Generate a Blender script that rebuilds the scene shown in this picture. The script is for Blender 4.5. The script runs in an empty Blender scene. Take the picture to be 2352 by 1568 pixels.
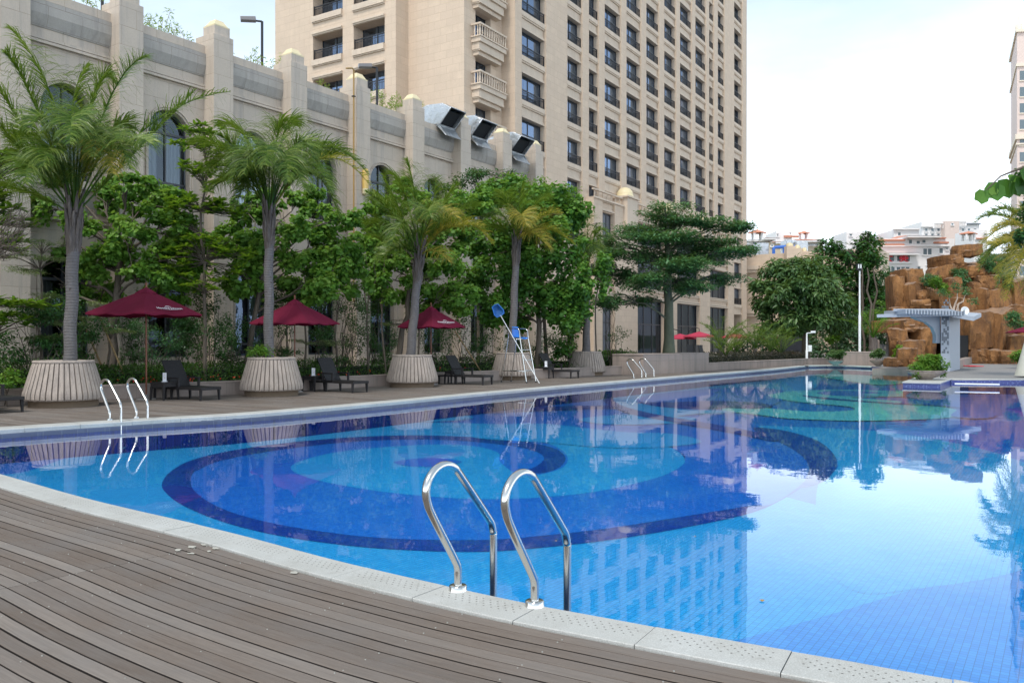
CLOUD=15.0; EXPO=0.82
import bpy, bmesh, math, random
import numpy as np
from mathutils import Vector, Matrix
random.seed(7); RNG=np.random.default_rng(7)
PI=math.pi; R=math.radians
COL=bpy.context.scene.collection
F0=1898.0; CX=1176.0; CY=784.0; CH=1.5       # focal length in picture units, principal point, eye height above the pool rim
ZW=-0.16; ZF=-0.60                            # water surface, apparent pool floor
def G(x,y,z=0.0):                             # picture point lying on a horizontal plane z
    d=F0*(CH-z)/(y-CY); return Vector(((x-CX)/F0*d,d,z))
def P(x,y,d): return Vector(((x-CX)/F0*d,d,CH-(y-CY)/F0*d))
class Frame:                                  # s runs along a facade away from the camera, v across it towards the pool
    def __init__(s,a): s.a=R(a); s.u=Vector((math.sin(s.a),math.cos(s.a),0)); s.n=Vector((math.cos(s.a),-math.sin(s.a),0))
    def pt(s,a,v,z): return s.u*a+s.n*v+Vector((0,0,z))
    def S(s,x,v):                             # s of a picture column on the plane v
        r=Vector(((x-CX)/F0,1,0)); d=v/(r.dot(s.n)); return d*r.dot(s.u)
    def V(s,x,a):                             # v of a picture column on the cross plane s=a
        r=Vector(((x-CX)/F0,1,0)); d=a/(r.dot(s.u)); return d*r.dot(s.n)
    def Z(s,x,y,v):
        r=Vector(((x-CX)/F0,1,0)); d=v/(r.dot(s.n)); return CH-(y-CY)/F0*d
FB=Frame(33.87); FT=Frame(32.26)
# ---------------------------------------------------------------- objects
def tag(o,label=None,cat=None,group=None,kind=None):
    if label: o['label']=label
    if cat: o['category']=cat
    if group: o['group']=group
    if kind: o['kind']=kind
    return o
def empty(name,loc,rz=0,label=None,cat=None,group=None):
    o=bpy.data.objects.new(name,None); COL.objects.link(o); o.location=loc; o.rotation_euler=(0,0,rz)
    return tag(o,label,cat,group)
def kids(o): return [c for c in list(bpy.data.objects) if c.parent==o]
def copy_tree(o,parent=None,kd=None):
    c=o.copy(); COL.objects.link(c); c.parent=parent
    for ch in kids(o): copy_tree(ch,c)
    return c
def wm(o):
    m=o.matrix_basis.copy()
    if o.parent is not None: m=wm(o.parent)@o.matrix_parent_inverse@m
    return m
def setp(o,parent):                           # meshes are written in world metres; parent them without moving them
    o.parent=parent; o.matrix_parent_inverse=wm(parent).inverted(); return o
class MB:
    def __init__(s): s.v=[]; s.f=[]; s.sm=[]; s.mi=[]; s.uv=None
    def add(s,vs,fs,sm=False,mi=0):
        b=len(s.v); s.v+= [tuple(p) for p in vs]; s.f+=[tuple(b+i for i in f) for f in fs]; s.sm+=[sm]*len(fs); s.mi+=[mi]*len(fs); return s
    def hexa(s,p,mi=0):                       # 8 points: bottom 4 counter-clockwise, top 4
        return s.add(p,[(3,2,1,0),(4,5,6,7),(0,1,5,4),(1,2,6,5),(2,3,7,6),(3,0,4,7)],mi=mi)
    def box(s,c,d,rz=0,mi=0,m=None):
        x,y,z=[k/2 for k in d]; q=[(-x,-y,-z),(x,-y,-z),(x,y,-z),(-x,y,-z),(-x,-y,z),(x,-y,z),(x,y,z),(-x,y,z)]
        M=Matrix.Rotation(rz,3,'Z') if m is None else m
        return s.hexa([M@Vector(k)+Vector(c) for k in q],mi)
    def fb(s,F,s0,s1,v0,v1,z0,z1,mi=0):
        s0,s1=sorted((s0,s1)); v0,v1=sorted((v0,v1))
        q=[(s0,v1),(s0,v0),(s1,v0),(s1,v1)]
        q=[(s0,v0),(s0,v1),(s1,v1),(s1,v0)]
        pts=[F.pt(a,b,z0) for a,b in q]+[F.pt(a,b,z1) for a,b in q]
        return s.hexa(pts,mi)
    def fprof(s,F,s0,s1,prof,mi=0):           # profile [(v,z)] swept along s
        n=len(prof); vs=[F.pt(s0,v,z) for v,z in prof]+[F.pt(s1,v,z) for v,z in prof]
        fs=[(i,(i+1)%n,n+(i+1)%n,n+i) for i in range(n)]+[tuple(range(n))[::-1],tuple(range(n,2*n))]
        return s.add(vs,fs,mi=mi)
    def tube(s,pts,r,n=8,cap=True,mi=0,closed=False):
        pts=[Vector(p) for p in pts]; m=len(pts)
        rr=r if isinstance(r,(list,tuple)) else [r]*m
        vs=[];prev=None
        for i,p in enumerate(pts):
            if closed: t=(pts[(i+1)%m]-pts[i-1])
            else: t=pts[min(i+1,m-1)]-pts[max(i-1,0)]
            t=t.normalized() if t.length>1e-9 else Vector((0,0,1))
            if prev is None:
                a=Vector((0,0,1)) if abs(t.z)<.9 else Vector((1,0,0)); x=t.cross(a).normalized()
            else: x=(prev-t*prev.dot(t)).normalized()
            prev=x; y=t.cross(x)
            for k in range(n):
                a=2*PI*k/n; vs.append(p+(x*math.cos(a)+y*math.sin(a))*rr[i])
        fs=[]
        for i in range(m if closed else m-1):
            j=(i+1)%m
            for k in range(n): fs.append((i*n+k,i*n+(k+1)%n,j*n+(k+1)%n,j*n+k))
        s.add(vs,fs,True,mi)
        if cap and not closed: s.add(vs[:n],[tuple(range(n))[::-1]],mi=mi); s.add(vs[-n:],[tuple(range(n))],mi=mi)
        return s
    def lathe(s,prof,c=(0,0,0),n=32,sm=True,mi=0):
        vs=[(c[0]+r*math.cos(2*PI*k/n),c[1]+r*math.sin(2*PI*k/n),c[2]+z) for r,z in prof for k in range(n)]
        fs=[(i*n+k,i*n+(k+1)%n,(i+1)*n+(k+1)%n,(i+1)*n+k) for i in range(len(prof)-1) for k in range(n)]
        return s.add(vs,fs,sm,mi)
    def prism(s,poly,z0,z1,mi=0):
        n=len(poly); vs=[(p[0],p[1],z0) for p in poly]+[(p[0],p[1],z1) for p in poly]
        return s.add(vs,[(i,(i+1)%n,n+(i+1)%n,n+i) for i in range(n)]+[tuple(range(n,2*n)),tuple(range(n))[::-1]],mi=mi)
    def build(s,name,mats,parent=None,origin=None,fixn=True,bev=0):
        me=bpy.data.meshes.new(name); o3=Vector(origin) if origin is not None else Vector((0,0,0))
        vs=[tuple(Vector(p)-o3) for p in s.v] if origin is not None else s.v
        me.from_pydata(vs,[],s.f)
        if not isinstance(mats,(list,tuple)): mats=[mats]
        for m in mats: me.materials.append(m)
        me.polygons.foreach_set('use_smooth',s.sm); me.polygons.foreach_set('material_index',s.mi)
        if fixn:
            bm=bmesh.new(); bm.from_mesh(me); bmesh.ops.recalc_face_normals(bm,faces=bm.faces); bm.to_mesh(me); bm.free()
        uvl=me.uv_layers.new(name='UVMap'); boxuv(me,uvl,o3)
        me.update()
        o=bpy.data.objects.new(name,me); COL.objects.link(o)
        if origin is not None: o.location=o3
        if bev:
            md=o.modifiers.new('bevel','BEVEL'); md.width=bev; md.segments=2; md.limit_method='ANGLE'; md.angle_limit=R(40)
        if parent is not None: setp(o,parent)
        return o
def boxuv(me,uvl,o3):
    n=len(me.polygons); 
    if not n: return
    nv=len(me.vertices); co=np.empty(nv*3); me.vertices.foreach_get('co',co); co=co.reshape(-1,3)+np.array(o3)
    nl=len(me.loops); lv=np.empty(nl,int); me.loops.foreach_get('vertex_index',lv)
    no=np.empty(n*3); me.polygons.foreach_get('normal',no); no=no.reshape(-1,3)
    lt=np.empty(n,int); me.polygons.foreach_get('loop_total',lt)
    nn=np.repeat(no,lt,axis=0); p=co[lv]
    h=np.hypot(nn[:,0],nn[:,1])+1e-9
    u=np.where(np.abs(nn[:,2])>.75,p[:,0],(-nn[:,1]*p[:,0]+nn[:,0]*p[:,1])/h)
    v=np.where(np.abs(nn[:,2])>.75,p[:,1],p[:,2])
    uvl.data.foreach_set('uv',np.stack([u,v],1).ravel())
# ---------------------------------------------------------------- materials
MATS={}
class NT:
    def __init__(s,name):
        s.m=bpy.data.materials.new(name); s.m.use_nodes=True; s.t=s.m.node_tree; s.t.nodes.clear()
        s.out=s.n('ShaderNodeOutputMaterial'); MATS[name]=s.m
    def n(s,t,**k):
        d=s.t.nodes.new(t)
        for a,b in k.items():
            if a.startswith('i_'): d.inputs[a[2:].replace('_',' ')].default_value=b
            else: setattr(d,a,b)
        return d
    def l(s,a,b): s.t.links.new(a,b)
    def tc(s,w='Object'): return s.n('ShaderNodeTexCoord').outputs[w]
    def map(s,src,sc=(1,1,1),rot=(0,0,0)):
        m=s.n('ShaderNodeMapping'); m.inputs['Scale'].default_value=sc; m.inputs['Rotation'].default_value=rot; s.l(src,m.inputs['Vector']); return m.outputs[0]
    def noise(s,src,scale,detail=4,rough=.6,dist=0):
        k=s.n('ShaderNodeTexNoise'); k.inputs['Scale'].default_value=scale; k.inputs['Detail'].default_value=detail; k.inputs['Roughness'].default_value=rough; k.inputs['Distortion'].default_value=dist
        s.l(src,k.inputs['Vector']); return k.outputs['Fac']
    def ramp(s,src,stops,interp='LINEAR'):
        r=s.n('ShaderNodeValToRGB'); r.color_ramp.interpolation=interp
        el=r.color_ramp.elements
        while len(el)<len(stops): el.new(.5)
        for e,(p,c) in zip(el,stops): e.position=p; e.color=c if len(c)==4 else (*c,1)
        s.l(src,r.inputs[0]); return r.outputs[0]
    def mix(s,f,a,b,bt='MIX'):
        m=s.n('ShaderNodeMix',data_type='RGBA',blend_type=bt)
        for k,x in ((0,f),(6,a),(7,b)):
            if hasattr(x,'links'): s.l(x,m.inputs[k])
            else: m.inputs[k].default_value=(x if k==0 else (*x,1) if len(x)==3 else x)
        return m.outputs[2]
    def math(s,op,a,b=0,c=0):
        m=s.n('ShaderNodeMath',operation=op)
        for k,x in ((0,a),(1,b),(2,c)):
            if hasattr(x,'links'): s.l(x,m.inputs[k])
            else: m.inputs[k].default_value=x
        return m.outputs[0]
    def bump(s,h,st=.3,dist=.02,nrm=None):
        b=s.n('ShaderNodeBump'); b.inputs['Strength'].default_value=st; b.inputs['Distance'].default_value=dist; s.l(h,b.inputs['Height'])
        if nrm is not None: s.l(nrm,b.inputs['Normal'])
        return b.outputs[0]
    def pbr(s,col,rough=.6,metal=0,nrm=None,spec=.5,**k):
        p=s.n('ShaderNodeBsdfPrincipled')
        for nm,x in (('Base Color',col),('Roughness',rough),('Metallic',metal)):
            if hasattr(x,'links'): s.l(x,p.inputs[nm])
            else: p.inputs[nm].default_value=((*x,1) if nm=='Base Color' and len(x)==3 else x)
        p.inputs['Specular IOR Level'].default_value=spec
        if nrm is not None: s.l(nrm,p.inputs['Normal'])
        for a,b in k.items(): p.inputs[a.replace('_',' ')].default_value=b
        s.p=p; return p.outputs[0]
    def done(s,sh): s.l(sh,s.out.inputs['Surface']); return s.m
def plain(name,col,rough=.5,metal=0,var=.12,scale=6,bump=.1,spec=.5):
    n=NT(name); c=n.tc(); f=n.noise(c,scale,5); f2=n.noise(c,scale*7,3)
    a=tuple(x*(1-var) for x in col); b=tuple(min(1,x*(1+var)) for x in col)
    cc=n.mix(n.math('MULTIPLY',n.math('ADD',f,f2),.5),a,b)
    return n.done(n.pbr(cc,rough,metal,n.bump(f2,bump,.01) if bump else None,spec))
def stone(name,c1,c2,joint,bw,bh,mort=.012,stain=None,scale=1.0,off=.5,bumpj=.5,tile=.0):
    n=NT(name); uv=n.tc('UV'); o=n.tc('Object')
    br=n.n('ShaderNodeTexBrick'); n.l(uv,br.inputs['Vector']); br.offset=off
    br.inputs['Scale'].default_value=1; br.inputs['Brick Width'].default_value=bw; br.inputs['Row Height'].default_value=bh
    br.inputs['Mortar Size'].default_value=mort/2; br.inputs['Mortar Smooth'].default_value=.3; br.inputs['Bias'].default_value=0
    br.inputs['Color1'].default_value=(*c1,1); br.inputs['Color2'].default_value=(*c2,1); br.inputs['Mortar'].default_value=(*joint,1)
    f=n.noise(o,2.2*scale,6,.65); col=n.mix(n.ramp(f,[(.3,(.0,)*3),(.75,(1,)*3)]),br.outputs['Color'],tuple(x*.82 for x in c1))
    f3=n.noise(o,26*scale,4,.7); col=n.mix(.22,col,n.ramp(f3,[(.3,tuple(x*.6 for x in c1)),(.7,tuple(min(1,x*1.25) for x in c2))]))
    if stain:
        w=n.noise(n.map(o,(1.6,1.6,.12)),1.4,5,.7,.4)
        col=n.mix(n.ramp(w,[(.5,(0,0,0)),(.72,(stain[3],)*3)]),col,stain[:3])
    h=n.math('SUBTRACT',f3,n.math('MULTIPLY',br.outputs['Fac'],3.0))
    return n.done(n.pbr(col,.72,0,n.bump(h,bumpj,.006)))
def leafmat(name,ca,cb,cc=None,trans=.35,rough=.45):
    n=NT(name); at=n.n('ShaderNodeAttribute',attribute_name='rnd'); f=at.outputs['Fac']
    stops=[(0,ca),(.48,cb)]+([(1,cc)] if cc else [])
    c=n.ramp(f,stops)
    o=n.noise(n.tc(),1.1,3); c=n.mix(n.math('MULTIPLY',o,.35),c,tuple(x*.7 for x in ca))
    p=n.pbr(c,rough,0,None,.35)
    tr=n.n('ShaderNodeBsdfTranslucent'); cl=n.mix(.35,c,(.35,.5,.03)); n.l(cl,tr.inputs['Color'])
    mx=n.n('ShaderNodeMixShader'); mx.inputs[0].default_value=trans; n.l(p,mx.inputs[1]); n.l(tr.outputs[0],mx.inputs[2])
    return n.done(mx.outputs[0])
# concrete, metal, wood and so on
M_white=plain('painted_white',(.74,.76,.76),.45)
M_steel=None
n=NT('stainless_steel'); f=n.noise(n.map(n.tc(),(1,1,1)),30,3); M_steel=n.done(n.pbr((.66,.65,.62),n.ramp(f,[(.3,(.12,)*3),(.8,(.22,)*3)]),1))
n=NT('galvanised_sheet'); v=n.n('ShaderNodeTexVoronoi'); n.l(n.tc(),v.inputs['Vector']); v.inputs['Scale'].default_value=9; f=n.noise(n.tc(),3,4)
M_galv=n.done(n.pbr(n.mix(f,(.42,.44,.46),(.62,.64,.66)),n.ramp(v.outputs['Distance'],[(0,(.25,)*3),(1,(.45,)*3)]),.85,n.bump(f,.9,.12)))
M_gold=plain('gold_paint',(.68,.58,.36),.5,.0,.1,5,.05)
M_black=plain('black_metal',(.022,.023,.026),.45,.2,.2)
M_dark=plain('dark_void',(.012,.013,.015),.8)
M_frame=plain('window_frame_grey',(.045,.05,.058),.4,.3)
M_rattan=None
n=NT('dark_rattan'); uv=n.tc('UV'); w1=n.n('ShaderNodeTexWave',wave_type='BANDS',bands_direction='X'); n.l(uv,w1.inputs[0]); w1.inputs['Scale'].default_value=28
w2=n.n('ShaderNodeTexWave',wave_type='BANDS',bands_direction='Y'); n.l(uv,w2.inputs[0]); w2.inputs['Scale'].default_value=28
h=n.math('MULTIPLY',w1.outputs['Fac'],w2.outputs['Fac']); M_rattan=n.done(n.pbr(n.mix(h,(.007,.006,.007),(.032,.028,.03)),.5,0,n.bump(h,.7,.005)))
n=NT('maroon_canvas'); o=n.tc(); f=n.noise(o,3,5); f2=n.noise(o,160,2)
M_maroon=n.mix(f,(.125,.008,.028),(.175,.012,.038)); pb=n.pbr(M_maroon,.85,0,n.bump(n.math('ADD',f,n.math('MULTIPLY',f2,.3)),.35,.03),.2)
tr=n.n('ShaderNodeBsdfTranslucent'); tr.inputs[0].default_value=(.25,.008,.03,1); mx=n.n('ShaderNodeMixShader'); mx.inputs[0].default_value=.12; n.l(pb,mx.inputs[1]); n.l(tr.outputs[0],mx.inputs[2]); M_maroon=n.done(mx.outputs[0])
M_wood=plain('varnished_wood',(.17,.05,.02),.4,0,.25,12)
M_pink=plain('faded_red_canvas',(.42,.03,.07),.8)
M_blue=plain('blue_plastic',(.02,.16,.55),.35)
n=NT('blue_netting'); n.pbr((.02,.13,.42),.6); t=n.n('ShaderNodeBsdfTransparent'); mx=n.n('ShaderNodeMixShader'); mx.inputs[0].default_value=.72; n.l(t.outputs[0],mx.inputs[1]); n.l(n.p.outputs[0],mx.inputs[2]); M_net=n.done(mx.outputs[0])
M_pipeblue=plain('blue_pipe_paint',(.03,.13,.5),.45)
M_paper=plain('white_card',(.75,.76,.8),.5,0,.03)
M_lowstone=stone('grey_beige_granite',(.57,.48,.39),(.52,.44,.36),(.27,.19,.13),1.05,.62,.018,(.30,.27,.25,.6))
M_lowgrey=stone('grey_band_granite',(.42,.385,.34),(.39,.355,.32),(.18,.14,.11),1.05,.62,.018,(.22,.205,.19,.7))
M_tower=stone('warm_sandstone',(.66,.52,.39),(.58,.455,.345),(.36,.26,.17),1.05,.53,.018,(.50,.37,.26,.30),.6)
M_tower2=stone('pale_sandstone_trim',(.66,.54,.42),(.60,.49,.385),(.36,.27,.18),1.4,5,.012,(.42,.33,.25,.4),.6)
M_wallst=stone('pinkish_granite_slabs',(.36,.29,.25),(.27,.225,.20),(.13,.11,.10),.8,.6,.012,(.17,.15,.13,.75),1.5,0)
M_plantst=None
n=NT('weathered_concrete'); o=n.tc(); f=n.noise(n.map(o,(3,3,.5)),3,6,.7,.5); f2=n.noise(o,40,4,.7)
c=n.mix(n.ramp(f,[(.38,(0,0,0)),(.7,(.85,)*3)]),(.40,.335,.285),(.19,.165,.15)); c=n.mix(.15,c,n.ramp(f2,[(.3,(.12,.10,.09)),(.7,(.6,.52,.45))]))
M_plantst=n.done(n.pbr(c,.85,0,n.bump(f2,.4,.006)))
n=NT('coping_granite'); uv=n.tc('UV'); o=n.tc(); f=n.noise(o,1.6,5,.65); f2=n.noise(o,120,3,.8); f3=n.noise(o,9,5,.7)
c=n.mix(n.ramp(f,[(.35,(0,0,0)),(.7,(1,)*3)]),(.47,.475,.45),(.36,.355,.32)); c=n.mix(.3,c,n.ramp(f2,[(.35,(.16,.16,.15)),(.65,(.68,.68,.66))])); c=n.mix(n.ramp(f3,[(.55,(0,0,0)),(.75,(.45,)*3)]),c,(.24,.22,.19))
sx=n.n('ShaderNodeSeparateXYZ'); n.l(uv,sx.inputs[0])
# drilled anti-slip dots: staggered rows, uv = metres along / across the stone, only on the inner band
row=n.math('DIVIDE',sx.outputs[1],.034); rf=n.math('FLOOR',row); st=n.math('MULTIPLY',n.math('MODULO',rf,2),.5)
cu=n.math('SUBTRACT',n.math('FRACT',n.math('ADD',n.math('DIVIDE',sx.outputs[0],.05),st)),.5); cv=n.math('SUBTRACT',n.math('FRACT',row),.5)
dd=n.math('ADD',n.math('MULTIPLY',n.math('MULTIPLY',cu,cu),2.1),n.math('MULTIPLY',cv,cv)); dot=n.math('LESS_THAN',dd,.028)
inb=n.math('MULTIPLY',n.math('GREATER_THAN',sx.outputs[1],.068),n.math('LESS_THAN',sx.outputs[1],.204)); 
lu=n.math('FRACT',n.math('DIVIDE',sx.outputs[0],.69)); inb=n.math('MULTIPLY',inb,n.math('MULTIPLY',n.math('GREATER_THAN',lu,.1),n.math('LESS_THAN',lu,.92)))
dot=n.math('MULTIPLY',dot,inb)
c=n.mix(n.math('MULTIPLY',dot,.8),c,(.07,.06,.05)); h=n.math('SUBTRACT',n.math('MULTIPLY',f2,.4),dot)
M_coping=n.done(n.pbr(c,.7,0,n.bump(h,.5,.006)))
n=NT('weathered_deck_wood'); o=n.tc('UV'); at=n.n('ShaderNodeAttribute',attribute_name='rnd').outputs['Fac']
cb=n.n('ShaderNodeCombineXYZ'); n.l(n.math('MULTIPLY',at,37.0),cb.inputs[2]); ad=n.n('ShaderNodeVectorMath',operation='ADD'); n.l(o,ad.inputs[0]); n.l(cb.outputs[0],ad.inputs[1])
gv=n.map(ad.outputs[0],(1.2,26,1)); g=n.noise(gv,2.5,8,.72,.4); g2=n.noise(n.map(ad.outputs[0],(4,130,1)),1.5,5,.75,.2); big=n.noise(n.tc(),1.3,5,.6)
base=n.ramp(at,[(0,(.125,.096,.076)),(.35,(.165,.130,.105)),(.7,(.20,.166,.14)),(1,(.235,.20,.172))])
c=n.mix(n.ramp(g,[(.4,(0,0,0)),(.75,(.45,)*3)]),base,(.06,.046,.037)); c=n.mix(n.ramp(g2,[(.45,(0,0,0)),(.8,(.4,)*3)]),c,(.27,.245,.22)); c=n.mix(n.ramp(big,[(.4,(0,0,0)),(.7,(.5,)*3)]),c,(.16,.15,.142))
sp=n.noise(n.tc(),14,4,.8); c=n.mix(n.ramp(sp,[(.66,(0,0,0)),(.76,(.4,)*3)]),c,(.26,.24,.22))
M_deck=n.done(n.pbr(c,.78,0,n.bump(n.math('ADD',g,n.math('MULTIPLY',g2,.6)),.45,.006),.3))
def tilemat(name,ca,cb_):
    n=NT(name); o=n.map(n.tc(),(1,1,1),(0,0,R(33.87))); br=n.n('ShaderNodeTexBrick'); br.offset=0; n.l(o,br.inputs['Vector'])
    for k,v in (('Scale',1),('Brick Width',.05),('Row Height',.05),('Mortar Size',.0026),('Mortar Smooth',.1),('Bias',0)): br.inputs[k].default_value=v
    br.inputs['Color1'].default_value=(*ca,1); br.inputs['Color2'].default_value=(*cb_,1); br.inputs['Mortar'].default_value=tuple(x*.55 for x in ca)+(1,)
    f=n.noise(n.tc(),1.2,4); c=n.mix(n.math('MULTIPLY',f,.35),br.outputs['Color'],tuple(x*.7 for x in ca))
    return n.done(n.pbr(c,.35,0,None,.3))
M_deckedge=plain('grimy_gap_shade_edge',(.016,.012,.010),.95)  # near-black board sides: grime plus the shade of the gaps painted in
T_patch=tilemat('soft_blue_mosaic',(.02,.25,.68),(.04,.34,.80)); T_light=tilemat('light_blue_mosaic',(.025,.37,.76),(.05,.47,.86)); T_mid=tilemat('mid_blue_mosaic',(.016,.155,.62),(.03,.22,.76)); T_navy=tilemat('navy_mosaic',(.010,.030,.25),(.014,.052,.36))
T_teal=tilemat('teal_mosaic',(.14,.64,.70),(.20,.74,.78)); T_deep=tilemat('deep_blue_mosaic',(.014,.15,.60),(.025,.21,.70))
n=NT('waterline_tile'); uv=n.tc('UV'); v=n.n('ShaderNodeTexVoronoi',feature='F1'); n.l(uv,v.inputs['Vector']); v.inputs['Scale'].default_value=13
br=n.n('ShaderNodeTexBrick'); br.offset=0; n.l(uv,br.inputs['Vector']); br.inputs['Scale'].default_value=1; br.inputs['Brick Width'].default_value=.05; br.inputs['Row Height'].default_value=.05; br.inputs['Mortar Size'].default_value=.003
c=n.mix(n.ramp(v.outputs['Distance'],[(.28,(1,1,1)),(.36,(0,0,0))]),(.022,.035,.19),(.13,.17,.36)); c=n.mix(br.outputs['Fac'],c,(.10,.12,.25)); M_wline=n.done(n.pbr(c,.3))
n=NT('grey_waterline_tile'); uv=n.tc('UV'); br=n.n('ShaderNodeTexBrick'); br.offset=0; n.l(uv,br.inputs['Vector']); br.inputs['Scale'].default_value=1; br.inputs['Brick Width'].default_value=.3; br.inputs['Row Height'].default_value=.1; br.inputs['Mortar Size'].default_value=.004
br.inputs['Color1'].default_value=(.045,.06,.11,1); br.inputs['Color2'].default_value=(.06,.08,.14,1); br.inputs['Mortar'].default_value=(.12,.14,.18,1); M_wline2=n.done(n.pbr(br.outputs['Color'],.3))
# water: reflecting skin (fresnel) over a clear tinted body
n=NT('pool_water'); o=n.tc(); w=n.noise(n.map(o,(1,1,1)),1.1,3,.5,.3); w2=n.noise(n.map(o,(1,1,1)),5.5,3,.55)
pv=n.noise(o,.13,2,.5); amp=n.ramp(pv,[(.35,(.25,)*3),(.65,(1,)*3)])
h=n.math('MULTIPLY',n.math('ADD',n.math('MULTIPLY',w,1.0),n.math('MULTIPLY',w2,.12)),amp); nb=n.bump(h,.065,.05)
gl=n.n('ShaderNodeBsdfGlossy'); gl.inputs['Roughness'].default_value=.0; gl.inputs['Color'].default_value=(1,1,1,1); n.l(nb,gl.inputs['Normal'])
tr=n.n('ShaderNodeBsdfTransparent'); tr.inputs[0].default_value=(.86,.96,.985,1); fr=n.n('ShaderNodeFresnel'); fr.inputs[0].default_value=1.333; n.l(nb,fr.inputs['Normal'])
mx=n.n('ShaderNodeMixShader'); n.l(fr.outputs[0],mx.inputs[0]); n.l(tr.outputs[0],mx.inputs[1]); n.l(gl.outputs[0],mx.inputs[2]); M_water=n.done(mx.outputs[0])
def glass(name,tint=(.5,.55,.56),ior=1.5,boost=.26,gc=(.50,.66,.95,1)):
    n=NT(name); gl=n.n('ShaderNodeBsdfGlossy'); gl.inputs['Roughness'].default_value=.015; gl.inputs['Color'].default_value=gc
    nb=n.bump(n.noise(n.tc(),1.3,2),.03,.05); n.l(nb,gl.inputs['Normal'])
    tr=n.n('ShaderNodeBsdfTransparent'); tr.inputs[0].default_value=(*tint,1); fr=n.n('ShaderNodeFresnel'); fr.inputs[0].default_value=ior
    mx=n.n('ShaderNodeMixShader'); n.l(n.math('ADD',fr.outputs[0],boost),mx.inputs[0]); n.l(tr.outputs[0],mx.inputs[1]); n.l(gl.outputs[0],mx.inputs[2]); return n.done(mx.outputs[0])
M_glass=glass('window_glass'); M_glassw=glass('wing_window_glass',(.55,.6,.62),1.5,.05,(.62,.74,.86,1)); M_glass2=glass('dark_window_glass',(.35,.4,.42),1.45,-.01)
n=NT('curtain_fabric'); w=n.n('ShaderNodeTexWave',wave_type='BANDS',bands_direction='X'); n.l(n.tc('UV'),w.inputs[0]); w.inputs['Scale'].default_value=3.5; w.inputs['Distortion'].default_value=1.5
M_curtain=n.done(n.pbr(n.mix(w.outputs['Fac'],(.26,.23,.21),(.44,.40,.37)),.9,0,n.bump(w.outputs['Fac'],.6,.03)))
n=NT('lace_curtain'); w=n.n('ShaderNodeTexWave',wave_type='BANDS',bands_direction='X'); n.l(n.tc('UV'),w.inputs[0]); w.inputs['Scale'].default_value=3; w.inputs['Distortion'].default_value=2
M_lace=n.done(n.pbr(n.mix(w.outputs['Fac'],(.42,.43,.45),(.62,.63,.66)),.9))
M_room=plain('dim_room',(.05,.05,.05),.9)
# ground materials
n=NT('soil_mulch'); o=n.tc(); f=n.noise(o,3,6,.7); M_soil=n.done(n.pbr(n.mix(f,(.025,.018,.012),(.07,.05,.03)),.95,0,n.bump(f,.8,.05)))
M_pave=stone('grey_paving',(.27,.26,.25),(.23,.22,.215),(.12,.11,.10),.6,.6,.008,(.18,.17,.165,.6),1,0,.3)
M_pale=stone('pale_paving',(.55,.53,.49),(.5,.48,.45),(.3,.28,.26),.6,.6,.008,None,1,0,.3)
M_ground=plain('earth_and_grass',(.06,.08,.035),.95,0,.4,2,.4)
n=NT('palm_bark'); o=n.tc(); w=n.n('ShaderNodeTexWave',wave_type='BANDS',bands_direction='Z'); n.l(o,w.inputs[0]); w.inputs['Scale'].default_value=4.6; w.inputs['Distortion'].default_value=3.2; w.inputs['Detail'].default_value=4; w.inputs['Detail Scale'].default_value=1.5
f=n.noise(n.map(o,(2,2,1)),5,6,.7); c=n.mix(f,(.075,.068,.068),(.19,.178,.175)); c=n.mix(n.ramp(w.outputs['Fac'],[(.0,(.8,)*3),(.16,(0,0,0))]),c,(.09,.075,.07))
sp=n.noise(n.map(o,(3,3,5)),2.6,2); c=n.mix(n.ramp(sp,[(.66,(0,0,0)),(.70,(.8,)*3)]),c,(.05,.035,.03)); M_palmbark=n.done(n.pbr(c,.9,0,n.bump(n.math('ADD',n.math('MULTIPLY',w.outputs['Fac'],.5),f),.6,.02)))
n=NT('palm_leaf_base'); o=n.tc(); f=n.noise(n.map(o,(9,9,.7)),3,5,.7,.6); M_boot=n.done(n.pbr(n.ramp(f,[(.3,(.035,.025,.02)),(.6,(.15,.125,.11)),(.8,(.27,.24,.22))]),.85,0,n.bump(f,.9,.03)))
n=NT('tree_bark'); o=n.tc(); f=n.noise(n.map(o,(4,4,.8)),4,6,.7); M_bark=n.done(n.pbr(n.mix(f,(.05,.038,.028),(.17,.14,.11)),.9,0,n.bump(f,.7,.02)))
n=NT('green_smooth_bark'); o=n.tc(); f=n.noise(n.map(o,(4,4,1)),2,6,.7); M_greenbark=n.done(n.pbr(n.mix(f,(.04,.055,.035),(.14,.15,.10)),.85,0,n.bump(f,.5,.02)))
M_cane=plain('bamboo_prop',(.28,.19,.09),.7)
L_bau=leafmat('bauhinia_leaf',(.045,.14,.022),(.15,.33,.045),(.34,.52,.10),.45)
L_baud=leafmat('dark_bauhinia_leaf',(.026,.10,.018),(.085,.23,.035),(.24,.44,.07),.42)
L_fran=leafmat('yellowgreen_rosette_leaf',(.05,.15,.012),(.14,.32,.022),(.32,.46,.04),.42)
L_var=leafmat('variegated_small_leaf',(.10,.16,.05),(.20,.28,.10),(.42,.48,.24),.35)
L_dark=leafmat('dark_green_leaf',(.015,.06,.018),(.036,.12,.03),(.09,.20,.045),.25,.35)
L_mango=leafmat('mango_leaf',(.03,.08,.026),(.07,.15,.045),(.19,.29,.09),.28,.38)
L_layer=leafmat('layered_tree_leaf',(.025,.095,.038),(.065,.19,.068),(.16,.31,.11),.28,.4)
L_hedge=leafmat('hedge_leaf',(.012,.045,.008),(.03,.095,.014),(.09,.2,.025),.25)
L_light=leafmat('light_shrub_leaf',(.05,.15,.02),(.12,.28,.03),(.28,.42,.06),.4)
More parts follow.
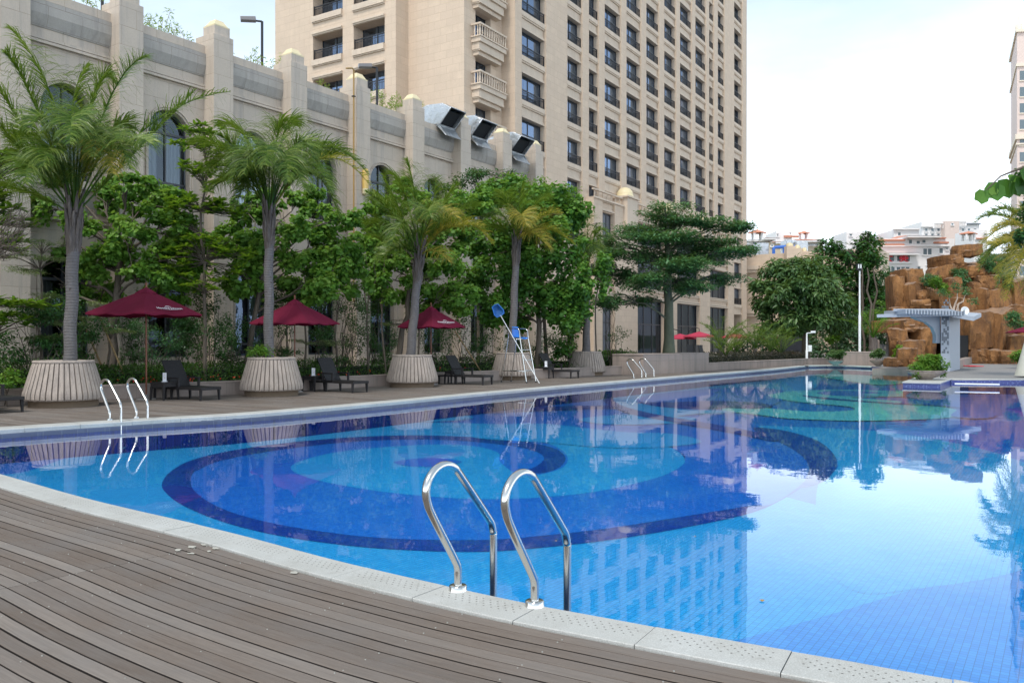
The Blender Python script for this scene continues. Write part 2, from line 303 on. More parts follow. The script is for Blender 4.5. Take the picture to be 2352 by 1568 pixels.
L_palm=leafmat('palm_leaflet',(.035,.095,.012),(.115,.205,.025),(.30,.37,.075),.38,.34)
L_palmy=leafmat('yellowing_palm_leaflet',(.14,.18,.025),(.38,.33,.04),(.60,.42,.07),.42,.4)
L_bamb=leafmat('bamboo_leaf',(.12,.22,.03),(.26,.38,.06),(.4,.5,.12),.45)
L_far=leafmat('far_foliage',(.015,.05,.02),(.035,.095,.035),(.08,.16,.05),.15)
M_flower=plain('red_petals',(.7,.03,.02),.6); 
n=NT('orange_brown_rock'); o=n.tc(); f=n.noise(n.map(o,(1,1,.5)),.9,7,.7,.3); f2=n.noise(n.map(o,(1.5,1.5,.25)),1.5,6,.7,.6); f3=n.noise(o,7,6,.75)
c=n.ramp(f,[(.25,(.07,.032,.014)),(.45,(.20,.088,.027)),(.6,(.33,.155,.05)),(.8,(.22,.12,.062))]); c=n.mix(n.ramp(f2,[(.48,(0,0,0)),(.64,(.7,)*3)]),c,(.045,.028,.020)); c=n.mix(n.ramp(f3,[(.4,(0,0,0)),(.9,(.35,)*3)]),c,(.32,.17,.08))
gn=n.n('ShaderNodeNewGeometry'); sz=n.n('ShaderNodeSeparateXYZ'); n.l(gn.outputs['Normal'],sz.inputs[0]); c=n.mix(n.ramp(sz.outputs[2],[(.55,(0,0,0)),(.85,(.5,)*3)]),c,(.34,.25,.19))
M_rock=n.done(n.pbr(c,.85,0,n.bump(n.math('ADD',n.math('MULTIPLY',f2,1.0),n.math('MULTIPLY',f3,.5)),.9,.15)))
n=NT('orange_roof_tiles'); w=n.n('ShaderNodeTexWave',wave_type='BANDS',bands_direction='X'); n.l(n.tc('UV'),w.inputs[0]); w.inputs['Scale'].default_value=1.6; f=n.noise(n.tc(),.8,4)
M_roof=n.done(n.pbr(n.mix(f,(.50,.19,.115),(.64,.29,.19)),.8,0,n.bump(w.outputs['Fac'],.5,.06)))  # tile colours paled to stand in for haze over the distant houses
M_hwall=plain('white_house_render',(.80,.77,.76),.7,0,.06,.5,0); M_hwin=plain('far_window',(.13,.17,.19),.25,0,.3,.4,0); M_beige=plain('beige_render',(.52,.43,.32),.8,0,.1,.5,0)
M_rwall=plain('pink_cream_render',(.66,.53,.47),.75,0,.05,.5,0); M_rtrim=plain('cream_trim',(.72,.62,.5),.75,0,.05,.5,0)
M_red=plain('red_sign_paint',(.65,.02,.04),.5); M_mural=plain('grey_mosaic_blocks',(.13,.15,.18),.5); M_pavil=plain('pale_blue_grey_paint',(.36,.40,.46),.5,0,.08,3)
M_leafy=plain('fallen_leaf',(.38,.22,.05),.8,0,.3,30)
# ================================================================= camera, sky, sun
cam=bpy.data.cameras.new('camera'); co=bpy.data.objects.new('camera',cam); COL.objects.link(co)
co.location=(0,0,CH); co.rotation_euler=(R(90),0,0); cam.sensor_width=36; cam.lens=36*F0/2352; cam.clip_end=3000; cam.clip_start=.05
bpy.context.scene.camera=co
SUN_EL,SUN_AZ=R(58),R(205)                    # high, behind the camera and a little to the left
sl=bpy.data.lights.new('sun','SUN'); sl.energy=1.5; sl.angle=R(14); sl.color=(1,.955,.89); so=bpy.data.objects.new('sun',sl); COL.objects.link(so)
sd=Vector((math.sin(SUN_AZ)*math.cos(SUN_EL),math.cos(SUN_AZ)*math.cos(SUN_EL),math.sin(SUN_EL))); so.rotation_euler=sd.to_track_quat('Z','Y').to_euler()
W=bpy.data.worlds.new('World'); bpy.context.scene.world=W; W.use_nodes=True; t=W.node_tree; t.nodes.clear()
sk=t.nodes.new('ShaderNodeTexSky'); sk.sky_type='NISHITA'; sk.sun_disc=False; sk.sun_elevation=SUN_EL; sk.sun_rotation=SUN_AZ; sk.dust_density=3; sk.air_density=1.0
tc=t.nodes.new('ShaderNodeTexCoord'); mp=t.nodes.new('ShaderNodeMapping'); mp.inputs['Scale'].default_value=(1,1,2.6); t.links.new(tc.outputs['Generated'],mp.inputs[0])
nz=t.nodes.new('ShaderNodeTexNoise'); nz.inputs['Scale'].default_value=1.9; nz.inputs['Detail'].default_value=6; nz.inputs['Roughness'].default_value=.58; t.links.new(mp.outputs[0],nz.inputs[0])
cr=t.nodes.new('ShaderNodeValToRGB'); cr.color_ramp.elements[0].position=.30; cr.color_ramp.elements[0].color=(.45,.45,.45,1); cr.color_ramp.elements[1].position=.62; cr.color_ramp.elements[1].color=(.9,.9,.9,1); t.links.new(nz.outputs['Fac'],cr.inputs[0])
# cloud veil: thicker and brighter low down
sp=t.nodes.new('ShaderNodeSeparateXYZ'); t.links.new(tc.outputs['Generated'],sp.inputs[0])
vr=t.nodes.new('ShaderNodeValToRGB'); vr.color_ramp.elements[0].position=.0; vr.color_ramp.elements[0].color=(1,1,1,1); vr.color_ramp.elements[1].position=.43; vr.color_ramp.elements[1].color=(.235,.27,.29,1); t.links.new(sp.outputs[2],vr.inputs[0])
ml=t.nodes.new('ShaderNodeMix'); ml.data_type='RGBA'; ml.blend_type='LIGHTEN'; ml.inputs[0].default_value=1; 
vr2=t.nodes.new('ShaderNodeValToRGB'); vr2.color_ramp.elements[0].position=.08; vr2.color_ramp.elements[0].color=(1,1,1,1); vr2.color_ramp.elements[1].position=.34; vr2.color_ramp.elements[1].color=(.15,.15,.15,1); t.links.new(sp.outputs[2],vr2.inputs[0])
t.links.new(cr.outputs[0],ml.inputs[6]); t.links.new(vr2.outputs[0],ml.inputs[7])
mc=t.nodes.new('ShaderNodeMix'); mc.data_type='RGBA'; mc.blend_type='MULTIPLY'; mc.inputs[0].default_value=1; mc.inputs[6].default_value=(CLOUD*.88,CLOUD*.97,CLOUD*1.07,1); t.links.new(vr.outputs[0],mc.inputs[7])
mx=t.nodes.new('ShaderNodeMix'); mx.data_type='RGBA'; t.links.new(ml.outputs[2],mx.inputs[0]); t.links.new(sk.outputs[0],mx.inputs[6]); t.links.new(mc.outputs[2],mx.inputs[7])
bg=t.nodes.new('ShaderNodeBackground'); bg.inputs[1].default_value=.12; t.links.new(mx.outputs[2],bg.inputs[0]); wo=t.nodes.new('ShaderNodeOutputWorld'); t.links.new(bg.outputs[0],wo.inputs[0])
sc=bpy.context.scene; sc.view_settings.view_transform='Standard'; sc.view_settings.look='None'; sc.view_settings.exposure=EXPO; sc.view_settings.gamma=1
sc.cycles.max_bounces=8; sc.cycles.transparent_max_bounces=16; sc.cycles.diffuse_bounces=3; sc.cycles.glossy_bounces=3; sc.cycles.use_denoising=True
# ================================================================= pool, rim and decks
def catmull(pts,step):
    pts=[Vector(p) for p in pts]; out=[]
    ext=[pts[0]*2-pts[1]]+pts+[pts[-1]*2-pts[-2]]
    for i in range(1,len(ext)-2):
        a,b,c,d=ext[i-1:i+3]; n=max(1,int((c-b).length/step))
        for k in range(n):
            t_=k/n; out.append(.5*((2*b)+(c-a)*t_+(2*a-5*b+4*c-d)*t_*t_+(3*b-a-3*c+d)*t_**3))
    out.append(pts[-1]); return out
near_px=[(0,1086),(210,1144.6),(522,1218),(791,1288.6),(1148,1369),(1405,1417.6),(1675,1466.6),(1989,1520),(2214,1560)]
near=[G(*p) for p in near_px]
near=[Vector((-9.75,12.75,0))]+near+[near[-1]+Vector((2.2,-1.15,0)),near[-1]+Vector((5.2,-2.2,0))]
nearc=catmull(near,.115)
far_px=[(0,985),(330,964),(574,949.6),(870,925),(1148,899),(1400,877.5),(1600,861),(1780,846.5),(1850,839.5)]
left=[Vector((-9.75,12.75,0))]+[G(*p) for p in far_px]
leftc=catmull(left,.3)
farc=[G(1858,838.6),G(1900,837.8),G(1947,838.6),G(2003,840.5)]
NF=G(1147,1369); 
def offset(curve,w):
    out=[]
    for i,p in enumerate(curve):
        t_=(curve[min(i+1,len(curve)-1)]-curve[max(i-1,0)]).normalized(); out.append(p+Vector((t_.y,-t_.x,0))*w)
    return out
def arclen(c):
    L=[0]
    for a,b in zip(c,c[1:]): L.append(L[-1]+(b-a).length)
    return L
def at_len(c,L,s):
    s=max(0,min(L[-1],s))
    for i in range(len(L)-1):
        if s<=L[i+1]: 
            t_=(s-L[i])/(L[i+1]-L[i]+1e-9); return c[i].lerp(c[i+1],t_)
    return c[-1]
def coping(name,curve,side,width,L0,stone_len,mat,phase=0.,zt=0.):
    """rounded-edge stones laid along the curve; uv in metres along and across"""
    out=offset(curve,width*side); La=arclen(curve); tot=La[-1]; vs=[];fs=[];uvs=[]
    prof=[(0.0,-.085),(-.004,-.022),(.004,-.006),(.018,0),(width-.004,0),(width,-.004),(width,-.05)]
    k=int(math.floor((0-phase)/stone_len)); s0=phase+k*stone_len
    while s0<tot:
        a=max(0,s0+.0025); b=min(tot,s0+stone_len-.0025); s0+=stone_len
        if b-a<.02: continue
        m=max(2,int((b-a)/.12)+1); rings=[]
        dz=random.uniform(-.0015,.0015)
        for i in range(m):
            s=a+(b-a)*i/(m-1); p=at_len(curve,La,s); q=at_len(out,La,s)
            # outer point by interpolation along the same index so joints stay radial
            dirn=(q-p).normalized() if (q-p).length>1e-6 else Vector((0,-1,0))
            rings.append([(p+dirn*o_+Vector((0,0,z_+zt+dz)),(s-phase,o_)) for o_,z_ in prof])
        base=len(vs); np_=len(prof)
        for r_ in rings:
            for pnt,uv in r_: vs.append(tuple(pnt)); uvs.append(uv)
        for i in range(m-1):
            for j in range(np_-1):
                f=(base+i*np_+j,base+(i+1)*np_+j,base+(i+1)*np_+j+1,base+i*np_+j+1); fs.append(f if side>0 else f[::-1])
        fs.append(tuple(base+j for j in range(np_))); fs.append(tuple(base+(m-1)*np_+j for j in range(np_))[::-1])
    me=bpy.data.meshes.new(name); me.from_pydata(vs,[],fs); me.materials.append(mat)
    bm=bmesh.new(); bm.from_mesh(me); bmesh.ops.recalc_face_normals(bm,faces=bm.faces); bm.to_mesh(me); bm.free()
    ul=me.uv_layers.new(name='UVMap'); lv=np.empty(len(me.loops),int); me.loops.foreach_get('vertex_index',lv); ul.data.foreach_set('uv',np.array(uvs)[lv].ravel())
    o=bpy.data.objects.new(name,me); COL.objects.link(o); tag(o,kind='structure'); return o
# make near curve outward offset map one to one (same number of points)
Ln=arclen(nearc)
def out_len(curve,w): return offset(curve,w)
# stone phase so that a joint falls just left of the ladder
jn=min(range(len(nearc)),key=lambda i:(nearc[i]-G(1240,1385)).length); PH=Ln[jn]%.69
coping('pool_coping',nearc,1,.315,0,.69,M_coping,PH)
Ll=arclen(leftc)
coping('pool_coping',[p for p in leftc],-1,.42,0,.9,M_coping,.3)
# pool outline for water and floor
rside=[G(2352,870.5)+Vector((7,0.2,0)),Vector((25,18,0)),Vector((16,2,0)),Vector((8.5,-.8,0))]
plat1=[(2003,846),(2110,848)]; 
right_edge=[G(2185,870.5),G(2352,870.5)]
PLa,PLb,PLc,PLd=G(2074,877),G(2160,879),G(2186,869.6),G(2102,867.4)
poly=[Vector(p) for p in leftc]+farc+[G(2100,850),PLd,PLc]+[right_edge[1]]+rside[:]+[p for p in nearc[::-1]][:-1]
m=MB(); m.add([(p.x,p.y,ZW) for p in poly],[tuple(range(len(poly)))]); 
wt=m.build('water',M_water,fixn=False); tag(wt,kind='structure')
if wt.data.polygons[0].normal.z<0: wt.data.flip_normals()
# walls: tile band at the waterline and wall below
def wall_strip(name,pts,z0,z1,mat,closed=False):
    m=MB(); vs=[];fs=[]
    for p in pts: vs+= [(p.x,p.y,z0),(p.x,p.y,z1)]
    for i in range(len(pts)-1): fs.append((2*i,2*i+2,2*i+3,2*i+1))
    m.add(vs,fs); o=m.build(name,mat,fixn=False); 
    return tag(o,kind='structure')
wall_strip('pool_wall',leftc+farc,ZW-.01,-.08,M_wline2)
wall_strip('pool_wall',leftc+farc,ZF-.1,ZW-.01,T_navy)
wall_strip('pool_wall',[G(2003,840.5),G(2100,850),PLd,PLc,right_edge[0],right_edge[1]]+rside,ZF-.1,-.045,M_wline)
wall_strip('pool_wall',nearc,ZF-.1,-.08,M_wline2)
# mosaic floor: each colour field is a thin sheet on the screed
def c7(x,y): return (1722.7+x/3.0337,459.4+y/3.0337)
def c6(x,y): return (1148.4+x/3.0337,488.1+y/3.0337)
def c4(x,y): return ((2600+x/1.274)/1.7415,(1500+y/1.274)/1.7415)
flo=MB(); lay=[0]
TM=[T_deep,T_mid,T_light,T_navy,T_teal,T_patch]
def field(pts,mi,smooth=True,conv=None):
    if conv: pts=[conv(*p) for p in pts]
    z=ZF+.0013*lay[0]; lay[0]+=1
    q=[G(x,y,z) for x,y in pts]
    if smooth:
        n=len(q); out=[]
        for i in range(n):
            a,b,c,d=q[i-1],q[i],q[(i+1)%n],q[(i+2)%n]
            for k in range(6):
                t_=k/6; out.append(.5*((2*b)+(c-a)*t_+(2*a-5*b+4*c-d)*t_*t_+(3*b-a-3*c+d)*t_**3))
        q=out
    # orient upward
    ar=sum(q[i-1].x*q[i].y-q[i].x*q[i-1].y for i in range(len(q)))
    if ar<0: q=q[::-1]
    flo.add(q,[tuple(range(len(q)))],mi=mi)
field([(-900,1900),(2900,1900),(3600,900),(2352,845),(1880,832),(1200,860),(-600,960)],0,False)
field([(-300,1130),(-60,1096),(60,1082),(160,1050),(320,1014),(520,988),(760,974),(1000,970),(1230,978),(1420,996),(1530,1022),(1573,1054),(1640,1100),(1715,1130),(1800,1140),(1960,1180),(2300,1250),(2800,1350),(2800,1750),(1200,1760),(-300,1760)],2)
field([(1560,1500),(1690,1470),(1900,1412),(2100,1352),(2320,1275),(2700,1140),(3300,1300),(3000,1780),(1600,1780)],5,False)
# light field right of the dark arc
field([(1741,978),(1900,983),(2034,992),(2200,1018),(2349,1060),(2600,1160),(2400,1290),(2100,1352),(1950,1350),(1880,1250),(1880,1110),(1925,1070),(1900,1030),(1830,1000)],2)
NO=[(1200,1085),(1250,1085),(1288,1070),(1298,1048),(1270,1028),(1200,1013),(1100,1004),(960,999),(820,1003),(680,1014),(550,1031),(450,1053),(395,1080),(372,1110),(385,1135),(430,1165),(520,1200),(640,1229),(800,1252),(950,1263),(1110,1266),(1250,1256),(1400,1239),(1560,1213),(1715,1182),(1830,1145),(1895,1105),(1922,1068),(1905,1035),(1850,1005),(1740,980),(1650,985),(1500,1000),(1400,1040)]
field([(372,1110),(385,1135),(430,1165),(520,1200),(640,1229),(800,1252),(950,1263),(1110,1266),(1250,1256),(1400,1239),(1560,1213),(1715,1180),(1790,1150),(1850,1110),(1850,1080),(1700,1060),(1400,1020),(1200,1013),(1100,1004),(960,999),(820,1003),(680,1014),(550,1031),(450,1053),(395,1080)],3)
field([(438,1106),(452,1132),(505,1165),(600,1195),(740,1220),(900,1236),(1110,1239),(1250,1229),(1400,1212),(1560,1187),(1715,1162),(1785,1151),(1860,1090),(1858,1050),(1800,1015),(1735,985),(1650,980),(1540,1000),(1573,1054),(1450,1030),(1330,1012),(1230,1008),(1100,1008),(960,1008),(820,1012),(700,1024),(600,1038),(500,1058),(450,1080)],1)
field([(668,1072),(700,1055),(780,1037),(900,1025),(1020,1020),(1100,1026),(1145,1040),(1150,1062),(1205,1092),(1290,1074),(1302,1045),(1265,1020),(1200,1006),(1100,998),(1000,990),(1150,976),(1300,984),(1420,996),(1530,1024),(1573,1054),(1545,1082),(1470,1107),(1350,1131),(1200,1144),(1060,1144),(900,1131),(760,1109),(690,1090)],2)
field([(1200,1085),(1250,1085),(1288,1070),(1298,1048),(1270,1028),(1200,1013),(1100,1004),(960,999),(820,1003),(680,1014),(550,1031),(450,1053),(400,1078),(445,1082),(500,1059),(600,1039),(700,1025),(820,1013),(960,1008.5),(1060,1012),(1130,1018),(1190,1026),(1230,1036),(1248,1047),(1247,1058),(1226,1073),(1197,1083)],3)
field([(1735,981),(1800,988),(1870,1008),(1910,1036),(1922,1066),(1905,1094),(1880,1110),(1840,1118),(1850,1100),(1858,1070),(1838,1043),(1795,1017),(1740,993)],3)
field([(905,1060),(960,1052),(1020,1052),(1060,1060),(1010,1070),(940,1070)],1)
# patches near the left bank
field([(850,955),(905,945),(1000,943),(1060,950),(1085,960),(1000,968),(900,966)],2)
field([(1330,962),(1430,952),(1550,955),(1600,962),(1540,972),(1400,974)],2)
field([(-100,1003),(60,1003),(250,985),(560,965),(850,952),(1148,937),(1400,930),(1600,928),(1590,934),(1400,938),(1148,947),(850,964),(560,980),(250,1004),(60,1030),(-100,1060)],3)
# left middle spiral
field([(0,1480),(300,1470),(600,1500),(900,1530),(1200,1540),(1400,1600),(900,1640),(300,1600),(-200,1560)],2,conv=c6)
field([(700,1290),(740,1245),(850,1215),(1100,1180),(1500,1150),(1900,1120),(2200,1110),(2200,1220),(1900,1300),(1890,1345),(1700,1390),(1400,1400),(1150,1420),(950,1390),(780,1330)],2,conv=c6)
field([(715,1280),(750,1245),(840,1220),(950,1205),(1080,1200),(900,1225),(820,1245),(792,1280),(800,1315),(870,1350),(1000,1385),(1200,1425),(1450,1465),(1700,1510),(1916,1560),(1900,1590),(1650,1540),(1400,1495),(1100,1440),(900,1400),(770,1345),(718,1305)],3,conv=c6)
field([(950,1300),(1050,1270),(1250,1245),(1500,1225),(1800,1215),(2000,1250),(1890,1345),(1600,1375),(1300,1370),(1100,1345),(980,1325)],1,conv=c6)
field([(960,1320),(1200,1320),(1500,1310),(1750,1322),(1890,1340),(1840,1362),(1500,1372),(1200,1360),(1050,1342)],3,conv=c6)
# teal shapes far right
field([(100,1500),(300,1522),(700,1536),(1000,1532),(1300,1522),(1440,1504),(1466,1480),(1400,1450),(1200,1425),(1000,1412),(700,1392),(500,1370),(380,1350),(160,1350),(140,1368),(300,1400),(500,1420),(700,1440),(700,1465),(400,1470),(0,1440),(-200,1460)],4,conv=c7)
field([(150,1362),(220,1338),(350,1326),(600,1320),(900,1325),(1100,1335),(1168,1350),(1100,1366),(900,1370),(700,1375),(1000,1395),(1050,1412),(900,1412),(700,1398),(500,1385),(300,1385)],4,conv=c7)
field([(470,1340),(560,1328),(750,1328),(900,1340),(1000,1352),(850,1366),(650,1364),(500,1352)],0,conv=c7)
field([(780,1352),(900,1345),(1050,1352),(950,1362),(830,1360)],4,conv=c7)
field([(375,1358),(500,1372),(700,1390),(1000,1412),(1300,1428),(1500,1448),(1300,1436),(1000,1420),(700,1400),(500,1384),(380,1368)],3,conv=c7)
field([(450,1215),(600,1200),(800,1208),(1100,1240),(1080,1272),(900,1286),(700,1262),(520,1235)],4,conv=c7)
field([(-100,1405),(40,1408),(150,1432),(60,1452),(-150,1448),(-400,1440),(-400,1415)],3,conv=c7)
field([(0,1180),(150,1200),(240,1218),(150,1240),(-100,1250),(-300,1240),(-300,1200)],2,conv=c7)
field([(1500,1440),(1650,1445),(1720,1470),(1700,1510),(1560,1520),(1400,1500)],1,conv=c7)
fo=flo.build('pool_floor',TM,fixn=False); tag(fo,kind='structure')
# submerged black lane drain grate near left bank
# ---- decks
def tone_attr(me,vals,domain='FACE'):
    a=me.attributes.new('rnd','FLOAT',domain); a.data.foreach_set('value',np.asarray(vals,dtype=np.float32))
def boards_curved(name,curve,w0,nb,pitch,side=1,zt=-.012):
    La=arclen(curve); vs=[];fs=[];rn=[];uv=[];mi_=[]
    offs=w0
    for b in range(nb):
        g=random.uniform(.008,.016); w=pitch-g; a=offs; offs+=pitch
        ci=offset(curve,a*side); cj=offset(curve,(a+w)*side)
        s=0; r0=random.random()
        cut=[i for i in range(len(curve))]
        # butt joints: every 3.6 m on one common line per pair of joists
        rr=random.random(); dz=random.uniform(-.0025,.0025)
        JO=[0,JIDX,len(curve)-1]
        for j0,j1 in zip(JO,JO[1:]):
            rr=random.random(); sel=list(range(j0,j1+1,3)); 
            if sel[-1]!=j1: sel.append(j1)
            base=len(vs)
            for q,i in enumerate(sel):
                e=0.0
                p,c=ci[i],cj[i]
                if q==0 and j0>0: tt=(ci[i+1]-ci[i]).normalized()*.002; p=p+tt;c=c+tt
                if q==len(sel)-1 and j1<len(curve)-1: tt=(ci[i]-ci[i-1]).normalized()*.002; p=p-tt;c=c-tt
                z=zt+dz
                vs+=[(p.x,p.y,z-.016),(p.x,p.y,z-.003),(p.x+(c.x-p.x)*.035,p.y+(c.y-p.y)*.035,z),(c.x+(p.x-c.x)*.035,c.y+(p.y-c.y)*.035,z),(c.x,c.y,z-.003),(c.x,c.y,z-.03)]
                uv+=[(La[i],a+k) for k in (0,0,.004,w-.004,w,w)]
            for q in range(len(sel)-1):
                for k in range(5):
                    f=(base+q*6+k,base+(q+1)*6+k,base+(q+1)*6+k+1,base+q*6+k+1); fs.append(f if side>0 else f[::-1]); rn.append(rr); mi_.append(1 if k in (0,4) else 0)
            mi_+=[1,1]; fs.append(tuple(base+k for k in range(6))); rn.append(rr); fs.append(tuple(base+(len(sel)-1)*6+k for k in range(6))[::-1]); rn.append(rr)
    me=bpy.data.meshes.new(name); me.from_pydata(vs,[],fs); me.materials.append(M_deck); me.materials.append(M_deckedge); me.polygons.foreach_set('material_index',mi_); tone_attr(me,rn)
    ul=me.uv_layers.new(name='UVMap'); lv=np.empty(len(me.loops),int); me.loops.foreach_get('vertex_index',lv); ul.data.foreach_set('uv',np.array(uv)[lv].ravel())
    o=bpy.data.objects.new(name,me); COL.objects.link(o); return tag(o,kind='structure')
jt=G(500,1245,-.01); JIDX=min(range(len(nearc)),key=lambda i:(nearc[i]-(jt+Vector((.25,.3,0)))).length)
# extend the curve for the deck so that it fills the left corner
decurve=nearc
boards_curved('wooden_deck',decurve,.33,64,.097)
# scrapes of white residue and screw heads on the near deck
sc_=MB()
dc=offset(nearc,.33); Ld=Ln
for row_s in [JO_ for JO_ in [Ln[JIDX]-.06,Ln[JIDX]+.06]]+[Ln[JIDX]+k*.62 for k in range(-4,14) if k]:
    for b in range(0,40):
        if random.random()<.35: continue
        i=min(range(len(Ln)),key=lambda i:abs(Ln[i]-row_s)); c=offset_pt=None
        t_=(nearc[min(i+1,len(nearc)-1)]-nearc[i-1]).normalized(); nrm=Vector((t_.y,-t_.x,0))
        c=nearc[i]+nrm*(.33+.097*b+random.choice([.02,.075]))+t_*random.uniform(-.012,.012)
        if (c.x**2+c.y**2)**.5<1.5: continue
        sc_.lathe([(.0001,.0012),(.0045,.001),(.005,-.004)],(c.x,c.y,-.0095),8)
so_=sc_.build('deck_screws',plain('screw_heads',(.30,.29,.26),.45,.5)); tag(so_,kind='structure')
pt_=MB()
for (x,y,w,h) in [(408,1262,22,4),(440,1255,26,4.5),(468,1250,16,3.5),(438,1270,26,3),(495,1258,20,4),(676,1314,24,4.5),(262,1181,12,2),(480,1265,12,3),(148,1163,9,1.8)]:
    q=[]
    for k in range(14):
        a=2*PI*k/14; rr=random.uniform(.55,1); q.append(G(x+w/2*rr*math.cos(a),y+h*rr*math.sin(a)*.8-w*.0*math.cos(a),-.0075))
    pt_.add(q[::-1],[tuple(range(14))])
po=pt_.build('glue_stains',plain('dried_glue',(.40,.38,.33),.9,0,.3,60),fixn=False); tag(po,kind='structure')
# far (left bank) deck: straight boards across the bank
def bank_deck(name,F,outline_in,outline_out,pitch,zt):
    """boards run across (along F.n) between two polylines given as functions v(s)"""
    vs=[];fs=[];rn=[];uv=[]; s=F0s
    while s<F1s:
        w=pitch-random.uniform(.004,.010); v1=outline_in(s); v0=outline_out(s); rr=random.random(); n=3
        cuts=[v0]+sorted(v0+(v1-v0)*q+(.3 if int(s/pitch)%2 else 0) for q in (.33,.66))+[v1]
        for a,b in zip(cuts,cuts[1:]):
            rr=random.random(); base=len(vs)
            for (ss,vv) in ((s,a+.003),(s+w,a+.003),(s+w,b),(s,b)): p=F.pt(ss,vv,zt); vs.append(tuple(p)); uv.append((vv,ss))
            for (ss,vv) in ((s,a+.003),(s+w,a+.003),(s+w,b),(s,b)): p=F.pt(ss,vv,zt-.03); vs.append(tuple(p)); uv.append((vv,ss))
            fs+=[(base+3,base+2,base+1,base),(base,base+1,base+5,base+4),(base+2,base+3,base+7,base+6)]; rn+=[rr]*3
        s+=pitch
    me=bpy.data.meshes.new(name); me.from_pydata(vs,[],fs); me.materials.append(M_deck); 
    bm=bmesh.new(); bm.from_mesh(me); 
    for f in bm.faces:
        if len(f.verts)==4 and abs(f.normal.z)>.9 and f.normal.z<0: f.normal_flip()
    bm.to_mesh(me); bm.free(); tone_attr(me,rn)
    ul=me.uv_layers.new(name='UVMap'); lv=np.empty(len(me.loops),int); me.loops.foreach_get('vertex_index',lv); ul.data.foreach_set('uv',np.array(uv)[lv].ravel())
    o=bpy.data.objects.new(name,me); COL.objects.link(o); return tag(o,kind='structure')
def sv(p): return (p.dot(FB.u),p.dot(FB.n))
lcs=[sv(p) for p in leftc]
def interp(tab,s):
    if s<=tab[0][0]: return tab[0][1]
    for a,b in zip(tab,tab[1:]):
        if a[0]<=s<=b[0] and b[0]>a[0]: return a[1]+(b[1]-a[1])*(s-a[0])/(b[0]-a[0])
    return tab[-1][1]
lin=sorted(lcs)
F0s,F1s=-6.0,54.0
gw_px=[(-260,955),(0,932),(300,915),(540,905),(860,887),(1040,877.5),(1250,868),(1402,860.5),(1478,857)]   # foot of the low garden wall
gwp=[G(*p) for p in gw_px]; gws=sorted(sv(p) for p in gwp)
def vin(s):
    if s<lin[0][0]: return -14.5-(lin[0][0]-s)*.0
    return interp(lin,s)-.43
bank_deck('wooden_deck',FB,vin,lambda s: interp(gws,s)-.02 if s<40 else -17.6,.1,-.012)
# base slabs below decks / surroundings
m=MB(); m.add([(-400,-200,-1.3),(400,-200,-1.3),(400,900,-1.3),(-400,900,-1.3)],[(0,1,2,3)]); g=m.build('ground',M_ground,fixn=False); tag(g,kind='structure')
# solid bed under near deck
m=MB(); o1=offset(nearc,.30); pl=[p for p in o1]+[Vector((14,-9,0)),Vector((-22,-9,0)),Vector((-22,9,0)),Vector((-13,14,0))]
m.add([(p.x,p.y,-.30) for p in pl][::-1],[tuple(range(len(pl)))]); g=m.build('deck_bed',M_dark,fixn=False); tag(g,kind='structure')
if g.data.polygons[0].normal.z<0: g.data.flip_normals()
m=MB(); pl=[FB.pt(-8,-14.6,0)]+[FB.pt(s,vin(s)+.05,0) for s in np.linspace(F0s,F1s,40)]+[FB.pt(56,-60,0),FB.pt(-30,-60,0),FB.pt(-30,-14.6,0)]
m.add([(p.x,p.y,-.10) for p in pl],[tuple(range(len(pl)))]); g=m.build('garden_ground',M_soil,fixn=False); tag(g,kind='structure')
if g.data.polygons[0].normal.z<0: g.data.flip_normals()
# ---- paving beyond the pool
m=MB(); pl=[gwp[-1]+Vector((0,.4,0))]+[leftc[i]+Vector((-.35,.30,0)) for i in range(len(leftc)) if leftc[i].y>38]+[p+Vector((0,.3,0)) for p in farc[1:]]+[G(2100,848.5),PLd+Vector((0,.05,0)),PLc+Vector((.05,.05,0)),right_edge[1]+Vector((0,.25,0)),right_edge[1]+Vector((30,.25,0)),Vector((150,30,0)),Vector((150,260,0)),Vector((-60,260,0)),FB.pt(42,-24,0)]
m.add([(p.x,p.y,-.03) for p in pl],[tuple(range(len(pl)))]); g=m.build('paving',M_pave,fixn=False); tag(g,kind='structure')
if g.data.polygons[0].normal.z<0: g.data.flip_normals()
# coping of the far end and right side
coping('pool_coping',[G(1858,838.6),G(1900,837.8),G(1947,838.6),G(2000,840.5)],-1,.42,0,.9,M_coping)
coping('pool_coping',[PLc+Vector((-.02,0,0)),right_edge[1],right_edge[1]+Vector((7,.2,0))],-1,.42,0,.9,M_coping)
# jetty block with flat top at the far end, and square platform for the big bowl
m=MB(); a,b=G(2003,846.5),G(2102,849); d=(b-a).normalized(); w=Vector((d.y*-1,d.x,0))*-1
if w.y<0: w=-w
q=[a,b,b+w*6,a+w*6]; m.prism([(p.x,p.y) for p in q],-.6,.03); pf=m.build('stone_platform',M_wallst,origin=a,bev=.015)
tag(pf,'low pale stone platform jutting into the far end of the pool','platform')
m=MB(); q=[PLa,PLb,PLc,PLd]; m.prism([(p.x,p.y) for p in q],-.6,-.04,mi=0); pf=m.build('tiled_platform',[M_wline],origin=PLa)
tag(pf,'square blue tiled platform under the big plant bowl','platform')
c_=(PLa+PLb+PLc+PLd)/4
m=MB(); m.prism([((p.x-c_.x)*1.03+c_.x,(p.y-c_.y)*1.03+c_.y) for p in q],-.04,.012); m.build('stone_top',M_coping,pf,bev=.01)
m=MB(); m.tube([G(2186,879.5,-.0)+Vector((0,-.2,0)),G(2288,881,0)+Vector((0,-.2,0))],.03,8); 
pp=m.build('handrail_pipe',M_white,origin=G(2186,879.5)); pp.location.z-=.02; tag(pp,'white horizontal pipe fixed along the blue tiled pool wall on the right','pipe')
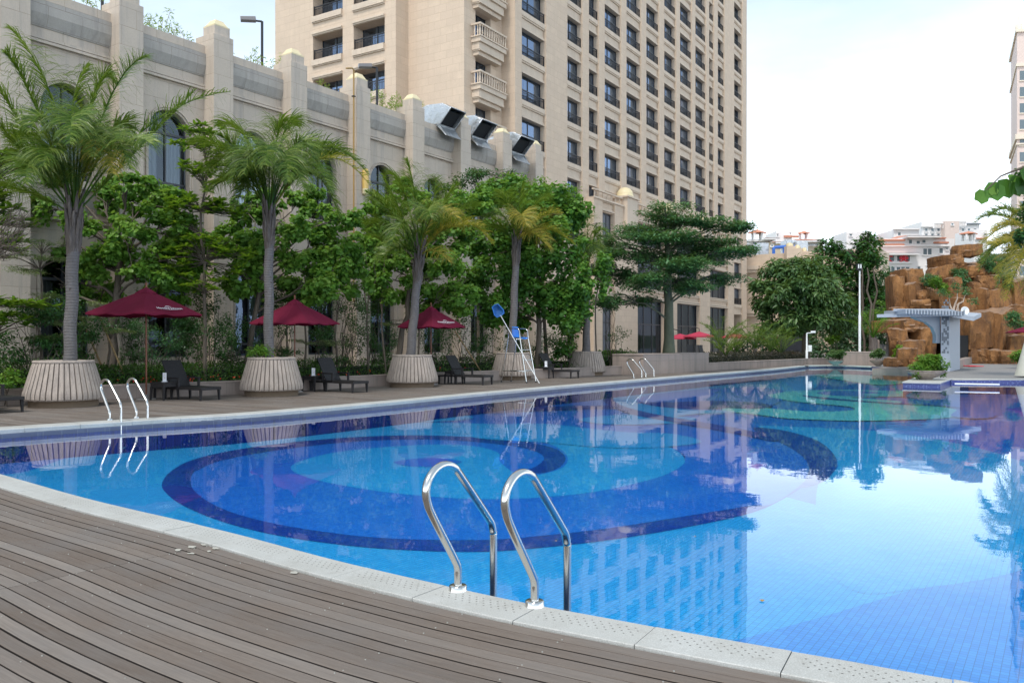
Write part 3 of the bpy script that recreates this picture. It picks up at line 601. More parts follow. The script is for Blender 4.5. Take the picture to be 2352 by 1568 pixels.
# ---- low garden wall and blocks
def wall_line(name,pts,h,th,lab,grp=None,z0=-.1,cap=True):
    m=MB(); c=MB()
    for a,b in zip(pts,pts[1:]):
        d=(b-a).normalized(); w=Vector((-d.y,d.x,0))
        m.hexa([a+Vector((0,0,z0)),b+Vector((0,0,z0)),b+w*th+Vector((0,0,z0)),a+w*th+Vector((0,0,z0)),a+Vector((0,0,h-.05)),b+Vector((0,0,h-.05)),b+w*th+Vector((0,0,h-.05)),a+w*th+Vector((0,0,h-.05))])
        c.hexa([p+Vector((0,0,z)) for z in (h-.05,h) for p in (a-w*.02,b-w*.02,b+w*(th+.02),a+w*(th+.02))])
    o=m.build(name,M_wallst,origin=pts[0]); tag(o,lab,'wall',grp)
    c.build('cap_stones',M_coping if False else M_wallst,o,bev=.008); return o
wall_line('garden_wall',gwp[:-1],.38,.25,'low granite garden wall behind the planters and loungers')
e1,e2=G(1628,851),G(1852,837.5)
wall_line('garden_wall',[G(1402,860.5),G(1478,858)],.40,.25,'short low wall between last round planter and tall stone block')
wall_line('garden_wall',[e1,G(1750,843.2),e2,G(1935,834.5)],.40,.3,'long low granite wall beside the far bank of the pool')
def stone_box(name,x0,y0,x1,y1,h,depth,lab,mat=None,cat='planter'):
    a,b=G(x0,y0),G(x1,y1); d=(b-a).normalized(); w=Vector((-d.y,d.x,0))
    if w.y<0: w=-w
    m=MB(); q=[a,b,b+w*depth,a+w*depth]; m.prism([(p.x,p.y) for p in q],-.1,h-.05); o=m.build(name,mat or M_wallst,origin=a); tag(o,lab,cat)
    c=MB(); ce=(q[0]+q[2])/2; c.prism([(p.x+(p.x-ce.x)*.01,p.y+(p.y-ce.y)*.01) for p in q],h-.05,h); c.build('cap_stones',M_wallst,o,bev=.01)
    return o
stone_box('planter_block',1478,861,1628,851,.93,1.6,'long tall granite planter block at the foot of the layered tree')
stone_box('planter_block',1937,837.5,2010,838.5,.83,3.2,'raised granite planter box below the tall white pole')
# ---- fluted concrete planters
M_foot=plain('shaded_concrete_foot',(.17,.125,.085),.9,0,.2,5)  # tan concrete, darkened to paint in the shade under the overhanging shell
def planter(c,lab,rb=.86,rt=.655,h=1.06):
    root=empty('planter',c,0,lab,'planter','fluted concrete planters')
    m=MB(); n=42; vs=[];fs=[]
    # shell with raised staves: alternating radius
    zb,zt=.15,h
    prof=[(rb*.985,zb),(rb,zb+.035),(rb,zb+.10),(rt+(rb-rt)*.95,zb+.17),(rt+(rb-rt)*.08,zt-.12),(rt-.01,zt-.06)]
    N=n*4
    for r,z in prof:
        for k in range(N):
            ph=k%4; grow=1.0 if ph in (0,1,2) else .962
            if z in (zb,): grow=.99
            if ph==0 or ph==2: pass
            a=2*PI*(k/4 + {0:0.0,1:.0,2:.0,3:.0}[ph])/n
            # stave occupies 0..0.78 of the pitch, groove the rest
            pos={0:0.0,1:.74,2:.80,3:.96}[ph]; rr={0:1.0,1:1.0,2:.938,3:.938}[ph]
            if z==zb: rr=.99
            a=2*PI*(k//4+pos)/n
            vs.append((c[0]+r*rr*math.cos(a),c[1]+r*rr*math.sin(a),c[2]+z))
    for i in range(len(prof)-1):
        for k in range(N): fs.append((i*N+k,i*N+(k+1)%N,(i+1)*N+(k+1)%N,(i+1)*N+k))
    m.add(vs,fs); m.build('fluted_shell',M_plantst,root)
    m=MB(); m.lathe([(rt-.015,h-.065),(rt+.0,h-.06),(rt+.005,h-.02),(rt-.02,h),(rt-.10,h),(rt-.12,h-.10)],c,48); m.build('rim',M_plantst,root)
    m=MB(); m.lathe([(rb-.13,-.02),(rb-.13,.155),(rb*.94,.156),(rb*.985,.158)],c,48); m.build('foot',M_foot,root)
    m=MB(); m.lathe([(.0001,h-.08),(rt-.11,h-.1)],c,24); m.build('soil',M_soil,root)
    return root
PLN=[(147,937,'nearest'),(624,911,''),(947,890,''),(1178,873,''),(1348,862.5,'')]
plabs=['fluted concrete planter nearest the camera, behind the left pool ladder','fluted concrete planter with small green weeds on its rim, between first two umbrellas',
 'fluted concrete planter under the leaning palm, left of third umbrella table','fluted concrete planter directly behind the lifeguard chair','fluted concrete planter farthest along the bank, holding the thin drooping palm']
PC=[]
for (x,y,_),lb in zip(PLN,plabs):
    c=G(x,y); c=c*(1+.78/c.y); c.z=0; PC.append(c); planter(c,lb)
# ---- leaves -------------------------------------------------------------------------
def leafmesh(name,cent,dirs,size,mat,parent=None,shape='round',rnd=None,norm=None,kind=None,lab=None,cat=None,grp=None,asp=.6):
    """numpy leaf cloud: one polygon pair per leaf; cent Nx3, dirs Nx3 (leaf axis), norm Nx3 approx normals"""
    N=len(cent); cent=np.asarray(cent,float); d=np.asarray(dirs,float); d/=np.linalg.norm(d,axis=1,keepdims=True)+1e-9
    nr=np.asarray(norm,float); s=np.cross(d,nr); s/=np.linalg.norm(s,axis=1,keepdims=True)+1e-9; nr=np.cross(s,d)
    sz=np.asarray(size,float).reshape(-1,1)*np.ones((N,1))
    if shape=='round': prof=[(0,0,0),(.15,.42,.05),(.55,.55,.10),(.95,.30,.03),(.86,0,-.06),(.95,-.30,.03),(.55,-.55,.10),(.15,-.42,.05)]; faces=[(0,4,3,2,1),(0,7,6,5,4)]
    elif shape=='lance': prof=[(0,0,0),(.35,.17,.03),(.75,.13,-.02),(1,0,-.10),(.75,-.13,-.02),(.35,-.17,.03)]; faces=[(0,3,2,1),(0,5,4,3)]
    else: prof=[(0,0,0),(.5,asp/2,.06),(1,0,-.04),(.5,-asp/2,.06)]; faces=[(0,2,1),(0,3,2)]
    K=len(prof); pr=np.array(prof)
    v=cent[:,None,:]+sz[:,None,:]*(pr[None,:,0:1]*d[:,None,:]+pr[None,:,1:2]*s[:,None,:]+pr[None,:,2:3]*nr[:,None,:])
    v=v.reshape(-1,3); me=bpy.data.meshes.new(name); nf=len(faces); L=len(faces[0])
    me.vertices.add(len(v)); me.vertices.foreach_set('co',v.ravel())
    fi=(np.arange(N)[:,None,None]*K+np.array(faces)[None]).reshape(-1)
    me.loops.add(len(fi)); me.loops.foreach_set('vertex_index',fi); me.polygons.add(N*nf)
    me.polygons.foreach_set('loop_start',np.arange(N*nf)*L); me.polygons.foreach_set('loop_total',np.full(N*nf,L))
    me.update(calc_edges=True); me.materials.append(mat)
    if rnd is None: rnd=RNG.random(N)
    tone_attr(me,np.repeat(rnd,nf))
    o=bpy.data.objects.new(name,me); COL.objects.link(o)
    if parent is not None: setp(o,parent)
    return tag(o,lab,cat,grp,kind)
def unit(n): 
    a=RNG.normal(size=(n,3)); return a/np.linalg.norm(a,axis=1,keepdims=True)
def blobpts(blobs,n,shell=.55,low=-1.0):
    """blobs: (centre,(rx,ry,rz)) ; returns pts, outward normals and blob random"""
    vol=np.array([b[1][0]*b[1][2]+.3*b[1][1]*b[1][0] for b in blobs]); cnt=(vol/vol.sum()*n).astype(int)+1
    P_=[];N_=[];T_=[]
    for (c,r),k in zip(blobs,cnt):
        u=unit(k); u[:,2]=np.where(u[:,2]<low,-u[:,2],u[:,2]); rad=(shell+(1-shell)*RNG.random((k,1))**.6)*(1+.16*RNG.normal(size=(k,1)))
        P_.append(np.array(c)+u*rad*np.array(r)); N_.append(u); T_.append(np.full(k,RNG.random()))
    return np.concatenate(P_),np.concatenate(N_),np.concatenate(T_)
def sub_blobs(blobs,per,ratio=.38):
    out=[]
    for c,r in blobs:
        for _ in range(per):
            u=unit(1)[0]; f=RNG.uniform(.55,1.02); out.append((np.array(c)+u*f*np.array(r),tuple(np.array(r)*ratio*RNG.uniform(.7,1.3))))
    return out
def foliage(parent,blobs,n,size,mat,shape='quad',per=9,ratio=.38,flat=.5,hang=.2,name='crown',asp=.6,shell=.2,keep=.12):
    sb=sub_blobs(blobs,per,ratio); 
    if keep: sb+= [(np.array(c),tuple(np.array(r)*.75)) for c,r in blobs]
    p,u,t_=blobpts(sb,n,shell)
    k=len(p); nr=unit(k)*.55+np.array([0,0,1])*flat*1.6+u*.5; d=unit(k)+u*.6+np.array([0,0,-hang*2]); d=d-nr*(np.sum(d*nr,1)/np.sum(nr*nr,1))[:,None]*.8
    rn=np.clip(.28*t_+.34*RNG.random(k)+.48*(u[:,2]*.5+.5)-.06,0,1)  # random tone plus painted light: leaves facing up lighter, those facing down darker
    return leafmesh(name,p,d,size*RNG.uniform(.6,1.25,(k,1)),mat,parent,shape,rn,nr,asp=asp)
def PB(lst,d,th=.8):                                     # crown lumps given as picture ellipses at depth d (+offset)
    out=[]
    for b in lst:
        x,y,rx,ry=b[:4]; dd=d+(b[4] if len(b)>4 else 0); out.append((np.array(P(x,y,dd)),(rx*dd/F0,max(.35,th*(rx+ry)/2*dd/F0),ry*dd/F0)))
    return out
def wig(a,b,n=6,amp=.06,seed=0):
    a,b=Vector(a),Vector(b); L=(b-a).length; out=[]
    for i in range(n+1):
        t_=i/n; q=a.lerp(b,t_); e=math.sin(PI*t_)
        out.append(q+Vector((random.gauss(0,1),random.gauss(0,1),random.gauss(0,.5)))*amp*L*e*.5+Vector((0,0,.10*L*e*(1 if b.z>a.z else 0))))
    return out
def skeleton(parent,base,top,r0,blobs,bark,r1=None,nb=None,name='trunk',limbs=True,lean=0.0,br=.32):
    m=MB(); base,top=Vector(base),Vector(top); r1=r1 or r0*.45
    pts=wig(base,top,8,.03); m.tube(pts,[r0*(1.25 if i==0 else 1)*(1-i/8)+r1*i/8 for i in range(9)],10)
    tr=m.build(name,bark,parent)
    if limbs:
        m=MB()
        for c,r in blobs:
            c=Vector(c); k=min(8,max(2,int(8*max(.25,min(1,(c.z-.4*abs((c-base).xy.length)-base.z)/(top.z-base.z+1e-6)))))); st=pts[k]
            w=wig(st,c,5,.09); rr=[r0*br*(1-.75*i/5) for i in range(6)]; m.tube(w,rr,6)
            for _ in range(4):
                e=c+Vector(unit(1)[0]*np.array(r)*.95); m.tube(wig(w[random.choice([3,4])],e,4,.1),[r0*.13,r0*.11,r0*.09,r0*.07,r0*.03],5)
        m.build('branches',bark,parent)
    return tr
def tree(name,label,cat,base,top,r0,bl,n,size,mat,bark,shape='quad',group=None,per=9,ratio=.38,flat=.5,hang=.2,asp=.6,shell=.2,keep=.12,limbs=True,name2='crown',br=.32):
    root=empty(name,base,0,label,cat,group); skeleton(root,base,top,r0,bl,bark,limbs=limbs,br=br)
    foliage(root,bl,n,size,mat,shape,per,ratio,flat,hang,name2,asp,shell,keep); return root
# ---- palms ---------------------------------------------------------------------------
def frond(parent,a,mid,tip,nl,ll,mat,yel=0.0,droop=.95,pet=.18,name='frond',rr=.022):
    a,mid,tip=Vector(a),Vector(mid),Vector(tip)
    N=26; path=[]
    for i in range(N+1):
        t_=i/N; path.append(a*(1-t_)**2+mid*2*t_*(1-t_)+tip*t_*t_)
    m=MB(); m.tube(path[::2],[rr*(1-.9*i/(len(path[::2])-1))+.003 for i in range(len(path[::2]))],5)
    L=sum((q-p).length for p,q in zip(path,path[1:])); vs=[];fs=[];rn=[]
    for i in range(nl):
        for sd_ in (-1,1):
            t_=pet+(1-pet)*(i+random.random()*.6)/nl; k=min(N-1,int(t_*N)); p=path[k].lerp(path[k+1],t_*N-k) if k<N else path[N]
            tg=(path[k+1]-path[k]).normalized(); side=tg.cross(Vector((0,0,1))); 
            if side.length<.2: side=Vector((random.gauss(0,1),random.gauss(0,1),0))
            side=side.normalized()*sd_; up=side.cross(tg)*sd_
            env=math.sin(PI*min(1,max(0,(t_-pet)/(1-pet)*.82+.16)))**.7; l=ll*env*random.uniform(.8,1.15)
            d0=(side*random.uniform(.5,.95)+tg*random.uniform(.25,.8)+up*random.uniform(-.25,.65)).normalized()
            w=.0092*random.uniform(.7,1.4)*(ll/.6)**.5; q=p; dcur=d0; segs=4; row=[]
            wd=(tg*.6+Vector((0,0,1))*.5).cross(d0).normalized() if True else up
            for s_ in range(segs+1):
                ws=w*(1-s_/segs)**.6 if s_<segs else .001
                row+= [q+wd*ws,q-wd*ws]; q=q+dcur*(l/segs); dcur=(dcur+Vector((0,0,-droop*(s_+1)/segs*.75))).normalized()
            b=len(vs); vs+=[tuple(x) for x in row]; v=random.random()
            for s_ in range(segs): fs.append((b+2*s_,b+2*s_+1,b+2*s_+3,b+2*s_+2)); rn.append(v)
    n0=len(m.f); m.add(vs,fs); o=m.build(name,mat,parent,fixn=False); tone_attr(o.data,[.2]*n0+rn); return o
def palm(label,base,top,rb,rt,fr,ll=.65,nl=80,boot=0.9,group='feather palms in round planters',mat=L_palm,rr=.022,name='palm_tree'):
    base,top=Vector(base),Vector(top); root=empty(name,base,0,label,'palm tree',group)
    m=MB(); n=14; pts=[base.lerp(top,i/n)+Vector((.012*math.sin(i*1.3),.012*math.cos(i),0)) for i in range(n+1)]
    rad=[rb*(1-i/n)+rt*i/n for i in range(n+1)]; rad[0]*=1.12; m.tube(pts,rad,16); m.build('trunk',M_palmbark,root)
    if boot>0:
        m=MB(); H=(top-base).normalized()
        for i in range(22):
            a=2*PI*i*.382; z=boot*(i/22); c=top-H*boot*.72+H*z; o_=Vector((math.cos(a),math.sin(a),0)); r=rt*1.02
            p0=c+o_*r*.8; p1=c+o_*(r+.015)+H*.20; p2=c+o_*(r+.03+.05*(i/22))+H*(.42+.15*random.random())
            m.tube([p0,p1,p2],[rt*.42,rt*.36,.022],6)
        m.tube([top-H*boot*.8,top-H*boot*.4,top,top+H*.35],[rt*1.05,rt*1.2,rt*1.05,rt*.35],12); m.build('leaf_bases',M_boot,root)
    for f in fr:
        a=top+Vector((0,0,.05)); mid,tip,mt=f[0],f[1],(f[2] if len(f)>2 else mat)
        frond(root,a,mid,tip,f[3] if len(f)>3 else nl,ll*(f[4] if len(f)>4 else 1),mt,rr=rr)
    return root
def pf(d,lst):                                            # fronds from picture control points: (midx,midy,tipx,tipy,depth shift of tip[,mat[,nl[,scale]]])
    out=[]
    for q in lst:
        mx_,my,tx,ty,dd=q[:5]; out.append([P(mx_,my,d+dd*.55),P(tx,ty,d+dd)]+list(q[5:]))
    return out
c=PC[0]; d=c.y
palm('tallest nearest palm with wide spreading fronds in the first planter',(G(160,935).x*0+P(160,827,d).x,d,1.0),P(170,500,d),.142,.135,pf(d,[
 (60,150,8,120,-.8),(150,190,20,60,.9),(40,330,-40,250,-.5),(60,420,-60,420,.6),(140,200,205,150,1.2,L_palm),(215,110,262,190,.4),(250,140,340,130,-.5),
 (330,230,530,210,.5,L_palm,60,1.0),(300,360,450,205,1.1),(280,270,345,330,-1.5,L_palm),(120,260,100,380,-1.3),(200,180,215,360,-1.4),(230,230,260,400,-1.2,L_palmy),(60,300,60,420,-1.4),(190,120,185,330,-1.2),(110,180,70,300,-1.3),(270,230,300,300,.9),(110,300,20,360,1.0),(240,180,300,390,-1.2,L_palm),(90,240,30,330,1.5),(210,230,250,330,1.8),(170,150,160,330,-2.0),(20,230,-60,120,-.2),(130,330,60,400,1.3)]),.84,125,1.1)
c=PC[1]; d=c.y
palm('palm with an arching bushy crown in the second planter',(P(617,820,d).x,d,.95),P(618,500,d),.138,.12,pf(d,[
 (560,330,500,310,-.8),(540,300,440,330,.4),(600,270,560,400,-1.5),(620,250,610,380,-1.9),(690,230,720,370,-.6),(720,240,845,400,.6,L_palm),(740,260,860,440,-.3,L_palmy,50,.9),(700,330,800,360,1.2),
 (560,360,480,440,.8),(650,230,680,290,1.5),(580,250,500,290,1.4),(660,280,700,440,-1.4),(580,300,560,440,.9),(640,240,645,290,.3),(590,260,530,420,-1.2),(660,250,660,420,-1.8),(560,290,470,400,1.2),(690,260,760,360,1.3),(600,300,540,480,.3),(720,300,780,500,.5),(700,290,760,440,-.8)]),.9,120,1.1)
c=PC[2]; d=c.y
palm('leaning palm with one upright frond and yellowing fronds in third planter',(P(942,817,d).x,d,.95),P(963,590,d),.155,.13,pf(d,[
 (955,420,935,365,.4,L_palm),(900,470,840,440,-.6),(880,540,825,545,.5),(1010,470,1050,420,.6,L_palm),(1010,500,1110,520,-.4,L_palmy),(1060,450,1130,560,.5,L_palmy),(1000,560,1030,600,-.8,L_palmy,45,.8),
 (920,480,880,400,1.4),(1000,480,1000,400,1.2,L_palm),(870,480,850,520,1.2),(990,440,1050,500,-1.3,L_palmy),(930,450,900,560,-1.2),(975,440,990,500,-1.5),(900,430,850,460,1.6),(930,400,900,400,.9),(1010,520,1000,470,1.8),(920,540,870,600,-1),(1040,470,1100,470,1.2)]),.9,110,1.3)
c=PC[3]; d=c.y
palm('palm with two drooping yellow fronds behind the lifeguard chair',(P(1176,812,d).x,d,.95),P(1186,565,d),.16,.13,pf(d,[
 (1180,470,1140,440,.4),(1190,460,1200,420,.5,L_palm),(1230,480,1290,490,-.5,L_palmy),(1240,490,1318,560,.4,L_palmy),(1210,500,1265,575,-1.0,L_palmy),(1140,500,1090,530,.6),(1130,480,1080,470,.9),(1220,450,1260,450,1.3),(1160,460,1120,500,-1.2),(1190,450,1210,520,-1.5,L_palmy),(1170,450,1160,440,1.5)]),.92,105,1.0)
c=PC[4]; d=c.y
palm('thin young palm with limp hanging fronds in the farthest planter',(P(1346,810,d).x,d,.95),P(1350,640,d),.19,.09,pf(d,[
 (1350,500,1330,560,-.5),(1352,480,1375,560,.4),(1340,510,1322,620,.5),(1362,490,1398,540,-.4),(1358,500,1395,640,.7),(1345,490,1340,650,-.9),(1360,480,1372,640,-1.2),(1350,480,1350,500,.6),(1340,500,1310,590,.2)]),.75,70,.5)
# ---- market umbrellas with printed script ---------------------------------------------
def text_mesh(body,size,name,mat,extr=.0,shear=0,align='CENTER',bold=0):
    cu=bpy.data.curves.new('tmp_text','FONT'); cu.body=body; cu.size=size; cu.align_x=align; cu.extrude=extr; cu.shear=shear; cu.offset=bold; cu.resolution_u=3
    ob=bpy.data.objects.new('tmp_text',cu); COL.objects.link(ob); dg=bpy.context.evaluated_depsgraph_get(); me=bpy.data.meshes.new_from_object(ob.evaluated_get(dg)); 
    bpy.data.objects.remove(ob); me.name=name; me.materials.clear(); me.materials.append(mat); return me
M_print=plain('white_print',(.75,.72,.74),.7,0,.03)
def umbrella(c,r,zr,za,rz,label,logo):
    root=empty('parasol',c,0,label,'parasol','maroon parasols beside the loungers')
    C=Vector(c); K=6
    m=MB(); rings=7; vs=[C+Vector((0,0,za))]; ns=K*6
    def pt(f,k):
        a=rz+2*PI*k/ns; seg=(k%6)/6; ph=PI/K; loc=(seg-.5)*2*ph; edge=math.cos(ph)/math.cos(loc)      # straight edges between ribs
        sag=(1-abs(seg-.5)*2)*.05*f; rr=r*f*edge*(1-.02*math.sin(PI*seg)*f)
        z=za-(za-zr)*(f**1.08)-sag*.6-.02*f*f*math.sin(k*2.3); return C+Vector((rr*math.cos(a),rr*math.sin(a),z))
    for i in range(1,rings+1):
        for k in range(ns): vs.append(pt(i/rings,k))
    fs=[(0,1+k,1+(k+1)%ns) for k in range(ns)]
    for i in range(rings-1):
        for k in range(ns): a=1+i*ns; b=a+ns; fs.append((a+k,b+k,b+(k+1)%ns,a+(k+1)%ns))
    # short valance
    b=len(vs)
    for k in range(ns): p=pt(1,k); vs.append(p+Vector((0,0,-.035))*(1+.3*math.sin(k*1.7)))
    a=1+(rings-1)*ns
    for k in range(ns): fs.append((a+k,b+k,b+(k+1)%ns,a+(k+1)%ns))
    m.add(vs,fs); cn=m.build('canopy',M_maroon,root,fixn=False)
    # vent cap
    m=MB(); vs=[C+Vector((0,0,za+.07))]; 
    for f,dz in ((.12,.045),(.2,.012)):
        for k in range(ns): p=pt(f,k); vs.append(p+Vector((0,0,dz-(.012 if (k%6==3 and f>.15) else 0))))
    fs=[(0,1+k,1+(k+1)%ns) for k in range(ns)]+[(1+k,1+ns+k,1+ns+(k+1)%ns,1+(k+1)%ns) for k in range(ns)]
    m.add(vs,fs); m.build('vent_cap',M_maroon,root,fixn=False)
    m=MB(); m.tube([C+Vector((0,0,0)),C+Vector((0,0,za+.02))],.021,12); m.build('pole',M_wood,root)
    m=MB(); m.lathe([(.0001,.20),(.018,.185),(.03,.155),(.018,.125),(.024,.10),(.03,.07)],C+Vector((0,0,za-.01)),14); m.build('finial',M_wood,root)
    for k in range(K):
        a=rz+2*PI*k/K; e=Vector((math.cos(a),math.sin(a),0)); m=MB(); m.tube([C+e*.04+Vector((0,0,za-.05)),C+e*(r*.97)+Vector((0,0,zr+.0))],.009,5); m.tube([C+e*.035+Vector((0,0,zr+.02)),C+e*(r*.52)+Vector((0,0,zr+(za-zr)*.42-.03))],.008,5); m.build('rib',M_wood,root)
    m=MB(); m.lathe([(.0001,.07),(.03,.075),(.035,.12),(.05,.13),(.05,.03),(.24,.025),(.25,.0),(.25,-.02)],C,28); m.build('base',M_pave,root)
    if logo is not None:
        # place the printed name low on one panel: u along the rim, w up the slope
        k=logo; a=rz+2*PI*(k+.5)/K; e=Vector((math.cos(a),math.sin(a),0)); t_=Vector((-math.sin(a),math.cos(a),0)); ap=math.cos(PI/K)*r
        lo=C+e*ap+Vector((0,0,zr)); up=(C+Vector((0,0,za))-lo).normalized(); nrm=t_.cross(up).normalized(); 
        if nrm.z<0: nrm=-nrm; 
        tx=up.cross(nrm).normalized()
        o_=lo+up*.20+nrm*.03
        me=text_mesh('Howard Johnson',.125,'printed_name',M_print,bold=.003)
        v=[co.co.copy() for co in me.vertices]
        for i,q in enumerate(v): me.vertices[i].co=o_+tx*(q.x*.8)+up*q.y
        ob=bpy.data.objects.new('printed_name',me); COL.objects.link(ob); setp(ob,root)
        m=MB()
        def strip(f0,f1,w,h,off,th):
            vs=[]; 
            for i in range(13):
                x=-w/2+w*i/12; y=off+h*(1-(2*i/12-1)**2); t2=th*math.sin(PI*min(1,max(.06,i/12)))
                vs+=[o_+tx*x+up*(y),o_+tx*x+up*(y+t2)]
            m.add(vs,[(2*i,2*i+2,2*i+3,2*i+1) for i in range(12)])
        strip(0,0,.22,.045,.10,.035); strip(0,0,.56,-.02,-.035,.015)
        m.build('printed_emblem',M_print,root,fixn=False)
    return root
ub=G(336,915); ub=ub*(21.6/ub.y); ub.z=-.01
umbrella(ub,1.56,2.22,2.86,R(-68),'nearest maroon parasol, open, with white print, beside the tall nearest palm',0)
U2=P(677,784,24.8); U2.z=-.01; umbrella(U2,1.36,2.06,2.72,R(-60),'middle maroon parasol partly hidden behind the second palm trunk',None)
U3=P(990,784,29.0); U3.z=-.01; umbrella(U3,1.34,2.03,2.69,R(-82),'third maroon parasol, farthest along the bank, behind the leaning palm',0)
# ---- lounger ----------------------------------------------------------------------------
def lounger():
    r=empty('sun_lounger',(0,0,0)); L=1.95; w=.62; h=.33
    # local: head at +y side back, foot towards -y ... foot end at y=0, head at y=L
    m=MB(); m.box((0,.62,h-.03),(w,1.26,.075)); m.build('seat',M_rattan,r,bev=.008)
    m=MB(); a=R(58); ln=.80; c_=Vector((0,1.22,h)); M=Matrix.Rotation(a,3,'X'); m.box(c_+M@Vector((0,ln/2,0)),(w-.04,ln,.035),m=M); m.build('backrest',M_rattan,r,bev=.008)
    for sx in (-1,1):
        for y in (.05,1.22):
            m=MB(); q=[(-.03,-.03),(.03,-.03),(.03,.03),(-.03,.03)]; x0=sx*(w/2-.035)
            m.hexa([Vector((x0+a_*.65+sx*.012,y+b_*.65,0)) for a_,b_ in q]+[Vector((x0+a_,y+b_,h-.05)) for a_,b_ in q]); m.build('leg',M_rattan,r)
        m=MB(); x0=sx*(w/2+.0); m.box((x0,1.12,h+.22),(.055,.52,.04)); m.box((x0,.90,h+.08),(.05,.05,.26)); m.box((x0,1.34,h+.08),(.05,.05,.26)); m.build('armrest',M_rattan,r)
    m=MB(); m.box((0,1.60,h-.045),(w,.74,.05)); 
    for sx in (-1,1): m.box((sx*(w/2-.03),1.93,(h-.05)/2),(.05,.05,h-.05))
    m.build('rear_frame',M_rattan,r); return r
def side_table():
    r=empty('side_table',(0,0,0)); m=MB(); m.box((0,0,.445),(.5,.5,.035)); m.build('table_top',M_rattan,r,bev=.006); m=MB(); m.box((0,0,.385),(.47,.47,.085)); m.build('apron',M_rattan,r)
    for sx in (-1,1):
        for sy in (-1,1):
            m=MB(); q=[(-.028,-.028),(.028,-.028),(.028,.028),(-.028,.028)]; m.hexa([Vector((sx*.235+a*.7,sy*.235+b*.7,0)) for a,b in q]+[Vector((sx*.22+a,sy*.22+b,.35)) for a,b in q]); m.build('leg',M_rattan,r)
    return r
n=NT('menu_print'); uv=n.tc('UV'); v=n.n('ShaderNodeTexVoronoi'); n.l(uv,v.inputs[0]); v.inputs['Scale'].default_value=22; M_menu=n.done(n.pbr(n.ramp(v.outputs['Distance'],[(.0,(.55,.12,.04)),(.28,(.65,.40,.12)),(.45,(.72,.72,.76)),(1,(.78,.78,.82))]),.4))
def menu():
    r=empty('menu_card',(0,0,0)); m=MB(); m.box((0,0,.012),(.13,.07,.016)); m.build('stand',M_paper,r)
    m=MB(); m.box((0,0,.13),(.105,.006,.22)); cd=m.build('card',M_paper,r); m=MB(); m.box((-.012,-.0045,.15),(.06,.002,.13)); m.build('picture',M_menu,cd); return r
LOUNG=lounger(); st=side_table(); mn=menu(); first={'l':1,'t':1,'m':1}
def place(proto,key,loc,rz,label,cat,grp):
    o=proto if first[key] else copy_tree(proto); first[key]=0; o.location=loc; o.rotation_euler=(0,0,rz); tag(o,label,cat,grp); return o
HD=math.atan2(.557,-.83)-PI/2                       # local +y (head) points away from the pool
LG=[(485,918,'sun lounger with raised back beside the nearest parasol and side table'),(829,900.5,'sun lounger to the right of the second concrete planter'),(1122,883,'sun lounger beneath the third parasol'),(1322,868,'sun lounger right of the lifeguard chair, farthest along the bank'),(22,947,'sun lounger cut off by the left edge, left of the nearest planter')]
for i,(x,y,lb) in enumerate(LG):
    p=G(x,y); p.z=-.01; place(LOUNG,'l',p,HD+R(-3 if i%2 else 2),'dark woven '+lb,'lounger','dark woven sun loungers')
TG=[(378,914,21.4,'under the nearest parasol'),(720,897,25.2,'between second planter and its lounger'),(1042,880.5,29.6,'right of the third planter'),(1254,867.5,34.0,'right of the lifeguard chair')]
for x,y,dd,lb in TG:
    p=P(x,784,dd); p.z=-.01; place(st,'t',p,HD+R(8),'dark woven square side table '+lb,'side table','woven side tables with menu cards')
    place(mn,'m',p+Vector((.0,0,.463)),R(-8 if x<500 else 12),'small white standing menu card on the table '+lb,'menu card','menu cards on the side tables')
# ---- pool ladders: two bent rails, treads under water -------------------------------------
def ladder(A,B,label,grp='stainless pool ladders'):
    A,B=Vector(A),Vector(B); A.z=B.z=0; e=(B-A).normalized(); w=Vector((-e.y,e.x,0))       # w towards the water
    root=empty('pool_ladder',A,0,label,'pool ladder',grp)
    prof=[(0,0),(0,.09),(-.005,.14),(-.04,.20),(-.245,.49),(-.292,.575),(-.305,.64),(-.28,.705),(-.215,.755),(-.13,.77),(-.045,.745),(.02,.69),(.30,.40),(.355,.335),(.375,.27),(.378,.2),(.378,-.62)]
    def sm(pr):
        out=[]
        for i in range(len(pr)-1):
            a,b,c,d=pr[max(i-1,0)],pr[i],pr[i+1],pr[min(i+2,len(pr)-1)]
            for k in range(5):
                t_=k/5; out.append(tuple(.5*((2*b[j])+(c[j]-a[j])*t_+(2*a[j]-5*b[j]+4*c[j]-d[j])*t_*t_+(3*b[j]-a[j]-3*c[j]+d[j])*t_**3) for j in (0,1)))
        return out+[pr[-1]]
    sp_=sm(prof)
    for X in (A,B):
        m=MB(); m.tube([X+w*a+Vector((0,0,z)) for a,z in sp_],.0245,18); h_=m.build('handrail',M_steel,root)
        m=MB(); m.lathe([(.026,.03),(.05,.03),(.054,.026),(.054,.008),(.058,.0),(.058,-.003)],X,28); m.build('floor_flange',M_steel,h_)
    for z in (-.3,-.5):
        m=MB(); m.box((A+B)/2+w*.378+Vector((0,0,z)),((B-A).length,.08,.02),rz=math.atan2(e.y,e.x)); m.build('tread',M_steel,root)
    return root
ladder(G(1052,1354),G(1228,1390),'large stainless steel ladder handrails in the foreground on the near pool edge',None)
ladder(G(313,959.5),G(252,964.5),'stainless pool ladder on the far left bank in front of the nearest planter',None)
ladder(G(1478,865.6)+Vector((0.12,.15,0)),G(1455,867.3),'distant stainless pool ladder in front of the tall stone block',None)
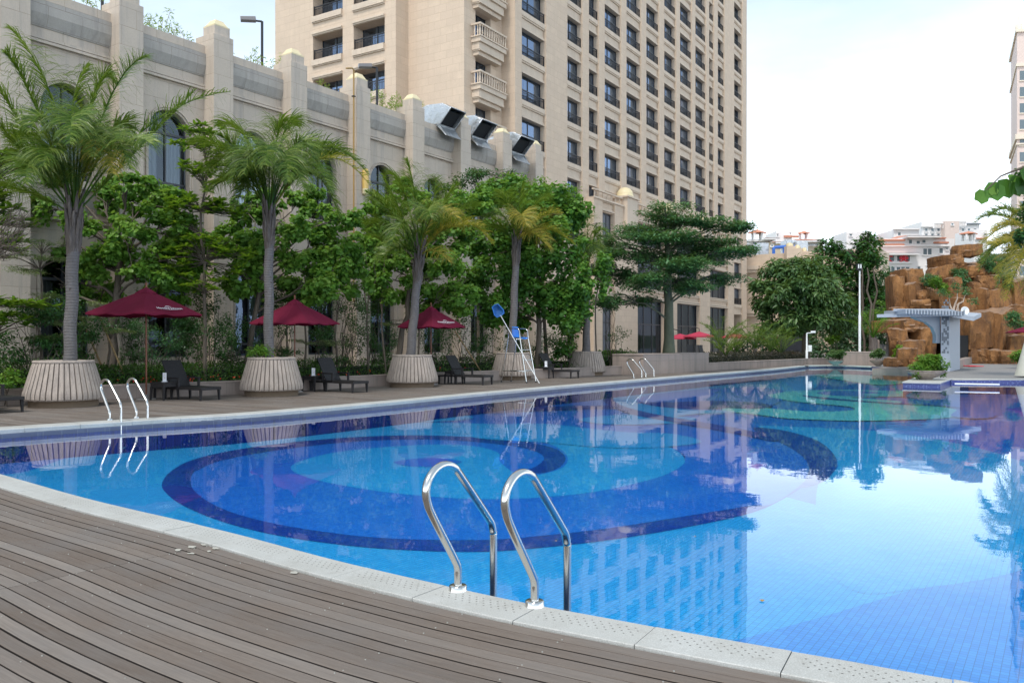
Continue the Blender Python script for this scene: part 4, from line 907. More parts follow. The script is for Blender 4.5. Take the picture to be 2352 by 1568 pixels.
# ---- lifeguard chair ------------------------------------------------------------------------
LB=[G(1154,878.5),G(1182,875.5),G(1206,880.0),G(1235,877.5)]
fr=LB[2]*(30.0/LB[2].y); 
ex=Vector((math.cos(R(-38)),math.sin(R(-38)),0)); ey=Vector((-ex.y,ex.x,0))     # ex: towards the front (ladder side) of the chair, ey: away
O=P(1193,784,30.6); O.z=-.01
lc=empty('lifeguard_chair',O,0,'tall steel lifeguard chair with a blue plastic seat, in front of the fourth planter','lifeguard chair')
def L3(a,b,z): return O+ex*a+ey*b+Vector((0,0,z))
hw=.25
for sx in (-1,1):
    for sy in (-1,1):
        m=MB()
        if sx>0: m.tube([L3(.55,sy*.29,0),L3(.22,sy*hw,1.62),L3(.19,sy*hw,1.9),L3(.14,sy*hw,1.965),L3(-.0,sy*hw,1.985),L3(-.26,sy*hw,2.0),L3(-.31,sy*hw,1.96),L3(-.33,sy*hw,1.64)],.021,8)
        else: m.tube([L3(-.62,sy*.29,0),L3(-.33,sy*hw,1.64)],.019,8)
        l_=m.build('leg',M_steel,lc); m=MB(); m.tube([L3(.55 if sx>0 else -.62,sy*.29,0),L3(.55 if sx>0 else -.62,sy*.29,.05)],.03,8); m.build('foot_cap',M_black,l_)
for z in (.45,.83,1.2,.08+1.5-.0):
    f=(1.62-z)/1.62; a=.22+.33*f
    if z<1.5: m=MB(); m.tube([L3(a,-hw-.02,z),L3(a,hw+.02,z)],.018,8); m.build('rung',M_steel,lc)
m=MB(); m.tube([L3(.22,-hw,1.6),L3(.22,hw,1.6),L3(-.33,hw,1.6),L3(-.33,-hw,1.6)],.018,8,closed=True); m.build('seat_frame',M_steel,lc)
m=MB(); m.tube([L3(.47,-.28,.42),L3(-.55,-.28,.42),L3(-.55,.28,.42),L3(.47,.28,.42)],.014,8,closed=True); m.build('brace',M_steel,lc)
m=MB(); vs=[]; nx,ny=9,12
pr=[(.26,1.60),(.20,1.635),(.05,1.64),(-.10,1.635),(-.17,1.66),(-.21,1.74),(-.225,1.84),(-.235,1.94),(-.24,2.02),(-.25,2.06)]
for i,(a,z) in enumerate(pr):
    for k in range(9):
        y=(k/8-.5)*2; wdt=.21 if i<5 else .21*(1-.06*(i-5)**1.3*.5); lift=.035*y*y if i<5 else 0; fwd=.05*y*y if i>=4 else 0
        vs.append(L3(a+fwd,y*wdt,z+lift))
m.add(vs,[(i*9+k,i*9+k+1,(i+1)*9+k+1,(i+1)*9+k) for i in range(len(pr)-1) for k in range(8)],True)
sb=m.build('seat',M_blue,lc,fixn=False); md=sb.modifiers.new('solid','SOLIDIFY'); md.thickness=.012
# skimmer net leaning on the chair
n0=P(1239,880,29.6); n0.z=0; n1=P(1149.5,724,30.2)
nt=empty('leaf_skimmer_net',n0,0,'blue pool leaf net on a long white pole leaning against the lifeguard chair','skimmer net')
m=MB(); m.tube([n0,n1],.015,8); m.build('pole',M_white,nt)
ax=(n1-n0).normalized(); sdv=ax.cross(Vector((0,1,0))).normalized(); 
def nq(a,b,dz=0): return n1+ax*a+sdv*b+Vector((0,-dz,0))
ring=[nq(0,-.15),nq(-.02,0),nq(0,.15),nq(.12,.19),nq(.28,.15),nq(.42,.12),nq(.45,0),nq(.42,-.12),nq(.28,-.16),nq(.12,-.19)]
m=MB(); m.tube(ring,.016,6,closed=True); m.build('rim',M_blue,nt)
m=MB(); cb_=n1+ax*.26+Vector((0,.22,0)); vs=[Vector(p) for p in ring]+[(Vector(p)*.45+cb_*.55) for p in ring]+[cb_]; k=len(ring)
m.add(vs,[(i,(i+1)%k,k+(i+1)%k,k+i) for i in range(k)]+[(k+i,k+(i+1)%k,2*k) for i in range(k)],True); m.build('netting',M_net,nt,fixn=False)
# floating leaves
for i,(x,y,c_) in enumerate([(1751,1381,'reddish curled'),(1279,1242,'yellow'),(1598,1232,'tiny yellow'),(1340,1005,'greenish')]):
    p=G(x,y,ZW+.006); a=random.random()*6
    leafmesh('floating_leaf',[p],[(math.cos(a),math.sin(a),0)],.06 if i==0 else .035,M_leafy,None,'quad',norm=[(0,0,1)],lab=c_+' leaf floating on the '+['bright sky reflection','dark swirl below the near ladder','dark band right of near ladder','water in mid pool'][i],cat='leaf')
# ================================================================= low hotel wing on the left
VB,VW=-25.5,-26.1
pr_=[5.05,8.7,12.39,16.0,19.57,23.14,26.79,30.49,34.2,38.0,41.3]     # right edges (s) of the piers
low=empty('hotel_wing',FB.pt(15,VB,0),0,'long low hotel wing in stained beige granite with piers, gold caps and arched windows','building')
PT=12.23
def arch_wall(m,F,s0,s1,v0,v1,zt,op,mi=0):
    """wall panel between s0..s1 from z to zt with arched openings; op=[(a,b,zlow,zspring,arched)] sorted bottom to top, same a,b"""
    a,b=op[0][0],op[0][1]; z0=-.1
    m.fb(F,s0,a,v0,v1,z0,zt,mi); m.fb(F,b,s1,v0,v1,z0,zt,mi); z=z0
    for (a_,b_,zl,zs,ar) in op:
        m.fb(F,a,b,v0,v1,z,zl,mi); rr=(b-a)/2; c=(a+b)/2
        if ar:
            n_=14; top=zs+rr+.12; arc=[(c+rr*math.cos(PI-PI*i/n_),zs+rr*math.sin(PI*i/n_)) for i in range(n_+1)]
            vs=[F.pt(s,v,zz) for v in (v1,v0) for s,zz in arc]+[F.pt(s,v,top) for v in (v1,v0) for s,_ in arc]; N=n_+1
            fs=[]
            for i in range(n_): fs+=[(i,i+1,2*N+i+1,2*N+i),(N+i+1,N+i,3*N+i,3*N+i+1),(i+1,i,N+i,N+i+1),(2*N+i,2*N+i+1,3*N+i+1,3*N+i)]
            m.add(vs,fs,mi=mi); z=top
        else: z=zs
    m.fb(F,a,b,v0,v1,z,zt,mi)
def win(F,a,b,zl,zs,vp,ar,parent,lb=None,curt=1,trans=None,lou=False,frame=M_frame,gl=M_glassw):
    """window: grey frame, pane(s), curtain behind"""
    rr=(b-a)/2; c=(a+b)/2; t_=.055; m=MB(); top=zs
    outl=[(a,zl),(b,zl),(b,zs)]
    if ar: outl+=[(c+rr*math.cos(PI*i/14),zs+rr*math.sin(PI*i/14)) for i in range(1,14)]
    outl+=[(a,zs)]
    for (s0,z0),(s1,z1) in zip(outl,outl[1:]+outl[:1]):
        m.tube([F.pt(s0,vp,z0),F.pt(s1,vp,z1)],.06,4)
    m.fb(F,c-t_/2,c+t_/2,vp-.04,vp+.05,zl,zs+(rr if ar else 0))
    if ar or trans: m.fb(F,a,b,vp-.04,vp+.055,zs-.04 if ar else trans,(zs if ar else trans)+.05)
    if zs-zl>1.6: m.fb(F,a,b,vp-.04,vp+.052,zl+.42,zl+.49)
    if lou:
        for i in range(int((zs+rr-zl)/.13)):
            z=zl+.1+i*.13; hh=rr if z<zs else math.sqrt(max(0,rr*rr-(z-zs)**2))
            if hh>.1: m.fprof(F,c-hh,c+hh,[(vp-.03,z+.06),(vp+.03,z),(vp+.03,z+.02),(vp-.03,z+.08)])
    w=m.build('window',frame,parent,fixn=True)
    if lb: w['label']=lb
    m=MB(); m.add([F.pt(s,vp,z) for s,z in outl],[tuple(range(len(outl)))]); m.build('pane',gl if not lou else M_dark,w)
    if curt and not lou:
        m=MB(); n_=20
        for (x0,x1) in ((a+.08,c-.28*rr),(c+.12*rr,b-.05)):
            vs=[]
            for i in range(n_+1): s=x0+(x1-x0)*i/n_; v=vp-.16-.03*math.sin(i*2.1); vs+=[F.pt(s,v,zl),F.pt(s,v,zs)]
            m.add(vs,[(2*i,2*i+2,2*i+3,2*i+1) for i in range(n_)],True)
        m.build('curtain',M_lace if curt==2 else M_curtain,w,fixn=False)
    return w
wall=MB(); trim=wall
ed=[1.4]+pr_
openings=[]
for i in range(len(pr_)-1):
    s0=pr_[i]; s1=pr_[i+1]-.85
    c=(s0+s1)/2+.0; a,b=c-.8,c+.8
    arch_wall(wall,FB,s0,s1,VW-.45,VW,11.95,[(a,b,.95,3.45,True),(a,b,6.62,8.8,True)])
    openings.append((a,b))
wall.fb(FB,-12,pr_[0]-.85,VW-.45,VW,-.1,11.95)
for i,(a,b) in enumerate(openings):
    # moulded surround round the arches
    for zs,zl in ((3.45,.95),(8.8,6.62)):
        c=(a+b)/2; arc=[FB.pt(a-.1,VW+.02,zl)]+[FB.pt(c+.9*math.cos(PI-PI*k/12),VW+.02,zs+.9*math.sin(PI*k/12)) for k in range(13)]+[FB.pt(b+.1,VW+.02,zl)]
        trim.tube(arc,.035,4,cap=False)
band=wall
# parapet, slanted frieze, cornices and middle belt
for i in range(-1,len(pr_)-1):
    s0=pr_[i] if i>=0 else -12; s1=(pr_[i+1]-.85)
    band.fprof(FB,s0,s1,[(VW+.001,11.92),(VW+.16,11.92),(VW+.16,11.50),(VW+.03,11.12),(VW+.001,11.12)],1)
    band.fb(FB,s0,s1,VW-.45,VW+.10,11.95,PT,0)
    for zc,pz in ((10.62,.13),(10.74,.09),(5.26,.13),(5.38,.09),(6.34,.10)): band.fb(FB,s0,s1,VW+.002,VW+pz,zc,zc+.085,0)
    band.fb(FB,s0,s1,VW+.001,VW+.035,5.62,6.02,1)
    band.fb(FB,s0,s1,VW+.001,VW+.07,-.1,.72,0)
w_=wall.build('wall',[M_lowstone,M_lowgrey],low)
def gold_cap(F,s,v,z,r0,r1,h,parent,mat=M_gold,over=.03):
    m=MB(); q=lambda r,zz:[F.pt(s-r,v-r,zz),F.pt(s-r,v+r,zz),F.pt(s+r,v+r,zz),F.pt(s+r,v-r,zz)]
    m.hexa(q(r0+over,z)+q(r0+over,z+.05)); m.hexa(q(r0,z+.05)+q(r1,z+h)); return m.build('gold_cap',mat,parent)
for i,e in enumerate(pr_):
    m=MB(); s=e-.425; m.fb(FB,e-.85,e,VW-.45,VB,-.1,12.62); m.fb(FB,e-.95,e+.1,VW+.01,VB+.07,-.1,.75)
    m.fb(FB,s-.33,s+.33,VB-.74,VB-.08,12.62,12.95)
    p=m.build('pier',M_lowstone,low,bev=.012); gold_cap(FB,s,VB-.41,12.95,.30,.16,.28,p)
for i,(a,b) in enumerate(openings):
    win(FB,a,b,6.62,8.8,VW-.30,True,low,curt=2 if i<5 else 1)
    win(FB,a,b,.95,3.45,VW-.30,True,low,curt=1,lou=(i==1),gl=M_glass2)
m=MB(); m.fb(FB,-12,41,VW-9,VW-.5,11.4,11.6); m.build('roof',M_pave,low)
m=MB(); m.fb(FB,-12,41,VW-1.6,VW-1.5,-.1,11.4); m.fb(FB,-12,41.2,VW-9,VW-8.9,-.1,11.4); m.fb(FB,40.9,41.2,VW-9,VW-.45,-.1,11.95); m.fb(FB,-12.2,-12,VW-9,VW-.45,-.1,11.95); m.build('inner_wall',M_room,low)
# brass pipe and sconce
px=FB.S(811,VB+.03); pi=empty('drain_pipe',FB.pt(px,VB,5),0,'thin ochre vertical pipe with a hooked top beside the fourth gold capped pier','pipe')
m=MB(); v=VB+.07; m.tube([FB.pt(px,v,3.2),FB.pt(px,v,12.75),FB.pt(px,v,13.15),FB.pt(px-.1,v,13.2),FB.pt(px-.45,v,13.1)],.035,8); m.build('pipe',plain('ochre_paint',(.36,.22,.07),.6,.1),pi)
for z in (6,9,12): m=MB(); m.fb(FB,px-.07,px+.07,VB,VB+.12,z,z+.04); m.build('bracket',M_black,pi)
ss=FB.S(839.5,VB+.1); sc0=empty('wall_lamp',FB.pt(ss,VB,8.4),0,'gold capsule wall lamp on the pier right of the ochre pipe','wall lamp')
m=MB(); m.lathe([(.0001,0),(.12,.05),(.15,.12),(.13,.16),(.15,.2),(.14,.3)],FB.pt(ss,VB+.1,7.85),14); m.build('holder',M_gold,sc0)
m=MB(); m.lathe([(.14,.3),(.15,1.0),(.12,1.15),(.0001,1.22)],FB.pt(ss,VB+.1,7.85),14); m.build('shade',plain('ochre_glass',(.62,.42,.12),.3),sc0)
# ducts over the parapet
def duct(s0,s1,z,label):
    r=empty('exhaust_duct',FB.pt(s0,VW,z),0,label,'exhaust duct','sheet metal exhaust ducts over the parapet')
    pr=[(-27.7,z-.5),(-27.7,z+.35),(-27.3,z+.75),(-26.6,z+.98),(-25.6,z+.92),(-25.05,z+.62),(-25.75,z-.12),(-26.5,z+.0),(-26.9,z-.35)]
    m=MB(); n_=len(pr); vs=[FB.pt(s0,v,zz) for v,zz in pr]+[FB.pt(s1,v,zz) for v,zz in pr]; fs=[]
    for i in range(n_):
        if i==5: continue
        j=(i+1)%n_; fs.append((i,j,n_+j,n_+i))
    fs+=[tuple(range(n_))[::-1],tuple(range(n_,2*n_))]; m.add(vs,fs)
    m.build('duct_body',M_galv,r,fixn=False,bev=.03)
    m=MB(); m.add([FB.pt(s0+.03,-25.35,z+.56),FB.pt(s1-.03,-25.35,z+.56),FB.pt(s1-.03,-25.9,z-.02),FB.pt(s0+.03,-25.9,z-.02)],[(0,1,2,3)]); m.build('dark_mouth',M_dark,r)  # near-black sheet stands in for the shade inside the duct
    m=MB(); m.tube([FB.pt(s0,-25.05,z+.62),FB.pt(s1,-25.05,z+.62),FB.pt(s1,-25.75,z-.12),FB.pt(s0,-25.75,z-.12)],.03,4,closed=True); m.build('mouth_rim',M_galv,r)
    m=MB(); q=[(-25.95,z-.08),(-25.35,z-.72),(-25.32,z-.70),(-25.92,z-.05)]; m.fprof(FB,s0+.02,s1-.02,q); q=[(-25.75,z-.12),(-25.75,z-.16),(-25.98,z-.2),(-25.98,z-.1)]; m.fprof(FB,s0,s1,q)
    for s in (s0,s1-.02): m.fprof(FB,s,s+.02,[(-25.75,z-.12),(-26.0,z-.1),(-25.38,z-.7)])
    m.build('flap',M_galv,r); return r
duct(FB.S(1036,-25.05),FB.S(1070,-25.05)+.0,12.35,'largest galvanised duct bending over the parapet, left of the three')
duct(FB.S(1108,-25.05),FB.S(1142,-25.05),12.35,'crumpled silver duct, middle of the three over the parapet')
duct(FB.S(1197,-25.05),FB.S(1228,-25.05),12.25,'smallest silver duct at the right end of the parapet')
# flood lamps on the roof
def roof_lamp(x,ytop,yb,d,label,arm=-.75):
    b=P(x,yb,d); tp=P(x,ytop,d); r=empty('roof_lamp_post',b,0,label,'lamp post','flood lamp posts on the roof')
    m=MB(); m.tube([Vector((b.x,b.y,11.5)),tp],.055,8); m.build('post',M_black,r)
    u=Vector((-.95,-.3,0)); m=MB(); m.tube([tp,tp+u*.25],.04,6); m.build('arm',M_black,r)
    m=MB(); c_=tp+u*.55+Vector((0,0,.03)); rz=math.atan2(u.y,u.x); M=Matrix.Rotation(rz,3,'Z')@Matrix.Rotation(R(8),3,'Y'); q=[(-.3,-.16,-.1),(.3,-.16,-.06),(.3,.16,-.06),(-.3,.16,-.1),(-.3,-.14,.07),(.3,-.14,.09),(.3,.14,.09),(-.3,.14,.07)]
    m.hexa([M@Vector(k)+c_ for k in q]); h=m.build('lamp_head',plain('lamp_grey',(.20,.19,.19),.4,.4),r,bev=.01); return r
roof_lamp(602,50,150,34,'black roof lamp post against the white sky, left of the tower')
roof_lamp(866,156,215,38,'roof lamp post in front of the tower balconies')
roof_lamp(235,-30,28,29,'roof lamp post at the top left, head above the frame')
# roof garden bamboo sprays
def bamboo(pts,label,n=260,h=1.4,size=.17):
    base=Vector(pts[0]); r=empty('roof_bamboo',base,0,label,'bamboo plant','bamboo plants on the roof edge'); m=MB(); ce=[];di=[]
    for p in pts:
        for _ in range(4):
            e=Vector(p)+Vector((random.gauss(0,.35),random.gauss(0,.3),h*random.uniform(.5,1.05))); w=wig(p,e,5,.12); m.tube(w,[.012,.01,.009,.008,.006,.003],4)
            for _ in range(max(6,n//len(pts)//4)):
                k=random.uniform(.25,1)**.7*4.99; i=int(k); q=w[i].lerp(w[i+1],k-i); ce.append(q+Vector((random.gauss(0,.07),random.gauss(0,.07),random.gauss(0,.06)))); di.append((random.gauss(0,1),random.gauss(0,1),random.gauss(.1,.7)))
    m.build('stems',M_cane,r); leafmesh('leaves',ce,di,size,L_bamb,r,'quad',norm=unit(len(ce))+np.array([0,0,.7]),asp=.22); return r
for (xs,yb,hh,nn,lb) in [((335,372,410,445),75,.9,420,'sparse sprigs between the two left gold caps'),((556,585,612,625),150,.8,300,'sprigs at the foot of the left roof lamp'),((862,885,915,930),248,1.1,900,'bright dense bamboo right of the ochre pipe'),
    ((985,1002,1012),270,1.1,420,'tall bamboo sprays just left of the biggest duct'),((198,225),10,.8,160,'sprigs at the top left corner of the roof'),((1275-540,1290-540),195,.5,120,'small tuft on the roof left of the ochre pipe')]:
    pts=[]
    for x in xs:
        s=FB.S(x,-27.0); p=FB.pt(s,-27.0,11.7); pts.append(p)
    bamboo(pts,lb.replace('bamboo','bamboo')+'' if 'bamboo' in lb else 'roof bamboo, '+lb,nn,hh+.7)
# ================================================================= hotel tower
class FV:                                                # cross facades: run along v, face the camera
    def __init__(s,F): s.u=F.n; s.n=-F.u
    def pt(s,a,b,z): return s.u*a+s.n*b+Vector((0,0,z))
    def S(s,x,b): r=Vector(((x-CX)/F0,1,0)); d=b/(r.dot(s.n)); return d*r.dot(s.u)
FL=FV(FT)
VT=-31.0; S0=49.52; V2=-32.14; S1=44.93; V3=-36.91; S2=43.58; V4=-48.83; SE=105.35; TOP=51.0; SILL=22.1; FH=3.2
OP=[(50.43,53.93),(57.28,59.85),(61.0,62.86),(63.97,67.31),(68.44,71.76),(72.95,76.14),(77.44,80.67),(81.77,85.31),(86.37,89.86),(90.87,92.56),(93.89,96.36),(100.09,103.51)]
LOWF=[-4,-4,-4,-2,-2,-2,-2,-2,-2,-4,-4,-5]
tow=empty('hotel_tower',FT.pt(75,VT,0),0,'tall sandstone hotel tower with rows of recessed windows and black railings','building')
pier=MB(); back=MB()
class Mi:                                                # same mesh, second material
    def __init__(s,m,i): s.m=m; s.i=i
    def fb(s,*a): return s.m.fb(*a,mi=s.i)
span=Mi(pier,1); trm=Mi(pier,1)
ed=[S0]+[x for o in OP for x in o]+[SE]
for a,b in zip(ed[::2],ed[1::2]): pier.fb(FT,a,b,VT-1.0,VT,-.1,TOP)
NLV=[k for k in range(-5,9)]
for (a,b),lo in zip(OP,LOWF):
    for k in range(-6,9):
        z=SILL+FH*k
        if k<lo: 
            continue
        # spandrel below the sill of floor k
        zt_=z; zb=z-FH+1.98 if k>lo else z-1.25
        span.fb(FT,a,b,VT-.95,VT-.24,zb,zt_)
        trm.fb(FT,a,b-.0,VT-.24+.002,VT-.07,z-.36,z-.01); trm.fb(FT,a,b,VT-.238,VT-.13,z-.47,z-.36)
        trm.fb(FT,a,b,VT-.238,VT-.14,zb,zb+.12); trm.fb(FT,a,b,VT-.236,VT-.19,zb+.12,zb+.24)
    span.fb(FT,a,b,VT-.95,VT-.24,SILL+FH*8+1.98,TOP); 
    if lo>-4: span.fb(FT,a,b,VT-.95,VT-.24,-.1,SILL+FH*lo-1.25)
    elif lo>-5: span.fb(FT,a,b,VT-.95,VT-.24,6.2,SILL+FH*lo-1.25)
    else: pass
# wall bodies behind and the stepped corner
pier.fb(FT,S1,S0,V2-1.0,V2,-.1,12.0)
JUL=[(46.25,48.12)]
def cells(mb,mt,F,s0,s1,v0,v1,ops,ks,zs_off,hh,base=-.1,top=TOP):
    """wall with a column grid of openings; ops=[(a,b)]"""
    e=[s0]+[x for o in ops for x in o]+[s1]
    for a,b in zip(e[::2],e[1::2]): mb.fb(F,a,b,v0,v1,base,top)
    for a,b in ops:
        z=base
        for k in ks: mb.fb(F,a,b,v0,v1,z,SILL+FH*k+zs_off); z=SILL+FH*k+zs_off+hh
        mb.fb(F,a,b,v0,v1,z,top)
cells(pier,None,FT,S1,S0,V2-.8,V2,JUL,range(-5,9),.0,1.95,12.0)
pier.fb(FT,S2,S1,V3-1,V3,-.1,TOP)
LB2=[(-44.81,-41.85),(-40.8,-37.89)]
cells(pier,None,FL,V4,V3-1.0,-S2-1.6,-S2,LB2,range(-5,9),.0,1.75)
pier.fb(FL,V3,V2-.8,-S1-.6,-S1,-.1,TOP)
pier.fb(FL,V2,VT-1.0,-S0-.6,-S0,-.1,TOP)
for (a,b) in LB2:                                        # balcony beams with mouldings
    m=span
    for k in range(-4,9):
        z=SILL+FH*k
        for z0,z1,p in ((-.02,-.42,.18),(-.42,-.50,.10),(-1.20,-1.32,.16),(-1.32,-1.42,.09)): m.fb(FL,a,b,-S2+.002,-S2+p,z+z1,z+z0)
tw=pier.build('wall',[M_tower,M_tower2],tow)
back.fb(FT,S2+2.2,SE-.7,V4+.6,V3-1.2,-.1,TOP-.5); back.fb(FT,S1+1.5,SE-.7,V3-1.2,VT-2.6,-.1,TOP-.5); back.build('inner_core',M_room,tow)
m=MB(); m.fb(FT,S2+.1,SE-.0,V4+.1,V3-.3,TOP,TOP+.4); m.fb(FT,S1+.5,SE,V3-.3,VT-.2,TOP,TOP+.4); m.build('roof',M_tower,tow)
m=MB(); m.fb(FT,SE-.6,SE,V4,VT-.98,-.1,TOP)
for k in range(-6,9):
    z=SILL+FH*k
    for z0,z1,p in ((-.47,-.02,.35),(-1.22,-1.02,.3),(.9,1.05,.22)): m.fb(FT,SE+.002,SE+p,VT-6,VT-.6,z+z0,z+z1)
m.build('end_wall',M_tower,tow)
# windows of the tower: one object each, shared meshes by column
def build_local(mb,name,mat,parent,loc,fixn=True):
    o=mb.build(name,mat,None,fixn=fixn); o.location=loc; return o
NW=[0]; restw=[]
def tower_window(F,a,b,v,k,proto,rail=True,h=1.95,lab=None,cur=.45,stone_bal=False,zo=0.0):
    z=SILL+FH*k+zo; loc=F.pt(a,v,z)
    if k not in proto and not proto:
        w=b-a; m=MB(); t_=.06
        for (x0,x1,z0,z1) in ((0,t_,0,h),(w-t_,w,0,h),(t_,w-t_,0,t_),(t_,w-t_,h-t_,h),(w*.47,w*.47+.06,t_,h-t_)): m.fb(F,x0,x1,-.05,.04,z0,z1)
        fr_=m.build('window',M_frame); 
        m=MB(); m.add([F.pt(0,0,0),F.pt(w,0,0),F.pt(w,0,h),F.pt(0,0,h)],[(0,1,2,3)]); m.build('pane',M_glass,fr_,fixn=False)
        m=MB(); n_=14; vs=[]
        for i in range(n_+1): s=w*(cur)+(w*(1-cur))*i/n_; vs+=[F.pt(s,-.18-.03*math.sin(i*2.3),0),F.pt(s,-.18-.03*math.sin(i*2.3),h)]
        m.add(vs,[(2*i,2*i+2,2*i+3,2*i+1) for i in range(n_)],True); m.build('curtain',M_lace if F is FL else M_curtain,fr_,fixn=False)
        if rail:
            m=MB(); d0=-v+rail; zt_=.72
            m.fb(F,.02,w-.02,d0-.03,d0+.03,zt_,zt_+.06); m.fb(F,.02,w-.02,d0-.02,d0+.02,.06,.10); m.fb(F,.02,w-.02,d0-.015,d0+.015,zt_-.16,zt_-.13)
            nb=int(w/.13)
            for i in range(nb+1): x=.03+(w-.06)*i/nb; m.fb(F,x-.012,x+.012,d0-.012,d0+.012,.0,zt_)
            for x in (.03,w-.03): m.fb(F,x-.03,x+.03,d0-.03,d0+.03,0,zt_+.1)
            m.build('railing',M_black,fr_)
        proto['o']=fr_; fr_.matrix_basis=Matrix.Translation(loc); o=fr_
    else:
        o=copy_tree(proto['o']); o.matrix_basis=Matrix.Translation(loc)
    o.parent=tow; o.matrix_parent_inverse=wm(tow).inverted(); NW[0]+=1
    if lab: o['label']=lab
    return o
def vis_floor(F,s,v,z):                                   # does that floor show in the picture
    p=F.pt(s,v,z); y=CY-(p.z-CH)*F0/p.y; return -40<y
def sightlist():
    L=[]
    for ci,((a,b),lo) in enumerate(zip(OP,LOWF)):
        for k in range(lo,9): L.append((ci,a,b,k))
    return L
SL=sightlist(); inview=[q for q in SL if vis_floor(FT,q[1],VT,SILL+FH*q[3])]; 
inview.sort(key=lambda q:q[1]); one=inview[:88]; rest=[q for q in SL if q not in one]
protos={}
for ci,a,b,k in one: tower_window(FT,a,b,VT-.55,k,protos.setdefault(ci,{}),rail=VT-.18,cur=.42 if b-a>2.2 else .95)
P3=[{} for _ in LB2]
for j,(a,b) in enumerate(LB2):
    for k in (0,1,-1,2)[:3]: tower_window(FL,a,b,-S2-1.0,k,P3[j],rail=-S2-.1,h=2.0,cur=.35,lab=None)
PJ={}
for k in (-2,-1,0,1): tower_window(FT,46.25,48.12,V2-.5,k,PJ,rail=False,cur=.5)
# remaining panes as one part
m=MB(); mg=MB()
for ci,a,b,k in rest:
    z=SILL+FH*k
    m.fb(FT,a,b,VT-.62,VT-.58,z,z+1.95); mg.fb(FT,a,b,VT-.2,VT-.16,z+.70,z+.76); nb=int((b-a)/.26)
    for i in range(nb+1): x=a+.03+(b-a-.06)*i/nb; mg.fb(FT,x-.02,x+.02,VT-.2,VT-.16,z,z+.72)
for (a,b) in LB2:
    for k in (-4,-3,-2,2,3,4,5,6,7,8): m.fb(FL,a,b,-S2-1.36,-S2-1.32,SILL+FH*k,SILL+FH*k+2)
for k in (-5,-4,-3,2,3,4,5,6,7,8): m.fb(FT,46.25,48.12,V2-.56,V2-.52,SILL+FH*k,SILL+FH*k+1.95)
o=m.build('window_panes',[M_glass2],tow); o['kind']='stuff'
m2=MB(); 
for ci,a,b,k in rest: z=SILL+FH*k; m2.fb(FT,a+(b-a)*.45,b,VT-.84,VT-.8,z,z+1.95)
o=m2.build('curtains',M_curtain,tow); o['kind']='stuff'
o=mg.build('railings',M_black,tow); o['kind']='stuff'
# stone balustrade balconies
for k in range(-4,3):
    z=SILL+FH*k; a,b=45.75,49.0; v=V2; pr_out=.75
    m=MB(); m.fb(FT,a,b,v+.002,v+pr_out,z-.42,z-.05); m.fb(FT,a-.08,b+.08,v+.002,v+pr_out+.08,z-.10,z-.02); m.fb(FT,a+.1,b-.1,v+.002,v+pr_out-.16,z-.9,z-.42); m.fb(FT,a+.22,b-.22,v+.002,v+pr_out-.30,z-1.24,z-.9)
    m.fb(FT,a+.14,b-.14,v+.002,v+pr_out-.10,z-.98,z-.90)
    bc=m.build('balcony',M_tower2,tow)
    m=MB(); m.fb(FT,a-.02,b+.02,v+pr_out-.16,v+pr_out+.02,z+.72,z+.84); m.fb(FT,a-.02,a+.14,v+.002,v+pr_out-.16,z+.72,z+.84); m.fb(FT,b-.14,b+.02,v+.002,v+pr_out-.16,z+.72,z+.84)
    pts=[(a+.06+(b-a-.12)*i/11,v+pr_out-.07) for i in range(12)]+[(a+.06,v+.25),(a+.06,v+.5),(b-.06,v+.25),(b-.06,v+.5)]
    for s,vv in pts: m.lathe([(.06,-.02),(.06,.04),(.035,.08),(.065,.22),(.055,.34),(.03,.55),(.05,.64),(.05,.72)],FT.pt(s,vv,z),8)
    m.build('balustrade',M_tower2,bc)
# ---- podium in front of the tower -----------------------------------------------------
pod=empty('hotel_podium',FT.pt(80,-30.2,0),0,'three storey sandstone podium with tall shopfront windows and golden domes at the tower foot','building')
VP=-30.2; PO=[(61.9,64.3),(69.1,75.63),(78.87,85.61),(88.86,95.2)]; pm=MB(); pt_=Mi(pm,1)
e=[60.3]+[x for o in PO for x in o]+[97.2]
for a,b in zip(e[::2],e[1::2]): pm.fb(FT,a,b,VP-.75,VP,-.1,13.3)
for (a,b) in PO:
    pm.fb(FT,a,b,VP-.72,VP-.2,-.1,.25); pm.fb(FT,a,b,VP-.72,VP-.2,5.35,6.4); pm.fb(FT,a,b,VP-.72,VP-.2,9.55,10.3); pm.fb(FT,a,b,VP-.72,VP-.2,12.3,13.3)
    for z in (5.35,5.52,6.1,6.28,9.6,10.15,12.4,13.1): pt_.fb(FT,a,b,VP-.198,VP-.05,z,z+.12)
pt_.fb(FT,60.2,97.3,VP+.002,VP+.12,13.18,13.32)
pm.fb(FT,60.3,60.8,VP-.8,VP-.76,-.1,13.3)
pm.build('wall',[M_tower,M_tower2],pod)
